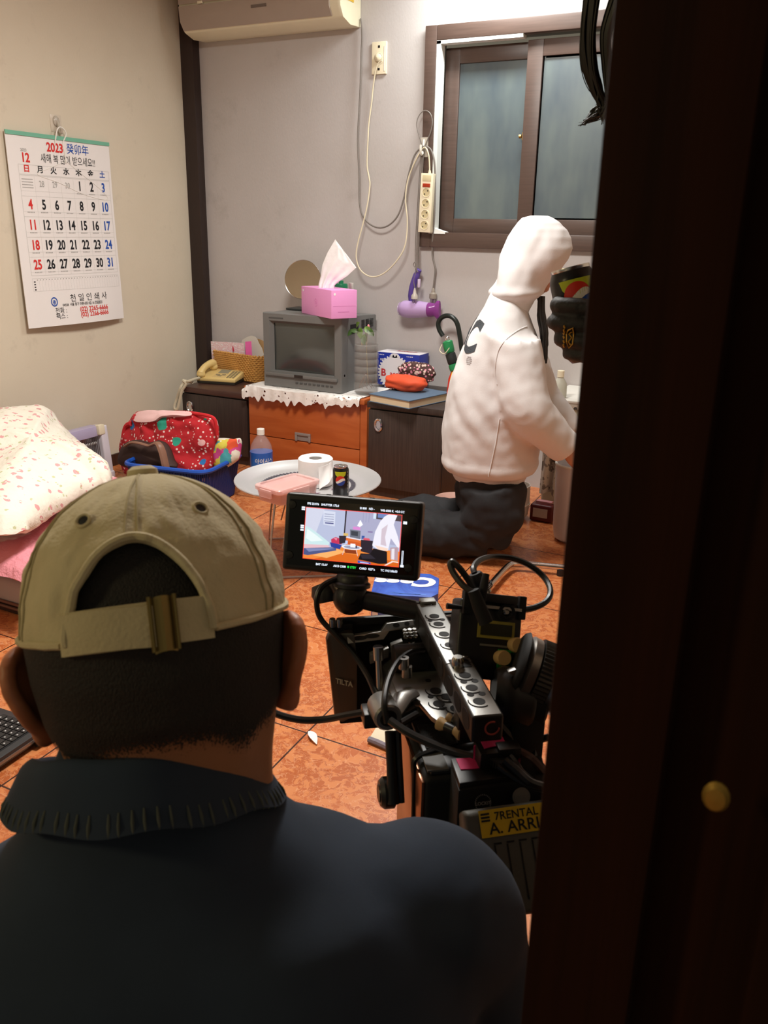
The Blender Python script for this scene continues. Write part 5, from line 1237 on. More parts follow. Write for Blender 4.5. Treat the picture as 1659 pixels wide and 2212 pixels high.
for o, Wp, dd in ((-1, NW, nd), (1, FW_, fd_)):
    S_ = PW(1110, 742, o*.14); b.tube([S_, Wp-dd*.22, Wp], [.05, .042, .030], 12)
    hand(b, Wp, dd, (UPZ*.6+wl*(-o)*.3-dd*(UPZ*.6+wl*(-o)*.3).dot(dd)).normalized(), (wl*o).normalized(), .9)
body = b.build('body', m_skin, t); remesh(body, .0075, 2)
for v in body.data.vertices:
    if v.co.z+WL[body.name].z < .004: v.co.z = .004-WL[body.name].z
eyes(t, hc_, hd_f, -wl, hd_u, .98)
b = MB()
for k in range(26):
    o = -.06+.012*random.random()*5; x0 = 1172+random.uniform(-8, 6)
    b.tube(spline([PW(1168+random.uniform(-6, 6), 640, o), PW(x0-2, 680, o-.01), PW(x0+4, 720, o-.015), PW(x0+6+random.uniform(-6, 2), 768+random.uniform(-20, 18), o-.02)], 4), [.006]*9+[.004]*3+[.0015], 5)
b.build('hair', m_hair, t)
b = MB(); b.ell(hc_-hd_f*.01+hd_u*.02, (.083, .083, .10)); b.build('hair_cap', m_hair, t)
# trousers
m_tr = mat('black_trousers_cloth', '1b1b1e', .8, var=.08, vs=12, bump=.2, bs=200)
b = MB()
b.rings([ringE(PW(1058, 1015), wf, .125, wl, .165, 28), ringE(PW(1060, 1050), wf, .135, wl, .18, 28), ringE(PW(1060, 1085), wf, .125, wl, .18, 28)])
for o in (-1, 1):
    b.tube(spline([PW(1062, 1050, o*.085), PW(1064, 1090, o*.092), PW(1058, 1135, o*.095), PW(1046, 1162, o*.095)], 5), [.118]*5+[.112]*5+[.098]*5+[.085], 18)
    kn = PW(1046, 1164, o*.095); kn.z = .080
    an = kn-wf*.36; an.z = .075
    b.tube(spline([kn+wf*.015, kn-wf*.12+UPZ*.012, kn-wf*.28+UPZ*.012, an], 5), [.078]*4+[.088]*6+[.08]*5+[.06], 18)
tr = b.build('trousers', m_tr, t)
def tfold(p, nn):
    return .010*nz(V(p.x, p.y, p.z*1.5), 10)+.020*abs(nz(V(p.x*1.5, p.y*1.5, p.z), 7))-.004+.004*nz(p, 28)
remesh(tr, .010, 5, tfold)
for v in tr.data.vertices:
    zz = v.co.z+WL[tr.name].z
    if zz < .003: v.co.z = .003-WL[tr.name].z
for o in (-1, 1):
    kn = PW(1046, 1164, o*.095); a = kn-wf*.36; a.z = .05
    b = MB(); b.tube([a+wf*.02, a-wf*.06, a-wf*.13-UPZ*.012, a-wf*.17-UPZ*.025], [.042, .042, .036, .02], 14); b.build('sock', mat('dark_sock', '2a2a2e', .85), t)
# print on the back of the sweatshirt
def backpt(lat, z, lift=.0015):
    dr = (wf*.80+wl*.60).normalized(); la = V(-dr.y, dr.x, 0); c = PW(1060, 760); o = V(c.x, c.y, z)-dr*.7+la*lat; h = T_h.ray_cast(o, dr)
    return h[0]+h[1]*lift if h[0] is not None else None
zc = PW(1018, 722).z
def subtext(s, size, bold, sx):
    vs, fs = glyphs(s, size, bold, 'CENTER', sx)
    return vs, fs
vs, fs = subtext('C', .15, .035, 1.05)
_d = (wf*.80+wl*.60).normalized(); lat_c = (on(T_h, 1021, 722)-PW(1060, 760)).dot(V(-_d.y, _d.x, 0))
for (ch, lat0, z0, rot) in (('C', lat_c, zc, -.1), ('Y', lat_c+.115, zc+.012, 0)):
    vs, fs = subtext(ch, .15, .035, 1.0)
    bm = bmesh.new(); vv = [bm.verts.new((x, y, 0)) for x, y in vs]
    for f in fs:
        try: bm.faces.new([vv[i] for i in f])
        except ValueError: pass
    bmesh.ops.triangulate(bm, faces=bm.faces); bmesh.ops.subdivide_edges(bm, edges=bm.edges, cuts=3, use_grid_fill=True); bm.verts.index_update()
    b = MB(); bp_ = [backpt(lat0-v.co.x, z0+v.co.y) for v in bm.verts]
    b.add([p if p is not None else V(0, 0, 0) for p in bp_], [[q.index for q in f.verts] for f in bm.faces if all(bp_[q.index] is not None for q in f.verts) and max((bp_[q.index]-bp_[f.verts[0].index]).length for q in f.verts) < .05]); bm.free()
    b.build('back_print', mat('charcoal_print', '3a3f44', .7, var=.03), t, smooth=False, norm=False)
b = MB()
for k in range(5):
    w_ = .014*math.sqrt(1-((k-2)/2.6)**2)
    b.add([backpt(lat_c-.035+x, zc-.072+.006*(k-2)+z) for x, z in ((-w_, -.0018), (w_, -.0018), (w_, .0018), (-w_, .0018))], [(0, 1, 2, 3)])
b.build('small_mark', mat('grey_mark', 'aaa6a8', .7, var=0), t, smooth=False, norm=False)
# ------------------------------------------------------------------ the person behind the door, holding a can
GD = 1.13
gx, gy = R_right.copy(), -R_down.copy(); gz = ray(1238, 660).normalized(); gx = (gx-gz*gx.dot(gz)).normalized(); gy = gx.cross(gz)*-1
if gy.z < 0: gy = -gy
tilt = math.radians(14); cax = (gy*math.cos(tilt)-gx*math.sin(tilt)).normalized()
ctop = P(1231, 578, D=GD+.01); CH2, CR2 = .118, .0285
cbase = ctop-cax*CH2
Rc = cax.to_track_quat('Z', 'Y').to_matrix()
lc = Rc.inverted() @ (-gz); fa = math.atan2(lc.y, lc.x)
soda_can('soda_can', 'black soda can held by a black gloved hand beside the dark door', cbase, CR2, CH2, fa+.12, .69, Rc)
t = thing('person', 'person mostly hidden behind the dark door, long black hair and black glove', 'person', (.10, 1.12, 0))
m_glove = mat('black_work_glove', '1d1d1f', .65, var=.1, bump=.4, bs=180, bd=.002)
b = MB(); gc = cbase+cax*(CH2*.34)
def gp_(x, y, z): return gc+gx*x+gy*y+gz*z
knk = []
for k, (y, xl, rr0) in enumerate(((.028, -.031, .0112), (.007, -.034, .0112), (-.013, -.026, .0108), (-.031, -.014, .0098))):
    y2 = y-.004
    m0 = gp_(.036-.002*k, y-.006, -.036); p0 = gp_(xl+.020, y, -.042); d0 = gp_(xl+.005, y+.001, -.034); t0 = gp_(xl-.002, y+.002, -.019)
    b.tube(spline([m0, lerp(m0, p0, .5)+gz*-.006, p0, d0, t0], 4), [rr0*1.05]*5+[rr0]*5+[rr0*.95]*5+[rr0*.9]*1+[rr0*.75], 14)
    b.tube([m0, gp_(.072, -.018-.006*k, -.026), gp_(.105, -.045-.004*k, -.012)], [rr0*1.3, .019, .022], 12); knk.append(m0)
b.tube(spline([gp_(.085, -.02, -.005), gp_(.058, .012, .022), gp_(.02, .03, .044), gp_(-.014, .038, .041)], 4), [.02]*4+[.016]*4+[.0135]*4+[.011], 12)
gl = b.build('glove', m_glove, t); remesh(gl, .0026, 2, lambda p, n_: .0008*nz(p, 90)+.001*nz(p, 40))
m_gold = mat('gold_print', 'b98d34', .5, .2, var=.1)
T_g = bvh(gl)
def og(px, py): return on(T_g, px, py, .0012)
b = MB()
def strip(b, pts, w=.0011, closed=False):
    pp = [og(x, y) for x, y in pts]; b.tube(pp, w, 5, closed)
strip(b, [(1228, 712), (1238, 708), (1240, 722), (1238, 742), (1230, 750), (1225, 738), (1225, 722)], closed=True)
strip(b, [(1236, 716), (1230, 722), (1236, 730), (1229, 738), (1234, 744)])
b.build('emblem', m_gold, t, label='gold emblem printed on the glove')
b = MB()
for k in range(6): strip(b, [(1219-.2*k, 703+8*k), (1221-.2*k, 708+8*k)], .0014)
b.build('emblem', m_gold, t)
h2 = V(.03, 1.02, 1.50); hf2 = V(-.55, .8, -.28).normalized(); hl2 = V(.82, .57, 0).normalized(); hu2 = hl2.cross(hf2)
wr2 = gp_(.105, -.05, -.012); el2 = V(.10, .98, .93); sh2 = V(.02, .98, 1.27)
b = MB(); face(b, h2, hf2, hl2, hu2)
nb = V(.06, .98, 1.34)
b.tube([h2-hu2*.06-hf2*.015, nb], [.052, .056], 14)
b.tube([nb, V(.09, .97, 1.2), V(.11, .98, 1.02), V(.12, 1.0, .84)], [.075, .12, .115, .12], 20)
b.tube([sh2, lerp(sh2, el2, .5), el2, lerp(el2, wr2, .5), wr2], [.05, .045, .04, .036, .03], 14)
s2, e2_ = V(.22, 1.05, 1.27), V(.30, 1.06, 1.0); w2_ = V(.28, 1.12, .78)
b.tube([s2, e2_, w2_], [.05, .04, .03], 14); hand(b, w2_, V(0, .1, -1).normalized(), V(-.3, .95, .1).normalized(), V(.95, .3, 0).normalized())
for o in (-.08, .08): b.tube([V(.12+o, 1.0, .84), V(.12+o, 1.02, .46), V(.12+o, 1.0, .08)], [.085, .06, .04], 16); b.tube([V(.12+o, .98, .05), V(.12+o, 1.16, .03)], [.04, .03], 12)
bd2 = b.build('body', m_skin, t); remesh(bd2, .0075, 2)
eyes(t, h2, hf2, hl2, hu2)
m_jk = mat('black_jacket_cloth', '1c1c20', .85, var=.06, bump=.2, bs=150)
b = MB(); b.tube([nb-UPZ*.01, V(.09, .97, 1.24), V(.11, .98, 1.02), V(.12, 1.0, .78)], [.10, .165, .15, .16], 24)
b.tube([sh2, lerp(sh2, el2, .5), el2, lerp(el2, wr2, .5), lerp(el2, wr2, .93)], [.072, .066, .062, .054, .042], 16); b.tube([s2, e2_, lerp(e2_, w2_, .95)], [.072, .06, .042], 16)
jk = b.build('jacket', m_jk, t); remesh(jk, .010, 4, lambda p, n_: .006*nz(p, 9))
b = MB()
for o in (-.08, .08): b.tube([V(.12+o, 1.0, .86), V(.12+o, 1.02, .46), V(.12+o, 1.0, .09)], [.10, .078, .06], 18)
remesh(b.build('trousers', m_tr, t), .011, 4, lambda p, n_: .005*nz(p, 9))
for o in (-.08, .08): b = MB(); b.tube([V(.12+o, .95, .048), V(.12+o, 1.08, .044), V(.12+o, 1.19, .032)], [.042, .038, .026], 14); b.build('sock', mat('dark_sock', '2a2a2e', .85), t)
b = MB(); Rh = Matrix((hl2, hf2, hu2)).transposed(); b.ell(h2+hu2*.025-hf2*.012, (.084, .098, .10), Rh, 26, 16)
b.build('hair_cap', m_hair, t)
HDp = 1.04
strand = []
for k in range(96):
    q = k/95; x0 = lerp(1246, 1330, q**.9)+random.uniform(-3, 3); D_ = HDp-.03*q+random.uniform(-.03, .03)
    yb = lerp(150, 60, q)
    kind = random.random()
    xe = lerp(1252, 1300, random.random()); ye = lerp(268, 240, (xe-1252)/60)
    if q < .55: pts = [(lerp(1275, 1345, q), -110), (lerp(1262, 1325, q), -20), (lerp(1254, 1310, q)+random.uniform(-2, 2), 70), (lerp(1256, 1312, q)+random.uniform(-3, 3), 140), (lerp(1276, 1316, q)+random.uniform(-4, 4), 195), (lerp(1290, 1312, random.random()), random.uniform(214, 240)), (lerp(1275, 1300, random.random()), random.uniform(238, 258)), (xe+random.uniform(-6, 10), ye+random.uniform(-6, 6))]
    else: pts = [(lerp(1300, 1372, q), -110), (lerp(1290, 1350, q), -20), (lerp(1276, 1318, q), 70), (lerp(1284, 1318, q), 150), (lerp(1296, 1318, q), 210), (1304+random.uniform(-8, 8), 245+random.uniform(-10, 25))]
    strand.append((spline([P(x, y, D=D_) for x, y in pts], 5), random.uniform(.0007, .0026) if q > .12 else .0006))
b = MB()
for pts, r_ in strand: b.tube(pts, [r_*(1-.75*(i/len(pts))**2.5) for i in range(len(pts))], 5)
b.build('hair', m_hair, t, label='long black hair hanging down')
# ------------------------------------------------------------------ the seated man with the cap
MD = .57
hc = P(336, 1300, D=MD)
vdir = ray(336, 1300); vdir = V(vdir.x, vdir.y, 0).normalized()
mf = rz(-7) @ vdir; mr = V(mf.y, -mf.x, 0)                         # facing, right
u0 = (UPZ*math.cos(math.radians(19))+mf*math.sin(math.radians(19))).normalized()
roll = math.radians(-4.5); 
mu = (u0*math.cos(roll)+mr*math.sin(roll)).normalized(); mrr = (mr-mu*mr.dot(mu)).normalized(); mff = mu.cross(mrr)
if mff.dot(mf) < 0: mff = -mff
CA, CBd, CHh = .0815, .099, .095
CO = P(344, 1342, D=MD)                                            # centre of the cap's rim
CL = lambda x, y, z: CO+mrr*x+mff*y+mu*z
t = thing('person', 'seated man seen from behind in a khaki cap and dark navy shirt', 'person', V(CO.x, CO.y, 0)-mf*.0)
def headring(z, hw, fb, bb, n=40, y0=0):
    out = []
    for k in range(n):
        q = 2*math.pi*k/n; s, c = math.sin(q), -math.cos(q)
        out.append(CL(hw*math.copysign(abs(s)**.92, s), (fb if c > 0 else bb)*math.copysign(abs(c)**.92, c)+y0, z))
    return out
HT = [(.088, .022, .025, .025, 0), (.078, .046, .055, .052, 0), (.055, .072, .088, .082, 0), (.025, .079, .098, .094, 0), (0, .0805, .100, .097, 0), (-.025, .079, .098, .094, 0), (-.05, .0755, .096, .086, 0), (-.072, .071, .092, .073, .004), (-.092, .0665, .084, .062, .006), (-.110, .0645, .066, .056, .012), (-.135, .065, .052, .054, .024), (-.165, .062, .050, .050, .040), (-.19, .058, .046, .046, .055)]
b = MB(); HT = [(z, w_*(.945 if z < .01 else .90), f_*(.95 if z < .01 else .90), b_*(.95 if z < .01 else .90), y_) for z, w_, f_, b_, y_ in HT]
b.rings([headring(z, hw, fb, bb, 44, y0) for z, hw, fb, bb, y0 in HT])
tc_ = lambda x, y, z: V(CO.x, CO.y, z)+mr*x+mf*y
# jaw, nose, lips and brow on the side turned away
Rm = Matrix((mrr, mff, mu)).transposed()
b.ell(CL(0, .045, -.085), (.055, .05, .045), Rm); b.tube([CL(0, .095, -.015), CL(0, .118, -.05), CL(0, .10, -.058)], [.009, .013, .01], 10); b.ell(CL(0, .092, -.083), (.024, .012, .009), Rm, 12, 6); b.ell(CL(0, .08, -.115), (.026, .024, .018), Rm, 12, 8)
tc_ = lambda x, y, z: V(CO.x, CO.y, z)+mr*x+mf*y
b.rings([ringE(CL(0, .05, -.18), mr, .058, mf, .046), ringE(tc_(0, -.03, .84), mr, .055, mf, .045), ringE(tc_(0, -.045, .80), mr, .09, mf, .055), ringE(tc_(0, -.05, .76), mr, .13, mf, .07), ringE(tc_(0, -.06, .55), mr, .15, mf, .10), ringE(V(CO.x, CO.y, .3)-mf*.06, mr, .15, mf, .12)])
tc_ = lambda x, y, z: V(CO.x, CO.y, z)+mr*x+mf*y
for o in (-1, 1):
    b.tube([tc_(o*.14, -.04, .735), tc_(o*.19, -.005, .68), tc_(o*.205, -.01, .57), tc_(o*.10, .15, .46)], [.038, .042, .04, .03], 14)
    hand(b, tc_(o*.10, .15, .46), (mf*.9-mr*o*.3).normalized(), (UPZ*.7-mr*o*.6).normalized(), (mr*o*.7+UPZ*.6).normalized())
    b.tube([tc_(o*.10, -.05, .28), tc_(o*.11, .14, .22), tc_(o*.12, .26, .085)], [.09, .08, .06], 16)
    b.tube([tc_(o*.12, .26, .075), tc_(o*.12, .1, .07), tc_(o*.12, -.14, .06)], [.058, .06, .04], 16)
    b.tube([tc_(o*.12, -.14, .06), tc_(o*.12, -.26, .035)], [.04, .03], 12)
body = b.build('body', mat('tan_skin', 'a4704f', .5, var=.06, vs=30, bump=.12, bs=260), t); remesh(body, .0065, 2)
for o in (-1, 1): MB().ell(CL(o*.03, .09, -.03), (.011,)*3).build('eye', mat('eye_white', 'd9d2c8'), t)
# ears
def ear(o):
    b = MB(); base = lambda y, z, x: CL(o*x, y, z)
    rim_ = [(.012, -.018, .071), (.004, -.010, .077), (-.012, -.007, .083), (-.026, -.012, .087), (-.031, -.026, .0865), (-.027, -.040, .082), (-.016, -.052, .079), (-.004, -.062, .073), (.008, -.060, .068), (.012, -.05, .066)]
    pts = spline([base(*p) for p in rim_], 4)
    b.tube(pts, .0052, 10)
    # shell between the rim and the head
    N_ = len(pts); inn = [base(.004, -.02-.001*i, .068) for i in range(N_)]
    b.grid(lambda u, v: lerp(pts[min(N_-1, int(u*(N_-1)+.5))], base(.0, -.024, .066), v)+(mff*(.006*math.sin(math.pi*v))), N_-1, 6, .004)
    b.ell(base(-.002, -.056, .077), (.008, .012, .014), Rm, 12, 8)
    e = b.build('ear', mat('ear_skin', 'b5714f', .5, var=.04), t)
    remesh(e, .0028, 3)
    e.data.materials[0].node_tree.nodes['Principled BSDF'].inputs['Subsurface Weight'].default_value = .35
    e.data.materials[0].node_tree.nodes['Principled BSDF'].inputs['Subsurface Radius'].default_value = (.012, .004, .002)
ear(-1); ear(1)
# cropped hair: a close shell round the back of the head, ragged at the nape
g = G('cropped_black_hair'); z_ = g.n('ShaderNodeUVMap')
f = g.noise(900, 2, .6, g.map((1, 1, .5)));
att = g.n('ShaderNodeAttribute'); att.attribute_name = 'fade'
al = g.math('GREATER_THAN', g.math('ADD', att.outputs['Fac'], g.math('MULTIPLY', g.math('SUBTRACT', f, .5), 1.5)), .5)
g.set(Base_Color=g.ramp(f, (.3, lin('0e0b09')), (.7, lin('221a15'))), Roughness=.75, Alpha=al); g.bump(f, .6, .002)
def hz_(z):
    for (z1, w1, f1, b1, y1), (z0, w0, f0_, b0, y0) in zip(HT, HT[1:]):
        if z <= z1 and z >= z0:
            q = (z1-z)/(z1-z0); return lerp(w1, w0, q), lerp(f1, f0_, q), lerp(b1, b0, q), lerp(y1, y0, q)
    return HT[-1][1:]
fades = []
def hairf(u, v):
    az = lerp(-118, 118, u); q = math.radians(az)
    bottom = -.090+.004*abs(az/60)**2-.016*math.exp(-((abs(az)-42)/14)**2) if abs(az) < 60 else lerp(-.094, -.05, (abs(az)-60)/58)
    z = lerp(.084, bottom, v); hw, fb, bb, y0 = hz_(z); s, c = math.sin(q), -math.cos(q)
    th = .0035*(1-max(0, v-.6)/.4*.75)
    kz_ = 1.0
    hw = hw*kz_+th; bb = bb*kz_+th; fb = fb*kz_+th
    return CL(hw*math.copysign(abs(s)**.92, s), (fb if c > 0 else bb)*math.copysign(abs(c)**.92, c)+y0, z)
NU, NV = 70, 48
hb_ = MB().grid(hairf, NU, NV).build('hair', g.m, t)
at_ = hb_.data.attributes.new('fade', 'FLOAT', 'POINT')
for i, d in enumerate(at_.data):
    v = (i//(NU+1))/NV; d.value = 1.6-2.1*max(0, (v-.66)/.34)
# the cap
g = G('khaki_washed_cotton'); f1 = g.noise(9, 4, .6); f2 = g.noise(420, 2)
g.set(Base_Color=g.ramp(f1, (.3, lin('bfb08a')), (.7, lin('d2c49f'))), Roughness=.9)
g.bump(g.math('ADD', g.math('MULTIPLY', g.noise(13, 2, .45), 2.2), g.math('MULTIPLY', f2, .12)), .5, .008); m_cap = g.m
PH0 = math.radians(28); AH = .054
def capdome(az, z, off=0.0):
    zz = max(0, min(1, z/CHh)); k = max(0, 1-zz**2.25)**.5
    s, c = math.sin(az), -math.cos(az)
    a, bk_ = CA*(1+.0*zz), (CBd if c < 0 else .108)
    wr = .0016*nz(V(az*2, zz*3, 1), 2.1)+.0012*nz(V(az*6, zz*5, 4), 2)
    seam = 0
    for sa in (0, 60, -60, 120, -120, 180): seam -= .0006*math.exp(-((math.degrees(az)-sa)/2.0)**2)*(1 if zz > .0 else 0)
    k2 = k+(off+wr+seam)/CA
    return CL(a*s*k2, bk_*c*k2, z+off*zz)
def arch(az):
    return AH*math.sqrt(max(0, 1-(az/PH0)**2)) if abs(az) < PH0 else 0.0
AZ = sorted(set([math.radians(-180+360*i/170) for i in range(171)]+[PH0*x for x in (-1, 1, -.985, .985, -.95, .95, -.9, .9)]))
azs = lambda u: AZ[min(len(AZ)-1, int(round(u*(len(AZ)-1))))]
def cap(u, v):
    az = azs(u); zb = arch(az)
    z = zb+(CHh*.9995-zb)*(math.sin(v*math.pi/2)**.9 if v < 1 else 1)
    return capdome(az, z)
MB().grid(cap, len(AZ)-1, 40, .0022).build('crown', m_cap, t, ang=75)
MB().tube([capdome(PH0*x, arch(PH0*x)+.002, .001) for x in [math.sin(math.radians(a)) for a in range(-90, 91, 4)]], .0026, 8).build('opening_binding', m_cap, t)
MB().tube([capdome(math.radians(a), .002, .0006) for a in range(29, 332, 4)], .0022, 7).build('rim_binding', m_cap, t)
MB().lathe([(0, .007), (.006, .0065), (.0095, .004), (.010, 0), (0, 0)], CL(0, 0, CHh-.001), 22, Rm).build('top_button', m_cap, t)
for az in (-60, 60, 0, 120, -120, 180):
    a = math.radians(az)
    zs = [lerp(arch(a)+.004, CHh*.985, i/20) for i in range(21)]
    for s in (-.05, .05):
        k_ = [capdome(a+s*(1-.0*i/20)*min(1, (21-i)/6), z, .0004) for i, z in enumerate(zs)]
        if az in (0, 60, -60): MB().tube(k_, .0007, 5).build('seam_stitching', mat('khaki_thread', 'b5a781', .9, var=0), t)
for az in (-33, 33):
    a = math.radians(az+6); z0 = .068; c = capdome(a, z0, .0006); n_ = (c-CL(0, 0, z0-.05)).normalized(); tq = n_.to_track_quat('Z', 'Y').to_matrix()
    MB().tube([c+tq @ V(.0042*math.cos(q), .0042*math.sin(q), 0) for q in [k*math.pi/8 for k in range(16)]], .0011, 6, True).build('eyelet', m_cap, t)
    MB().lathe([(0, 0), (.003, 0), (0, .0003)], c, 12, tq).build('eyelet_hole', m_black, t)
def strapf(u, v, off=.0016, z0=-.004, z1=.0195, aa=-30, ab=28):
    az = math.radians(lerp(aa, ab, u)); z = lerp(z0, z1, v)+.0015*math.sin(u*3)
    s, c = math.sin(az), -math.cos(az); return CL((CA+off)*s, (CBd+off-.001)*c, z)
MB().grid(lambda u, v: strapf(u, v), 30, 4, .003).build('strap', m_cap, t)
MB().grid(lambda u, v: strapf(u, v, .0038, -.0035, .0185, -29.5, 9), 24, 4, .0018).build('strap_end', m_cap, t)
m_buck = mat('antique_brass', '8d7a4a', .35, .9, var=.1)
MB().grid(lambda u, v: strapf(u, v, .0062-.003*abs(2*u-1), -.007, .0225, 5.5, 13.5), 8, 6, .0016).build('buckle', m_buck, t)
for q in (5.2, 13.8): MB().tube([strapf(.5, v, .005, -.007, .0225, q, q) for v in (0, .5, 1)], .0011, 6).build('buckle', m_buck, t)
def brim(u, v):
    az = math.radians(lerp(112, 248, u)); s, c = math.sin(az), -math.cos(az); e = math.sin(math.pi*u)**.6
    k = 1+v*.62*e; return CL(CA*s*(1+.04*v*e), .108*c*k, .004-.022*v*e-.02*v*(2*u-1)**2*e)
MB().grid(brim, 30, 8, .003).build('brim', m_cap, t)
# shirt
g = G('dark_navy_cotton'); f = g.noise(5, 4, .6); f2 = g.noise(500, 2)
g.set(Base_Color=g.ramp(f, (.3, lin('1e2836')), (.7, lin('2b384a'))), Roughness=.92); g.bump(g.math('ADD', g.noise(14, 3), g.math('MULTIPLY', f2, .10)), .14, .005); m_sh = g.m
b = MB()
SZ = [(.884, .056, .050, -.012), (.862, .064, .060, -.020), (.838, .076, .066, -.032), (.808, .108, .072, -.042), (.790, .150, .088, -.048), (.755, .188, .106, -.05), (.70, .205, .128, -.06), (.55, .195, .13, -.06), (.38, .185, .13, -.06), (.20, .19, .14, -.06)]
b.rings([ringE(tc_(-.014*max(0, min(1, (z-.79)/.05))*.6, y, z), mr, a_, mf, c_, 40, .85) for z, a_, c_, y in SZ])
for o in (-1, 1):
    pts = spline([tc_(o*.11, -.045, .742), tc_(o*.162, -.04, .737), tc_(o*.197, -.005, .68), tc_(o*.21, -.01, .57), tc_(o*.18, .09, .50), tc_(o*.105, .14, .465)], 4)
    b.tube(pts, [.06]*4+[.069]*4+[.066]*4+[.06]*4+[.052]*4+[.046], 18)
sh = b.build('shirt', m_sh, t)
remesh(sh, .0085, 6, lambda p, n_: .005*nz(p, 8)+.003*nz(V(p.x, p.y, p.z*.5), 18))
# collar: a band that stands round the neck and folds down
def collar(u, v):
    az = math.radians(lerp(-150, 150, u)); s, c = math.sin(az), -math.cos(az)
    tab = [(0, .063, .880), (.22, .066, .897), (.40, .069, .902), (.58, .074, .898), (.8, .082, .883), (1, .0895, .868)]
    for (v0, r0, z0), (v1, r1, z1) in zip(tab, tab[1:]):
        if v <= v1+1e-6: q = (v-v0)/(v1-v0); r, z = lerp(r0, r1, q), lerp(z0, z1, q); break
    fr_ = max(0, (abs(math.degrees(az))-60)/90)
    return tc_(r*s-.013, -.012+r*1.0*c-.004*(1-s*s), z+.010-.050*(1+c)*(1+.10*s)+.0018*math.sin(az*9)*v)
cl = MB().grid(collar, 80, 20, .0025).build('collar', m_sh, t, ang=80)
b = MB()
for k in range(48):
    u = .12+.76*(k+random.uniform(-.25, .25))/47
    p0, p1 = collar(u, .83), collar(u, .99); nrm = (p1-V(CO.x, CO.y, p1.z)).normalized()*.0028
    if k % 1 == 0: b.tube([p0+nrm, lerp(p0, p1, .5)+nrm*(.9+.5*random.random()), p1+nrm*.7], [.0006, .0009+.0004*random.random(), .0007], 6)
b.build('collar_stitching', mat('faded_collar_edge', '4b4f48', .9, var=.1), t, label='faded puckered collar edge')
for o in (-1, 1): pass
b = MB()
b.tube([tc_(-.19, -.06, .28), tc_(.19, -.06, .28)], [.12, .12], 16)
for o in (-1, 1):
    b.tube([tc_(o*.10, -.05, .27), tc_(o*.11, .14, .22), tc_(o*.12, .27, .09)], [.12, .10, .085], 18)
    b.tube([tc_(o*.12, .27, .085), tc_(o*.12, .1, .08), tc_(o*.12, -.13, .07)], [.08, .08, .06], 18)
    bs_ = MB(); bs_.tube([tc_(o*.12, -.12, .055), tc_(o*.12, -.22, .045), tc_(o*.12, -.27, .03)], [.045, .038, .025], 14); bs_.build('sock', mat('dark_sock', '2a2a2e', .85), t)
tr2 = b.build('trousers', m_tr, t); remesh(tr2, .012, 4)
# ------------------------------------------------------------------ film camera on its tripod
KA = V(-.2137, .632, .79); kf = V(-.611, .791, 0).normalized(); kr_ = V(kf.y, -kf.x, 0)
def L(a, c, z): return KA+kf*a+kr_*c+UPZ*z
def Lp(px, py, a=None, b=None, c=None):
    d = ray(px, py); o = V(0, 0, CAMZ)-KA; ax = kf if a is not None else kr_ if b is not None else UPZ
    v = a if a is not None else b if b is not None else c
    return KA+o+d*((v-o.dot(ax))/d.dot(ax))
ML = Matrix(((kf.x, kr_.x, 0, KA.x), (kf.y, kr_.y, 0, KA.y), (0, 0, 1, KA.z), (0, 0, 0, 1)))
def lb(lo, hi): return MB(ML).box(lo, hi)
m_k = mat('film_camera_black', '1b1b1c', .42, var=.06); m_kd = mat('film_camera_matte_black', '101011', .7, var=.05)
m_kg = mat('anodised_grey', '8f8e8b', .38, .75, var=.04, bump=.05, bs=400); m_kg2 = mat('dark_anodised', '3a3938', .38, .7, var=.04)
m_cab = mat('black_cable', '161616', .38, var=0); m_tan = mat('tan_rubber', 'b99766', .5, var=.05); m_scr = mat('steel_screw', 'b9b6b0', .25, 1.0, var=0)
cam_t = thing('film_camera', 'black film camera rig with a lit monitor on a tripod right of the seated man', 'film camera', V(L(.06, 0, 0).x, L(.06, 0, 0).y, .53))
T = cam_t
# body
b = lb((.036, -.046, -.235), (.150, .064, -.088)); bo = b.build('body', m_kd, T, bevel=.006, seg=3)
g = G('glossy_side_panel'); g.set(Base_Color=lin('8a6048'), Roughness=.24, Metallic=.8); m_gl = g.m
lb((.038, -.0490, -.232), (.148, -.0455, -.093)).build('side_panel', m_gl, T, bevel=.001)
lb((.040, -.040, -.0885), (.13, .055, -.083)).build('top_cover', m_k, T, bevel=.003)
g = G('hook_and_loop_patch'); g.set(Base_Color=lin('1c1c1c'), Roughness=.95); g.bump(g.noise(900, 2), .9, .004); m_vel = g.m
lb((.075, -.036, -.0835), (.118, -.006, -.0805)).build('velcro_patch', m_vel, T)
lb((.040, -.043, -.0835), (.068, -.022, -.0815)).build('velcro_patch', mat('grey_tape', '5b5a58', .6, var=.1), T)
b = MB(); b.tube(spline([L(.066, -.050, -.10), L(.066, -.048, -.084), L(.072, -.02, -.079), L(.085, .02, -.078)], 6), .003, 6); b.build('strap', m_cab, T)
b = MB(); b.tube(spline([L(.06, -.0505, -.2), L(.064, -.0505, -.13), L(.066, -.050, -.10)], 6), .0018, 6); b.build('strap', m_cab, T)
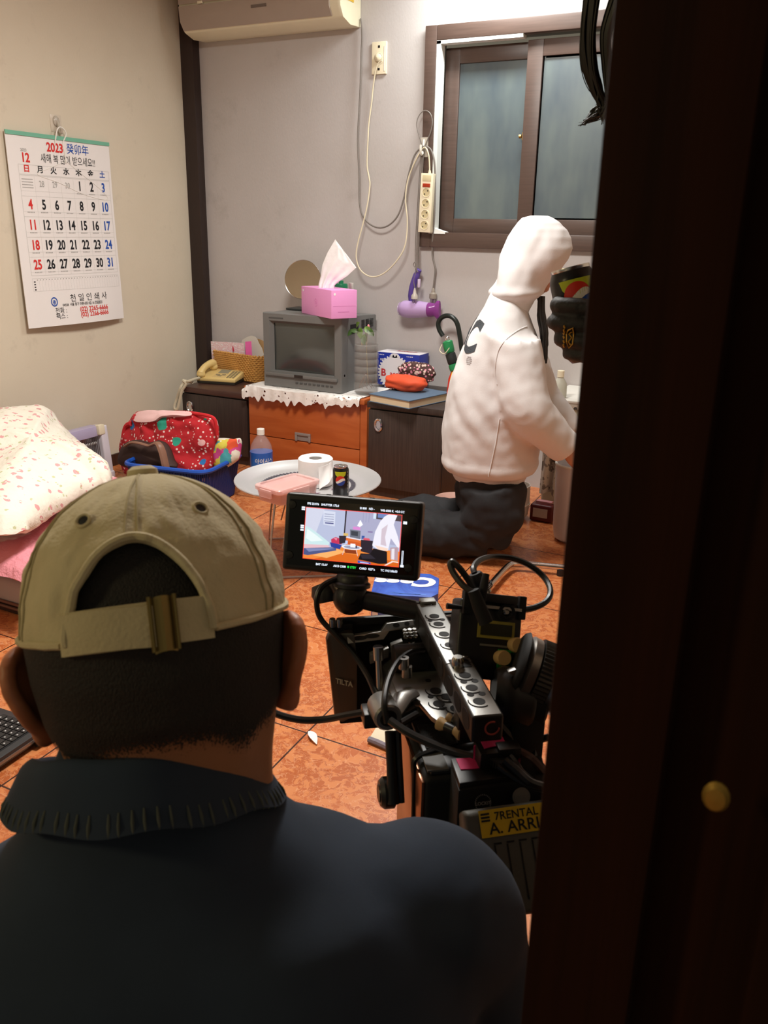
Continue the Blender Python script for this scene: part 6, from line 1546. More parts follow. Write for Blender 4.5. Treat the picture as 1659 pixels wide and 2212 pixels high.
# top plate with holes
tp = [(.200, -.052), (.195, .034), (.085, .014), (.083, -.018), (.100, -.026), (.128, -.032), (.140, -.052)]
MB().prism(tp, lambda u, v: L(u, v, -.066), lambda u, v: L(u, v, -.060)).build('top_plate', m_kg, T, bevel=.001)
def hole(parent, c, n_, r, ring=True, m=None):
    R = n_.to_track_quat('Z', 'Y').to_matrix()
    MB().lathe([(0, .0004), (r, .0004), (r, -.0002), (0, -.0002)], c, 18, R).build('screw_hole', m_kd, parent)
    if ring:
        b = MB(); b.tube([c+R @ V(r*1.75*math.cos(q), r*1.75*math.sin(q), .0003) for q in [math.radians(20+14*k) for k in range(11)]], .0007, 5); b.build('groove', m_kd, parent)
for px, py, r in ((905, 1425, 1), (941, 1492, 1), (965, 1505, 1), (948, 1520, 1), (985, 1530, 1)): hole(T, Lp(px, py, c=-.0598), UPZ, .0062)
for px, py in ((925, 1470), (985, 1480), (930, 1505), (955, 1530), (975, 1515), (990, 1490), (1000, 1515)): hole(T, Lp(px, py, c=-.0598), UPZ, .0032, False)
# handle: rear and front segments
for a0, a1, w0, c0, nm in ((-.001, .098, .0148, -.027, 'handle'), (.096, .245, .0148, -.027, 'handle')):
    h = lb((a0, -w0, c0), (a1, w0, 0)).build(nm, m_kg2, T, bevel=.003, seg=3)
    lb((a0+.002, -w0+.0022, -.002), (a1-.002, w0-.0022, .0004)).build('top_face', m_kg, h, bevel=.0004)
    for k in range(3):
        aa = lerp(a0+.02, a1-.02, k/2); b = MB(); b.prism([(aa+.012*math.cos(q), -.0135+.0095*math.sin(q)) for q in [j*math.pi/10 for j in range(20)]], lambda u, v: L(u, -w0-.0003, v), lambda u, v: L(u, -w0+.002, v)); b.build('cutout', m_kd, h)
    if a0 < .05:
        for a in (.072, .048, .0235): hole(h, L(a, -.0015, .0004), UPZ, .0058)
        for a in (.060, .036):
            for s in (-.006, .005): hole(h, L(a, s, .0004), UPZ, .0034, False)
    else:
        for a in (.2048, .185, .1605, .1353): hole(h, L(a, 0, .0004), UPZ, .0056)
        for s in (-.007, .007): hole(h, L(.195, s, .0004), UPZ, .0028, False)
lb((.087, -.010, -.004), (.104, .010, .001)).build('joint_pocket', m_kd, T)
b = MB(); b.lathe([(0, 0), (.0055, 0), (.006, .003), (.006, .010), (.0045, .013), (0, .013)], L(.0905, -.004, -.002), 16); b.build('knurled_screw', m_scr, T)
lb((.098, .004, .0), (.104, .009, .006)).build('latch', m_scr, T, bevel=.0008)
b = MB(); b.tube([L(-.0015, .004+.0065*math.cos(q), -.0125+.0065*math.sin(q)) for q in [math.radians(70+16*k) for k in range(19)]], .0009, 6); b.build('rotation_mark', mat('red_mark', 'a8453c', .5, var=0), T)
lb((.05, -.012, -.062), (.07, .012, -.025)).build('handle_post', m_k, T, bevel=.002); lb((.19, -.012, -.062), (.21, .012, -.025)).build('handle_post', m_k, T, bevel=.002)
# monitor
q0, q1, q2, q3 = P(610, 1064, D=1.015), P(911, 1085, D=.985), P(906, 1259, D=.992), P(616, 1229, D=1.024)
mc_ = (q0+q1+q2+q3)/4; mex = ((q1-q0)+(q2-q3)); MWd = mex.length/2; mex.normalize(); mey = (q0-q3)+(q1-q2); MHt = mey.length/2; mey = (mey-mex*mey.dot(mex)).normalized(); men = mex.cross(mey)
if men.dot(V(0, 0, CAMZ)-mc_) < 0: men = -men
def mo(u, v, h=0.0): return mc_+mex*((u-.5)*MWd)+mey*((.5-v)*MHt)+men*h
mon = MB(); mon.rings([[mo(0, 0, h), mo(1, 0, h), mo(1, 1, h), mo(0, 1, h)] for h in (-.026, 0)]); mon = mon.build('monitor', m_k, T, bevel=.005, seg=3)
b = MB(); b.rings([[mo(u, v, h) for u, v in ((.035, .08), (.965, .08), (.965, .925), (.035, .925))] for h in (-.001, .0006)]); b.build('bezel_glass', mat('monitor_glass', '08080a', .12, var=0), mon)
def emis(name, c, e):
    if name in MATS: return MATS[name]
    g = G(name); c = lin(c); g.set(Base_Color=(0, 0, 0), Roughness=.3); g.put(g.b.inputs['Emission Color'], c); g.b.inputs['Emission Strength'].default_value = e
    MATS[name] = g.m; return g.m
pu = lambda x, y: (lerp(.155, .858, x), lerp(.168, .832, y)+.004*(x-.5))
pic = MB(); pmats = []; lay = [0]
def poly(col, pts, e=1.0):
    m = emis('screen_'+col, col, e)
    if m not in pmats: pmats.append(m)
    pic.k = pmats.index(m); lay[0] += 1
    pic.add([mo(*pu(x, y), .0010+.000012*lay[0]) for x, y in pts], [tuple(range(len(pts)))])
def rect(col, x0, y0, x1, y1): poly(col, [(x0, y0), (x1, y0), (x1, y1), (x0, y1)])
rect('b6bdd8', 0, 0, 1, 1); poly('cfd2e4', [(0, .0), (.2, 0), (.12, .5), (0, .45)]); poly('a9a9c6', [(.425, 0), (1, 0), (1, .6), (.425, .5)]); poly('241a22', [(.415, 0), (.43, 0), (.425, .5), (.412, .5)])
poly('ee8a3c', [(0, .93), (.3, .74), (.45, .68), (1, .70), (1, 1), (0, 1)]); poly('d9681f', [(.1, 1), (.4, .82), (.7, .86), (1, .9), (1, 1)]); poly('f6b06a', [(.1, .92), (.35, .76), (.45, .80), (.25, .95)])
poly('d3d8ea', [(.185, .04), (.312, .05), (.315, .33), (.195, .31)]); 
for r in range(4): rect('8b8fae', .2, .10+.045*r, .30, .112+.045*r)
rect('55598c', .21, .265, .30, .29)
rect('cfe0f2', .705, .0, .735, .12); poly('4a3d44', [(.735, 0), (1, 0), (1, .13), (.735, .12)]); rect('6f86bc', .75, 0, .85, .09)
for x in (.60, .63, .66): rect('8f92b4', x, .02, x+.004, .2)
poly('c8e3e6', [(0, .36), (.06, .40), (.15, .5), (.27, .65), (.26, .72), (0, .74)]); poly('e6f2f2', [(.03, .42), (.12, .52), (.2, .62), (.08, .66), (.02, .6)]); poly('e3b9c2', [(0, .72), (.26, .70), (.29, .76), (0, .80)])
poly('4d5685', [(0, .80), (.28, .74), (.345, .74), (.345, .79), (.05, .93), (0, .92)]); poly('7f88b4', [(.02, .80), (.28, .755), (.335, .76), (.06, .86)])
poly('c4355a', [(.285, .58), (.33, .53), (.39, .56), (.40, .66), (.29, .66)]); poly('e08aa0', [(.31, .55), (.35, .55), (.34, .6)]); poly('2a3f96', [(.275, .64), (.40, .67), (.385, .76), (.29, .73)])
poly('2e2733', [(.365, .50), (.445, .49), (.445, .62), (.375, .66)]); poly('cf5a26', [(.44, .52), (.60, .54), (.60, .70), (.44, .66)]); poly('e06f34', [(.44, .52), (.60, .54), (.60, .60), (.44, .58)]); poly('2b2430', [(.595, .54), (.72, .54), (.72, .80), (.60, .76)])
poly('e4e1ea', [(.44, .50), (.60, .53), (.59, .555), (.44, .525)]); rect('d9b56a', .41, .44, .46, .49)
poly('6d7280', [(.475, .36), (.585, .37), (.585, .53), (.48, .51)]); poly('3d424c', [(.487, .385), (.56, .39), (.56, .48), (.49, .47)]); poly('d98ad0', [(.505, .30), (.58, .30), (.58, .36), (.505, .355)]); poly('f3f4fa', [(.545, .28), (.575, .16), (.605, .25), (.575, .30)])
rect('3a5aa0', .60, .46, .63, .52); poly('dd5a6c', [(.62, .5), (.68, .5), (.69, .54), (.62, .54)]); rect('8a7aa8', .66, .36, .71, .39)
poly('e9eef6', [(.40+.105*math.cos(q)+.105, .70+.045*math.sin(q)) for q in [k*math.pi/10 for k in range(20)]]); poly('9a9cb4', [(.42+.085*math.cos(q)+.085, .70+.03*math.sin(q)) for q in [k*math.pi/10 for k in range(20)]])
poly('f4f4fa', [(.49, .63), (.54, .63), (.54, .70), (.49, .70)]); rect('3a3a52', .545, .66, .56, .71); rect('c0d0f0', .435, .58, .46, .65)
for x0, x1 in ((.43, .41), (.55, .57)): poly('dccad0', [(x0, .74), (x0+.006, .74), (x1+.006, .86), (x1, .86)])
poly('8a3a1c', [(.43, .75), (.55, .75), (.56, .82), (.44, .82)])
poly('ece9f4', [(.715, .63), (.735, .36), (.78, .16), (.82, .06), (.87, .0), (.95, .02), (.93, .12), (.92, .2), (.97, .42), (1.0, .60), (.98, .64), (.90, .46), (.88, .70), (.80, .72)]); poly('d0c0cc', [(.80, .3), (.86, .2), (.84, .45), (.86, .62), (.80, .6)]); poly('f8d6c4', [(.74, .62), (.88, .66), (.87, .71), (.78, .70)])
poly('17141a', [(.73, .68), (.87, .72), (.88, .95), (.80, .97), (.58, .92), (.60, .80), (.70, .79)]); poly('2e2a34', [(.60, .82), (.70, .80), (.76, .88), (.62, .9)]); poly('b79aa4', [(.90, .64), (.98, .62), (.985, .88), (.91, .86)]); poly('e6dfe8', [(.915, .66), (.945, .65), (.95, .86), (.92, .86)])
poly('3350b4', [(.575, .94), (.71, .96), (.71, 1.0), (.58, 1.0)]); poly('c4d0f4', [(.60, .96), (.69, .97), (.69, .985), (.60, .98)]); poly('f2ddd0', [(.84, 1.0), (.93, .885), (1.0, .90), (1.0, .92), (.94, .91), (.86, 1.0)])
for a, c in (((0, 0), (1, 0)), ((1, 0), (1, 1)), ((1, 1), (0, 1)), ((0, 1), (0, 0))):
    w_ = .006; n_ = V(c[1]-a[1], -(c[0]-a[0]), 0)
    poly('e8402a', [(a[0], a[1]), (c[0], c[1]), (c[0]-n_.x*w_, c[1]-n_.y*w_*1.8), (a[0]-n_.x*w_, a[1]-n_.y*w_*1.8)], 1.3)
pic.build('screen_picture', pmats, mon, smooth=False, norm=False)
hw, hg = MB(), MB()
def ms(bb, s, u, v, h=.022, bold=.03, al='LEFT'): bb.text(s, h*MHt*1.7, lambda x, y: mo(u+x/MWd, v-y/MHt, .0014), bold, al, .92)
ms(hw, 'FPS 23.976   SHUTTER 172.8', .165, .122); ms(hw, 'EI 800   ND -', .55, .128); ms(hw, 'WB 6000 K  +0.0 CC', .70, .135)
ms(hw, 'BAT 15.6V', .255, .888); ms(hw, 'A013 C008', .385, .890); ms(hg, '● STBY', .485, .890); ms(hw, 'CARD', .575, .892); ms(hw, '0:27 h', .64, .892); ms(hw, 'TC 19:21:06:03', .73, .892)
for v in (.165, .19, .40, .425, .455): hw.add([mo(u, v+d, .0014) for u, d in ((.125, 0), (.150, 0), (.150, .02), (.125, .02))], [(0, 1, 2, 3)])
for u in (.873, .881): hw.add([mo(uu, v, .0014) for uu, v in ((u, .62), (u+.004, .62), (u+.004, .80), (u, .80))], [(0, 1, 2, 3)])
hw.add([mo(uu, v, .0014) for uu, v in ((.868, .80), (.892, .80), (.892, .83), (.868, .83))], [(0, 1, 2, 3)]); hw.add([mo(uu, v, .0014) for uu, v in ((.868, .25), (.895, .25), (.895, .285), (.868, .285))], [(0, 1, 2, 3)])
hw.build('status_text', emis('screen_white_text', 'e6eefc', 1.2), mon, smooth=False, norm=False); hg.build('standby_text', emis('screen_green_text', '2fd24a', 1.1), mon, smooth=False, norm=False)
for u, v in ((.055, .15), (.94, .22), (.055, .80), (.925, .83)): MB().lathe([(0, .002), (.0045, .0015), (.005, 0), (0, 0)], mo(u, v, .0006), 14, men.to_track_quat('Z', 'Y').to_matrix()).build('screw', m_k, mon)
for u in (.3, .46, .62): MB().lathe([(0, .0006), (.003, .0006), (.003, 0), (0, 0)], mo(u, 0, -.012)+mey*.0002, 12, mey.to_track_quat('Z', 'Y').to_matrix()).build('screw_hole', m_kd, mon)
b = MB(); b.rings([[mo(u, -.0, h)+mey*.0004 for u, h in ((.76, -.014), (.84, -.014), (.84, -.008), (.76, -.008))], [mo(u, .01, h) for u, h in ((.76, -.014), (.84, -.014), (.84, -.008), (.76, -.008))]]); b.build('slot', m_kd, mon)
# monitor mount and arm
mb0 = P(760, 1252, D=1.0)
b = MB(); Rm2 = mey.to_track_quat('Z', 'Y').to_matrix()
b.lathe([(0, .006), (.017, .006), (.0195, .002), (.0195, -.002), (.0225, -.004), (.0225, -.008), (.013, -.012), (0, -.012)], mb0, 28, Rm2); b.build('mount_wheel', m_k, T)
hub = P(757, 1290, D=1.0); elb = P(708, 1278, D=1.02); armend = L(.238, .004, -.012)
MB().tube([mb0-mey*.01, lerp(mb0, hub, .5), hub], [.008, .008, .012], 14).build('ball_stem', m_k, T)
b = MB(); dh = (armend-hub).normalized(); Rh2 = V(0, 0, 0)-ray(757, 1290).normalized(); Rq = Rh2.to_track_quat('Z', 'Y').to_matrix()
b.ell(hub, (.021, .021, .021)); b.build('arm_knuckle', m_k, T)
MB().lathe([(0, .004), (.007, .003), (.0095, 0), (0, 0)], hub+Rq @ V(0, 0, .019), 20, Rq).build('arm_bolt', m_kd, T)
MB().tube([P(700, 1258, D=1.02), elb, P(712, 1300, D=1.02)], [.016, .0205, .017], 18).build('arm_knuckle', m_k, T)
MB().tube([P(722, 1258, D=1.005), P(735, 1272, D=1.0), hub], [.008, .011, .014], 14).build('arm_link', mat('brown_black_arm', '3a2a22', .35, .4, var=.05), T)
MB().tube([hub+dh*.012, lerp(hub, armend, .3), lerp(hub, armend, .85), armend], [.011, .0115, .0115, .014], 18).build('arm', m_k, T)
b = MB(); b.tube([armend-dh*.018, armend-dh*.006, armend+dh*.008], [.0105, .0135, .0125], 18); b.build('arm_knuckle', m_k, T)
lb((.236, -.008, -.002), (.248, .010, .004)).build('arm_clamp', m_kg, T, bevel=.001)
# matte box
mbx = MB(ML)
mbx.box((.262, -.098, -.034), (.275, .075, -.028)); mbx.box((.262, -.098, -.165), (.275, .075, -.155)); mbx.box((.262, -.098, -.160), (.275, -.085, -.03)); mbx.box((.262, .062, -.160), (.275, .075, -.03))
mb_ = mbx.build('matte_box', m_kd, T, bevel=.002)
lb((.266, -.092, -.160), (.270, .07, -.032)).build('rear_plate', m_kd, mb_)
lb((.262, -.1, -.030), (.268, .078, -.024)).build('flag_hinge', m_k, mb_, bevel=.001)
sp_ = [(-.092, -.0415), (-.052, -.0395), (-.044, -.033), (.048, -.0285), (.048, -.0345), (-.042, -.0395), (-.05, -.046), (-.092, -.0475)]
br = MB().prism(sp_, lambda u, v: L(.246+(v+.0415)*1.1, u, v+.003), lambda u, v: L(.251+(v+.0415)*1.1, u, v+.003)).build('top_bracket', m_kg, mb_, bevel=.0005)
for u, w_, zz in ((-.078, .009, -.0405), (-.063, .009, -.0395), (-.033, .004, -.0318), (-.02, .003, -.0312), (-.006, .004, -.0305), (.03, .010, -.0295)):
    MB().prism([(u+w_*math.cos(q), zz+.0018*math.sin(q)) for q in [k*math.pi/8 for k in range(16)]], lambda x, y: L(.2455+(y+.0385)*1.1, x, y+.0003), lambda x, y: L(.2462+(y+.0385)*1.1, x, y)).build('slot', m_kd, br)
fl = [Lp(705, 1385, a=.262), Lp(712, 1368, a=.262), Lp(765, 1368, a=.24), Lp(772, 1420, a=.235), Lp(772, 1545, a=.235), Lp(740, 1562, a=.25), Lp(724, 1555, a=.262)]
flo = [p+kf*.012 for p in fl]
MB().rings([fl, flo]).build('side_flag', mat('brown_black_flag', '201a17', .38, var=.05), mb_, bevel=.003)
fo, fx_, fy_ = Lp(745, 1474, a=.247), (Lp(772, 1480, a=.235)-Lp(715, 1466, a=.262)).normalized(), (Lp(745, 1400, a=.247)-Lp(745, 1474, a=.247)).normalized()
fn_ = fx_.cross(fy_).normalized(); fn_ = fn_ if fn_.dot(V(0, 0, CAMZ)-fo) > 0 else -fn_
MB().text('TILTA', .0095, lambda x, y: fo+fx_*x+fy_*y+fn_*.0016, .03).build('lettering', mat('pale_lettering', '8f897e', .5, var=0), mb_, smooth=False)
cl_ = MB(ML); o_ = Lp(735, 1350, a=.262)-KA; oa, ob, oc_ = o_.dot(kf), o_.dot(kr_), o_.z
cl_.box((oa-.006, ob-.012, oc_-.008), (oa+.008, ob+.014, oc_+.003)); cl_.build('hinge_block', m_kg2, mb_, bevel=.001)
for px in (718, 733): MB().lathe([(0, .008), (.0035, .008), (.004, .006), (.004, -.002), (0, -.002)], Lp(px, 1350, a=.256), 14).build('hinge_screw', m_scr, mb_)
for i in range(3):
    for j in range(3):
        c = Lp(875+10*i+(j*1), 1362+7*j-i*1, a=.243)
        MB().box(tuple(c-V(.0022, .0022, .0012)), tuple(c+V(.0022, .0022, .0012))).build('gear_tooth', m_scr if i == 1 else m_kg, mb_)
cc = Lp(888, 1385, a=.24); MB().cyl(cc, cc-UPZ*.016, .0045, n=14).build('lock_knob', m_scr, mb_)
# lens and the fittings between the matte box and the body
MB().tube([L(.262, -.012, -.098), L(.235, -.012, -.098), L(.23, -.012, -.098), L(.15, -.0, -.13)], [.047, .047, .040, .040], 32).build('lens_barrel', m_kd, T)
b = MB(); q = Lp(880, 1420, a=.20); b.tube([q-kr_*.016, q+kr_*.022], [.0155, .0155], 20); b.build('lens_motor', m_k, T, bevel=.002)
for c0, c1, yy in (((800, 1415), (840, 1400), .012), ((845, 1395), (870, 1385), .010)):
    p0, p1 = Lp(*c0, a=.23), Lp(*c1, a=.23); b = MB(); b.rings([[p0, p1, p1-UPZ*yy, p0-UPZ*yy], [p0+kf*.008, p1+kf*.008, p1+kf*.008-UPZ*yy, p0+kf*.008-UPZ*yy]]); b.build('bracket_plate', m_kg, T, bevel=.0008)
p0, p1 = Lp(817, 1398, a=.19), Lp(822, 1535, a=.17)
b = MB(); d = (p1-p0); b.tube([p0, p0+d*.2, p0+d*.205, p0+d], [.0058, .0056, .0036, .0034], 14); b.build('thumb_rod', m_scr, T)
MB().lathe([(.0035, .0003), (.0056, .0004), (.0056, -.001), (.0035, -.001)], p0, 16).build('thumb_rod_rim', m_kd, T)
for px, py in ((872, 1432), (879, 1450)):
    c = Lp(px, py, a=.165); MB().lathe([(0, .003), (.002, .003), (.002, .0065), (.0055, .0065), (.006, -.006), (0, -.006)], c, 16).build('cap_screw', m_scr, T)
b = MB(ML); b.box((.125, -.058, -.072), (.185, -.040, -.062)); b.build('side_rail', m_kg, T, bevel=.002)
for k in range(3): MB().tube([L(.10+.012*k, -.058, -.066), L(.112+.012*k, -.038, -.064)], .004, 8).build('rail_rib', m_kg2, T)
rc0, rc1 = Lp(822, 1520, a=.13), Lp(838, 1550, a=.10)
rd = (rc1-rc0).normalized()
MB().tube([rc0-rd*.004, rc0, rc1, rc1+rd*.002], [.0115, .0145, .0145, .0125], 22).build('rosette', m_kg, T)
MB().tube([rc1+rd*.001, rc1+rd*.003], [.0095, .0085], 18).build('rosette_bolt', m_kd, T)
b = MB(); p0, p1, p2 = Lp(850, 1540, a=.115), Lp(872, 1505, a=.13), Lp(895, 1495, a=.14); b.tube([p0, p1, p2], [.010, .011, .008], 10, flat=.45); b.build('rosette_arm', m_kg, T)
c = Lp(797, 1545, a=.13); b = MB(ML); cl3 = c-KA; ca_, cb2, cc2 = cl3.dot(kf), cl3.dot(kr_), cl3.z
b.box((ca_-.012, cb2-.007, cc2-.009), (ca_+.012, cb2+.012, cc2+.008)); b.build('cable_connector', m_kg2, T, bevel=.002)
def cable(pts, r=.0033, name='cable', m=None):
    return MB().tube(spline([Lp(x, y, a=a) for x, y, a in pts], 7), r, 8).build(name, m or m_cab, T)
cable([(560, 1520, .20), (600, 1543, .19), (650, 1555, .18), (700, 1554, .17), (750, 1545, .15), (790, 1538, .135)], .0040)
cable([(745, 1245, .28), (712, 1256, .275), (692, 1272, .27), (684, 1300, .265), (692, 1335, .262), (725, 1372, .25), (765, 1415, .235), (795, 1462, .21), (812, 1500, .17), (822, 1520, .15)], .0034)
cable([(836, 1562, .09), (830, 1520, .10), (838, 1472, .13), (858, 1432, .16), (885, 1410, .18), (915, 1404, .19)], .0034)
cable([(842, 1556, .09), (880, 1582, .075), (930, 1606, .06), (985, 1626, .045), (1035, 1638, .03)], .0042)
cable([(1000, 1580, .055), (1060, 1590, .05), (1130, 1600, .05)], .0035)
# tan-ended keys on the top
for (x0, y0), (x1, y1) in (((948, 1562), (998, 1585)), ((966, 1554), (1004, 1566))):
    p0, p1 = Lp(x0, y0, c=-.052), Lp(x1, y1, c=-.052); d = p1-p0
    MB().tube([p0, p0+d*.1, p0+d*.28, p0+d*.3], [.0068, .0068, .0045, .0045], 14).build('key_end', m_tan, T); MB().tube([p0+d*.3, p0+d*.68], .0048, 14).build('key_shaft', m_cab, T); MB().tube([p0+d*.68, p0+d*.7, p0+d*.95, p1], [.0045, .0045, .0072, .007], 14).build('key_end', m_tan, T)
# wireless receiver box on the right
bxC = Lp(1062, 1375, a=.115); Rw = Matrix((kf, kr_, UPZ)).transposed() @ Matrix.Rotation(math.radians(-10), 3, 'X') @ Matrix.Rotation(math.radians(24), 3, 'Y')
MW = M4(bxC, Rw)
wb_ = MB(MW).box((-.0, -.036, -.044), (.03, .032, .036)).build('receiver', m_k, T, bevel=.004, seg=3)
MB(MW).box((-.0012, -.016, -.002), (.001, .024, .016)).build('display_frame', mat('yellow_display_frame', '9a8d38', .4, var=.05), wb_)
MB(MW).box((-.0018, -.013, .001), (.001, .021, .013)).build('display', mat('dim_display', '2f2f22', .2, var=.05), wb_)
b = MB(MW); b.text('CINE RT', .007, lambda x, y: (-.0006, x-.0, -.010+y), .02) if False else b.box((-.0006, -.012, -.010), (.001, .018, -.008)); b.build('print', mat('dull_print', '6d6a62', .6, var=0), wb_)
MB(MW).box((-.010, -.022, .034), (.016, .022, .043)).build('connector_block', m_k, wb_, bevel=.002)
MB(MW).box((-.006, -.020, .028), (-.0045, .028, .031)).build('silver_bar', m_scr, wb_)
b = MB(); c = MW @ V(-.006, .012, .026); b.tube([c+Rw @ V(0, .0075*math.cos(q), .0075*math.sin(q)) for q in [k*math.pi/10 for k in range(20)]], .0018, 6, True); b.build('jack_ring', m_kd, wb_)
MB(MW).lathe([(0, 0), (.0035, 0), (.0042, .002), (.002, .004), (0, .004)], (-.003, .012, .026), 16, ry(-90)).build('jack', m_scr, wb_)
MB(MW).tube([(-.004, -.036, .026), (-.004, -.052, .026)], [.002, .0032], 10).build('toggle', m_k, wb_)
for y, z in ((.024, -.006), (.010, -.020)): MB(MW).lathe([(0, .014), (.007, .014), (.008, .010), (.007, 0), (0, 0)], (-.001, y, z), 18, ry(-90)).build('tan_knob', m_tan, wb_)
MB(MW).box((-.0015, .008, -.036), (.0, .034, -.012)).build('green_tape', mat('green_gaffer_tape', '2c8a3c', .6, var=.06), wb_)
for k in range(3): MB(MW).box((-.002, .017+.005*k, -.022+.001*k), (-.0012, .0185+.005*k, -.014)).build('pen_mark', m_ink, wb_)
for s_, y in ((1, -.030), (1, .030)): MB(MW).box((-.004, y-.004, .02), (.006, y+.004, .044)).build('corner_post', m_kd, wb_, bevel=.0015)
cA, cB_ = Lp(1026, 1238, a=.14), MW @ V(.004, -.012, .043)
d = cB_-cA
b = MB(); b.tube([cA, cA+d*.25, cA+d*.5], [.0062, .0092, .0095], 16); b.build('plug_boot', m_k, wb_)
MB().tube([cA+d*.5, cA+d*.55, cA+d*.8, cA+d*1.02], [.0095, .0082, .0088, .0092], 18).build('plug_shell', mat('nickel', 'a59e92', .3, .9, var=.02), wb_)
for k in (.62, .7, .78): MB().tube([(cA+d*k)+(d.normalized().orthogonal()*math.cos(q)+d.normalized().cross(d.normalized().orthogonal())*math.sin(q))*.0089 for q in [j*math.pi/10 for j in range(20)]], .0006, 5, True).build('plug_groove', m_kd, wb_)
MB().tube([Lp(1050, 1240, a=.12), Lp(1046, 1262, a=.115), Lp(1040, 1300, a=.11)], [.0035, .0042, .0042], 10).build('plug_boot', m_kd, wb_)
MB().tube([Lp(1022, 1275, a=.11), Lp(1035, 1310, a=.105), Lp(1050, 1345, a=.10)], [.006, .0072, .0075], 12).build('plug_boot', m_kd, wb_)
cable([(1026, 1240, .14), (1023, 1226, .15), (1036, 1211, .17), (1065, 1203, .19), (1105, 1206, .20), (1145, 1222, .20), (1176, 1248, .19), (1189, 1276, .17), (1180, 1299, .155), (1150, 1314, .14), (1112, 1318, .13), (1085, 1316, .125)], .0034)
cable([(1028, 1285, .11), (1000, 1264, .12), (980, 1238, .13), (973, 1220, .135), (978, 1214, .135), (993, 1228, .13), (1012, 1254, .125), (1032, 1290, .115)], .0034)
# eyepiece and focus unit on the right
ec = Lp(1136, 1446, a=.080); ed = (kr_*.86-kf*.30-UPZ*.30).normalized(); Re = ed.to_track_quat('Z', 'Y').to_matrix()
MB().lathe([(0, -.013), (.030, -.013), (.034, -.011), (.036, -.008), (.033, -.006), (0, -.006)], ec, 40, Re).build('eyepiece_housing', m_kd, T)
MB().lathe([(.030, -.006), (.034, -.002), (.033, .006), (.030, .008)], ec, 40, Re).build('eyepiece_ring', mat('satin_aluminium', '9c9893', .3, .85, var=.02), T)
kn_ = []
for z, r0 in ((.008, .0335), (.022, .0335)): kn_.append([ec+Re @ V((r0+(.0014 if k % 2 else 0))*math.cos(2*math.pi*k/96), (r0+(.0014 if k % 2 else 0))*math.sin(2*math.pi*k/96), z) for k in range(96)])
MB().rings(kn_).build('knurled_ring', mat('knurl_dark', '4b4945', .4, .6, var=0), T, smooth=False)
MB().lathe([(.0315, .022), (.033, .024), (.034, .045), (.030, .052), (.024, .053), (0, .053)], ec, 40, Re).build('eyepiece_barrel', mat('satin_aluminium', '9c9893'), T)
c = ec+Re @ V(0, .0, .03); MB().tube([ec+Re @ V(.034*math.cos(q), .034*math.sin(q), .034) for q in [math.radians(80+8*k) for k in range(7)]], .0018, 6).build('index_mark', m_kd, T)
fc = Lp(1108, 1508, a=.07); fd = (kr_*.93-kf*.25-UPZ*.1).normalized(); Rf = fd.to_track_quat('Z', 'Y').to_matrix()
MB().lathe([(0, -.02), (.026, -.02), (.030, -.014), (.030, .0), (.027, .004), (.027, .016), (.024, .02), (0, .02)], fc, 36, Rf).build('focus_wheel', m_k, T)
MB().lathe([(0, .02), (.022, .02), (.022, .030), (.018, .033), (0, .033)], fc, 32, Rf).build('focus_hub', m_kd, T)
b = MB(); p = [Lp(1098, 1452, a=.06), Lp(1115, 1446, a=.06), Lp(1150, 1470, a=.055), Lp(1140, 1482, a=.055), Lp(1132, 1478, a=.055)]
b.rings([p, [q+kf*.006 for q in p]]); b.build('index_plate', mat('satin_aluminium', '9c9893'), T, bevel=.0006)
MB().ell(Lp(1127, 1532, a=.06), (.0095, .0095, .0095)).build('ball_knob', m_k, T)
MB().tube([Lp(1127, 1532, a=.06), Lp(1118, 1548, a=.06), Lp(1105, 1555, a=.06)], .0035, 8).build('knob_arm', m_k, T)
MB().tube([Lp(1147, 1512, a=.05), Lp(1160, 1528, a=.05)], [.0022, .0034], 8).build('lever', m_kg, T)
cable([(1135, 1540, .06), (1150, 1570, .055), (1152, 1610, .05), (1150, 1650, .045)], .0045)
cable([(1075, 1560, .05), (1110, 1598, .05), (1150, 1636, .05), (1185, 1680, .05)], .0050)
cable([(1112, 1618, .05), (1140, 1606, .05), (1185, 1592, .05)], .0036)
cable([(1080, 1455, .10), (1068, 1462, .10), (1072, 1480, .10), (1064, 1492, .1)], .0016)
lb((.045, .040, -.12), (.12, .075, -.03)).build('focus_bracket', m_kd, T, bevel=.004)
# battery plate, pink tape, plugs, stickers
RP = [(.036, -.022), (.036, .07), (-.003, .062), (-.006, -.026)]
MB().prism(RP, lambda u, v: L(u, v, -.195), lambda u, v: L(u, v, -.072)).build('battery_plate', m_kd, T, bevel=.004)
MB().prism([(.036, -.022), (.036, .03), (.0, .026), (-.003, -.024)], lambda u, v: L(u, v, -.074), lambda u, v: L(u, v, -.0665)).build('plate_top', m_k, T, bevel=.0015)
m_pk = mat('pink_gaffer_tape', 'd2336f', .6, var=.05)
t0 = [(988, 1642), (986, 1656), (1036, 1650), (1046, 1641), (1036, 1641)]
b = MB(); pts = [Lp(990, 1650, c=-.0655), Lp(1030, 1647, c=-.0655), Lp(1040, 1640, c=-.0655), Lp(1042, 1612, c=-.052), Lp(1044, 1604, c=-.048), Lp(1088, 1596, c=-.048)]
wv = kf*.0085
rs = spline(pts, 4); b.grid(lambda u, v: rs[min(len(rs)-1, int(u*(len(rs)-1)+.5))]+wv*(2*v-1)*(1 if u < .35 or u > .62 else .1)+kr_*(-.008*(2*v-1) if .35 < u < .62 else 0), len(rs)-1, 2, .0008); b.build('pink_tape', m_pk, T)
o_ = Lp(1068, 1618, c=-.055)-KA
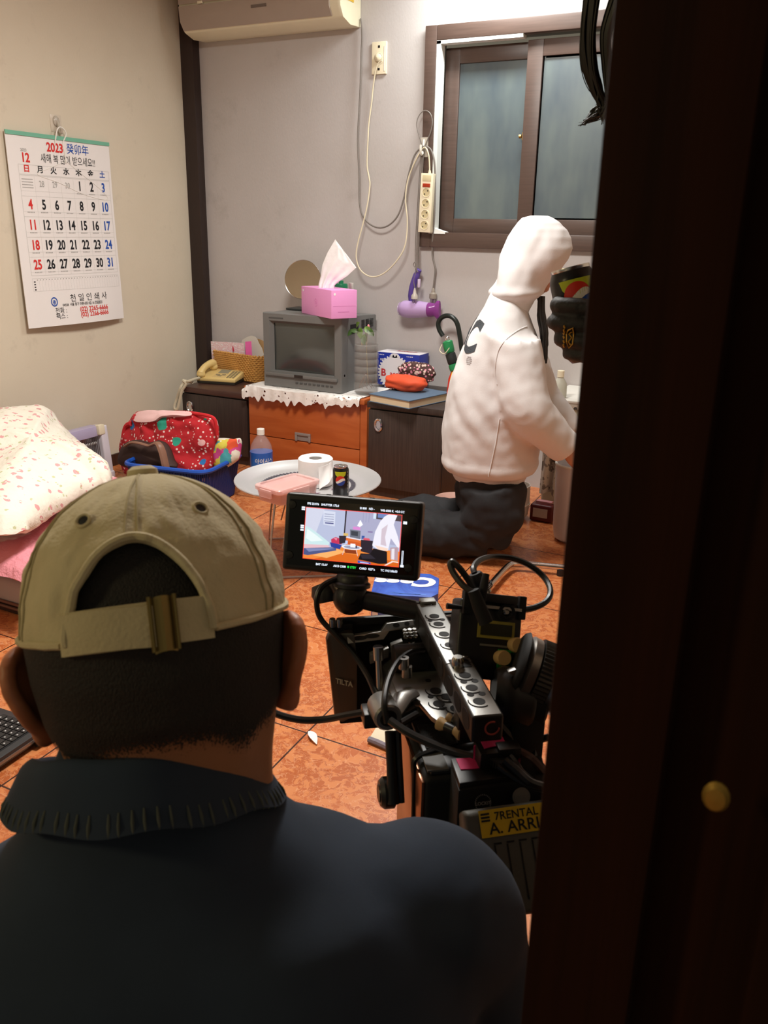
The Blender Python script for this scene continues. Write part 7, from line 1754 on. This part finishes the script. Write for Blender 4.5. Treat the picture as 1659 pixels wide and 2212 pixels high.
MB(ML).box((o_.dot(kf)-.014, o_.dot(kr_)-.018, -.074), (o_.dot(kf)+.012, o_.dot(kr_)+.020, -.0495)).build('plug_block', m_k, T, bevel=.003)
for k in range(6): o2 = Lp(1062+5*k, 1632+4*k, c=-.058); MB().tube([o2-kr_*.008, o2+kr_*.007], .0042-.0002*k, 10).build('strain_relief', m_kd, T)
o2 = Lp(1096, 1618, c=-.05); MB(ML).box(((o2-KA).dot(kf)-.006, (o2-KA).dot(kr_)-.010, -.058), ((o2-KA).dot(kf)+.008, (o2-KA).dot(kr_)+.012, -.046)).build('plug_block', m_kg2, T, bevel=.002)
p_ = [Lp(1104, 1645, c=-.062), Lp(1112, 1637, c=-.062), Lp(1125, 1638, c=-.062), Lp(1120, 1647, c=-.062), Lp(1108, 1650, c=-.062)]
MB().rings([p_, [q-UPZ*.004 for q in p_]]).build('pink_tape', m_pk, T)
cable([(1090, 1642, .0), (1120, 1668, -.01), (1145, 1690, -.02), (1175, 1700, -.02)], .0042); cable([(1075, 1655, .0), (1110, 1680, -.01), (1150, 1700, -.02), (1180, 1706, -.02)], .0030)
cable([(1100, 1617, .02), (1125, 1625, .02), (1150, 1640, .01), (1172, 1665, .01)], .0042, 'cable', mat('reddish_cable', '5a4440', .4, var=0))
cable([(1098, 1632, .015), (1112, 1650, .01), (1125, 1670, 0), (1150, 1690, 0)], .0045)
for px, py, col, nm in ((1043, 1734, '8d8d8a', 'dark'), (1126, 1721, 'c9c7c2', 'silver')):
    c = Lp(px, py, a=-.0075); Rn = (-kf*.92+UPZ*.38).normalized().to_track_quat('Z', 'Y').to_matrix()
    if nm == 'silver': MB().lathe([(0, .0005), (.0085, .0005), (.0085, 0), (0, 0)], c, 26, Rn).build('sticker', mat('silver_sticker', '9d9c98', .35, .5, var=0), T)
    b = MB()
    for k in range(28):
        q = 2*math.pi*k/28; b.add([c+Rn @ V(r*math.cos(q+dq), r*math.sin(q+dq), .0009) for r, dq in ((.0068, -.05), (.0068, .05), (.0079, .05), (.0079, -.05))], [(0, 1, 2, 3)])
    Tt = Matrix.Identity(3)
    b.text('LEICHTER' if False else 'LOCKIT', .0042, lambda x, y: c+kr_*x+(UPZ*.92+kf*.38)*y-kf*.0012, .02); b.build('sticker_print', mat('sticker_grey', col if nm == 'dark' else '4a4a48', .5, var=0), T, smooth=False)
# grey ribbed battery with its yellow label
bt = T
bA, bB = Lp(1000, 1762, a=-.028), Lp(1170, 1738, a=-.028)
be = (bB-bA); BWb = be.length; be.normalize(); bn = (-kf*.80+UPZ*.60); bn = (bn-be*bn.dot(be)).normalized(); bdn = bn.cross(be); bdn = bdn if bdn.z < 0 else -bdn
Bq = lambda x, y, h=0: bA+be*x+bdn*y+bn*h
m_bat = mat('charcoal_battery', '56564f', .55, var=.05, bump=.15, bs=300)
b = MB(); b.rings([[Bq(.004, .0, -.05), Bq(.10, 0, -.05), Bq(.10, .085, -.05), Bq(.004, .085, -.05)], [Bq(.001, -.004, -.006), Bq(.103, -.004, -.006), Bq(.103, .088, -.006), Bq(.001, .088, -.006)], [Bq(.004, 0, 0), Bq(.10, 0, 0), Bq(.10, .085, 0), Bq(.004, .085, 0)]])
bat = b.build('battery', m_bat, T, bevel=.003, seg=3)
for k in range(7):
    x = .024+.0115*k
    MB().rings([[Bq(x, .028, h), Bq(x+.0012, .028, h), Bq(x+.0012, .075, h), Bq(x, .075, h)] for h in (-.001, .0006)]).build('groove', m_kd, bat)
    MB().rings([[Bq(x, .026, h), Bq(x+.007, .026, h), Bq(x+.007, .0275, h), Bq(x, .0275, h)] for h in (-.001, .0006)]).build('groove', m_kd, bat)
ly = MB(); ly.rings([[Bq(.014, -.002, h), Bq(.098, -.002, h), Bq(.098, .021, h), Bq(.014, .021, h)] for h in (.0004, .001)]); ly.build('yellow_label', mat('yellow_label_tape', 'd8b62c', .35, var=.06, vs=60), bat)
b = MB(); b.text('7RENTAL', .0098, lambda x, y: Bq(.048+x, .0045-y, .0014), .012, 'CENTER', 1.0); b.text('A. ARRI_2', .0135, lambda x, y: Bq(.052+x, .0145-y, .0014), .012, 'CENTER', 1.05)
for x in (.0155, .0765):
    for j in range(3): b.add([Bq(x, .0005+.0028*j, .0014), Bq(x+.008, .0005+.0028*j, .0014), Bq(x+.008, .0022+.0028*j, .0014), Bq(x, .0022+.0028*j, .0014)], [(0, 1, 2, 3)])
b.build('lettering', m_ink, bat, smooth=False)
# tripod
tb = L(.09, .01, 0); tb.z = 0
t = thing('tripod', 'black low tripod under the film camera, mostly hidden by the seated man', 'tripod', tb)
b = MB(); b.lathe([(0, .553), (.05, .553), (.05, .535), (.035, .53), (.032, .50), (.045, .49), (.045, .46), (.02, .45), (0, .45)], V(tb.x, tb.y, 0), 28); b.build('head', m_k, t)
for k in range(3):
    d = rz(5+120*k) @ kf
    f0 = V(tb.x, tb.y, .46)+d*.03; f1 = V(tb.x, tb.y, .013)+d*.085
    MB().tube([f0, lerp(f0, f1, .5), lerp(f0, f1, .52), f1], [.015, .014, .011, .010], 14).build('leg', m_k, t); MB().lathe([(0, -.012), (.015, -.012), (.013, .006), (0, .008)], f1, 14).build('rubber_foot', m_kd, t)
p0, p1 = Lp(842, 1580, b=-.066), Lp(850, 1735, b=-.066)
b = MB(); b.tube([p0, lerp(p0, p1, .5), p1], [.0055, .0055, .007], 10); b.build('arm', m_k, T)
b = MB(); b.tube([p0+kr_*.008, p1+kr_*.008], .004, 8); b.build('arm', m_kg2, T)
wc_ = Lp(836, 1712, b=-.07); Rk = (kr_).to_track_quat('Z', 'Y').to_matrix()
MB().lathe([(0, -.008), (.013, -.008), (.0165, -.004), (.0165, .006), (.012, .009), (0, .009)], wc_, 26, Rk).build('tilt_knob', m_k, T)
MB().lathe([(0, -.009), (.009, -.0095), (.010, -.008), (0, -.008)], wc_, 20, Rk).build('knob_cap', m_kg2, T)
# ------------------------------------------------------------------ things beyond the kneeling person
fzt = P(1236, 868, Y=3.53).z
t = thing('low_refrigerator', 'cream low refrigerator with a patterned top edge at the back right', 'refrigerator', (-.72, 3.65, 0))
MB().box((-1.02, 3.54, .02), (-.42, BY-.02, fzt-.03)).build('body', mat('aged_cream_enamel', 'd5d2bd', .45, var=.03), t, bevel=.012, seg=3)
g = G('dark_flower_border'); x_ = g.voro(38); g.set(Base_Color=g.mix(g.math('LESS_THAN', x_, .38), lin('d9d3c6'), lin('5a5450')), Roughness=.5)
MB().box((-1.03, 3.53, fzt-.032), (-.41, BY-.01, fzt-.006)).build('patterned_band', g.m, t, bevel=.002); MB().box((-1.035, 3.525, fzt-.006), (-.405, BY-.005, fzt+.004)).build('top', m_white, t, bevel=.002)
p = P(1207, 862, Y=3.58)
t = thing('bottle', 'pale detergent bottle standing on the cream low refrigerator', 'bottle', (p.x, p.y, fzt+.0045))
MB().lathe([(0, 0), (.030, 0), (.032, .01), (.030, .06), (.014, .085), (.012, .09), (0, .09)], (p.x, p.y, fzt+.004), 24, None, 1, .8).build('body', mat('pale_grey_plastic', 'bdbcae', .35, var=.02), t); MB().lathe([(.0, .088), (.015, .088), (.015, .115), (0, .117)], (p.x, p.y, fzt+.004), 18).build('cap', m_cream, t)
# hanging cloth
g = G('faded_print_cloth'); f = g.noise(26, 3, .6); g.set(Base_Color=g.mix(g.step(f, .54, .58), lin('cfc6b8'), lin('7d7166')), Roughness=.9)
def hang(u, v):
    a = P(lerp(1166, 1200, u), 1000, Y=3.48); return V(a.x, 3.495+.02*math.sin(u*9+v*2)+.015*u, lerp(fzt-.03, .10+.05*u*(1-u), v))
tag(MB().grid(hang, 20, 16, .002).build('cloth', g.m, loc=hang(.5, .5), ang=80), 'faded printed cloth hanging down behind the kneeling person', 'cloth')
# tall white bin
p = P(1232, 1166, Z=0.0); p.z = 0.002
t = thing('waste_bin', 'tall white plastic bin standing at the edge of the dark door', 'bin', p)
zb = P(1225, 1000, Y=p.y).z
MB().lathe([(0, .003), (.052, 0), (.068, .012), (.076, .06), (.084, zb), (.080, zb), (.072, .06), (.06, .012), (0, .012)], p, 36).build('body', mat('white_translucent_plastic', 'd9d3d6', .35, var=.02), t)
b = MB(); b.tube([p+V(.083*math.cos(q), .083*math.sin(q), zb) for q in [k*math.pi/20 for k in range(40)]], .005, 8, True); b.build('rim', m_white, t)
# white pot
p = V(P(1110, 1085, Y=3.42).x, 3.42, .003)
t = thing('pot', 'white pot with a ridge on the floor behind the kneeling person', 'pot', p)
hp_ = .15; PS = .68
MB().lathe([(r*PS, z) for r, z in ((0, .002), (.075, 0), (.095, .02), (.10, hp_*.5), (.098, hp_), (.093, hp_), (.094, hp_*.5), (.088, .024), (0, .012))], p, 36).build('body', mat('white_enamel', 'd2ccc4', .3, var=.02), t)
b = MB(); b.tube([p+V(.068*math.cos(q), .068*math.sin(q), hp_*.45) for q in [k*math.pi/20 for k in range(40)]], .004, 8, True); b.build('ridge', m_white, t)
for s in (-1, 1): MB().tube(spline([p+V(.02, -.07 if s < 0 else .07, hp_*.8)+V(-.04, 0, 0)*k for k in (0, 1)], 3), .006, 8).build('handle', m_white, t)
# dark red box
p = P(1164, 1128, Z=0)
t = thing('storage_box', 'dark red box with a white label on the floor behind the kneeling person', 'box', (p.x, p.y+.05, 0))
MB().box((p.x-.045, p.y, .002), (p.x+.055, p.y+.05, .078)).build('box', mat('dark_red_card', '571a1c', .45, var=.04), t, bevel=.01, seg=3)
MB().box((p.x-.030, p.y-.0012, .022), (p.x+.034, p.y+.001, .062)).build('label', mat('greyish_label', 'b3aba6', .6, var=.02), t)
b = MB(); b.rings([[V(p.x-.03, p.y+.03, .079), V(p.x+.04, p.y+.03, .079), V(p.x+.045, p.y+.045, .082), V(p.x-.02, p.y+.045, .082)], [V(p.x-.03, p.y+.03, .086), V(p.x+.04, p.y+.03, .086), V(p.x+.045, p.y+.045, .09), V(p.x-.02, p.y+.045, .09)]]); b.build('lid_paper', mat('pinkish_paper', 'c98a90', .6, var=.05), t)
# pink basin by the cabinet
p = V(P(983, 1085, Y=3.23).x, 3.23, 0.003)
t = thing('basin', 'small pale pink basin on the floor between the dark cabinet and the kneeling person', 'basin', p)
MB().lathe([(0, .003), (.05, 0), (.06, .01), (.085, .10), (.09, .105), (.085, .107), (.08, .10), (.055, .014), (0, .012)], p, 36).build('bowl', mat('pale_pink_plastic', 'd8b1a4', .35, var=.02), t)
# laptop on the floor at the left
lA, lB, lC = P(15, 1630, Z=.035), P(112, 1565, Z=.035), P(0, 1440, Z=.035)
le = (lB-lA).normalized(); le = V(le.x, le.y, 0).normalized(); lu = V(-le.y, le.x, 0)
if lu.dot(lC-lA) < 0: lu = -lu
lc_ = P(112, 1563, Z=.035)
LQ = lambda u, v, h: lc_-le*(.36-u)+lu*v+V(0, 0, h)
t = thing('laptop', 'dark laptop with its keyboard facing up on the floor left of the seated man', 'laptop', LQ(.18, .12, -.035))
m_lt = mat('dark_laptop_plastic', '2e2f31', .4, var=.04); m_ky = mat('laptop_key', '1d1e20', .45, var=0)
MB().rings([[LQ(u, v, h) for u, v in ((0, 0), (.36, 0), (.36, .25), (0, .25))] for h in (-.024, 0)]).build('base', m_lt, t, bevel=.004)
MB().rings([[LQ(u, v, h) for u, v in ((.001, -.001), (.359, -.001), (.359, .004), (.001, .004))] for h in (-.018, -.010)]).build('edge_trim', mat('laptop_silver', '8f8f90', .3, .7, var=.02), t)
MB().rings([[LQ(u, v, h) for u, v in ((.04, .02), (.34, .02), (.34, .14), (.04, .14))] for h in (-.001, .0006)]).build('keyboard_bed', mat('keyboard_bed', '101113', .6, var=0), t)
kl_ = mat('key_legend', 'c9c9c9', .6, var=0)
for r in range(6):
    for k in range(15):
        u = .044+.0196*k; v = .024+.0192*r
        if .36-u > .32: continue
        if k < 1: continue
        ky = MB().rings([[LQ(u+i, v+j, h) for i, j in ((0, 0), (.0168, 0), (.0168, .0164), (0, .0164))] for h in (.0006, .003)]).build('key', m_ky, t)
        if k > 2: MB().add([LQ(u+i, v+j, .0032) for i, j in ((.004, .008), (.0075, .008), (.0075, .012), (.004, .012))], [(0, 1, 2, 3)]).build('key_legend', kl_, ky)
for k in range(5):
    for j in range(2): MB().rings([[LQ(.19+.03*k+i, .175+.02*j+jj, h) for i, jj in ((0, 0), (.012, 0), (.012, .009), (0, .009))] for h in (.0, .0012)]).build('media_key', mat('media_key_white', 'cfcfd0', .5, var=0), t)
MB().rings([[LQ(.26+i, .152+j, h) for i, j in ((0, 0), (.05, 0), (.05, .003), (0, .003))] for h in (0, .001)]).build('status_strip', mat('media_key_white', 'cfcfd0'), t)
for u in (.03, .33): MB().rings([[LQ(u+i, .02+j, h) for i, j in ((-.012, -.012), (.012, -.012), (.012, .012), (-.012, .012))] for h in (-.0345, -.024)]).build('foot', m_black, t, bevel=.002)
for u in (.03, .33): MB().rings([[LQ(u+i, .22+j, h) for i, j in ((-.012, -.012), (.012, -.012), (.012, .012), (-.012, .012))] for h in (-.0345, -.024)]).build('foot', m_black, t, bevel=.002)
b = MB(); b.tube([LQ(.30, -.006, -.022), LQ(.36, -.006, -.022)], .007, 12); b.build('hinge_bar', m_black, t)
b = MB(); b.rings([[LQ(0, .252, 0), LQ(.36, .252, 0), LQ(.36, .30, .22), LQ(0, .30, .22)], [LQ(0, .26, 0), LQ(.36, .26, 0), LQ(.36, .306, .22), LQ(0, .306, .22)]]) if False else None
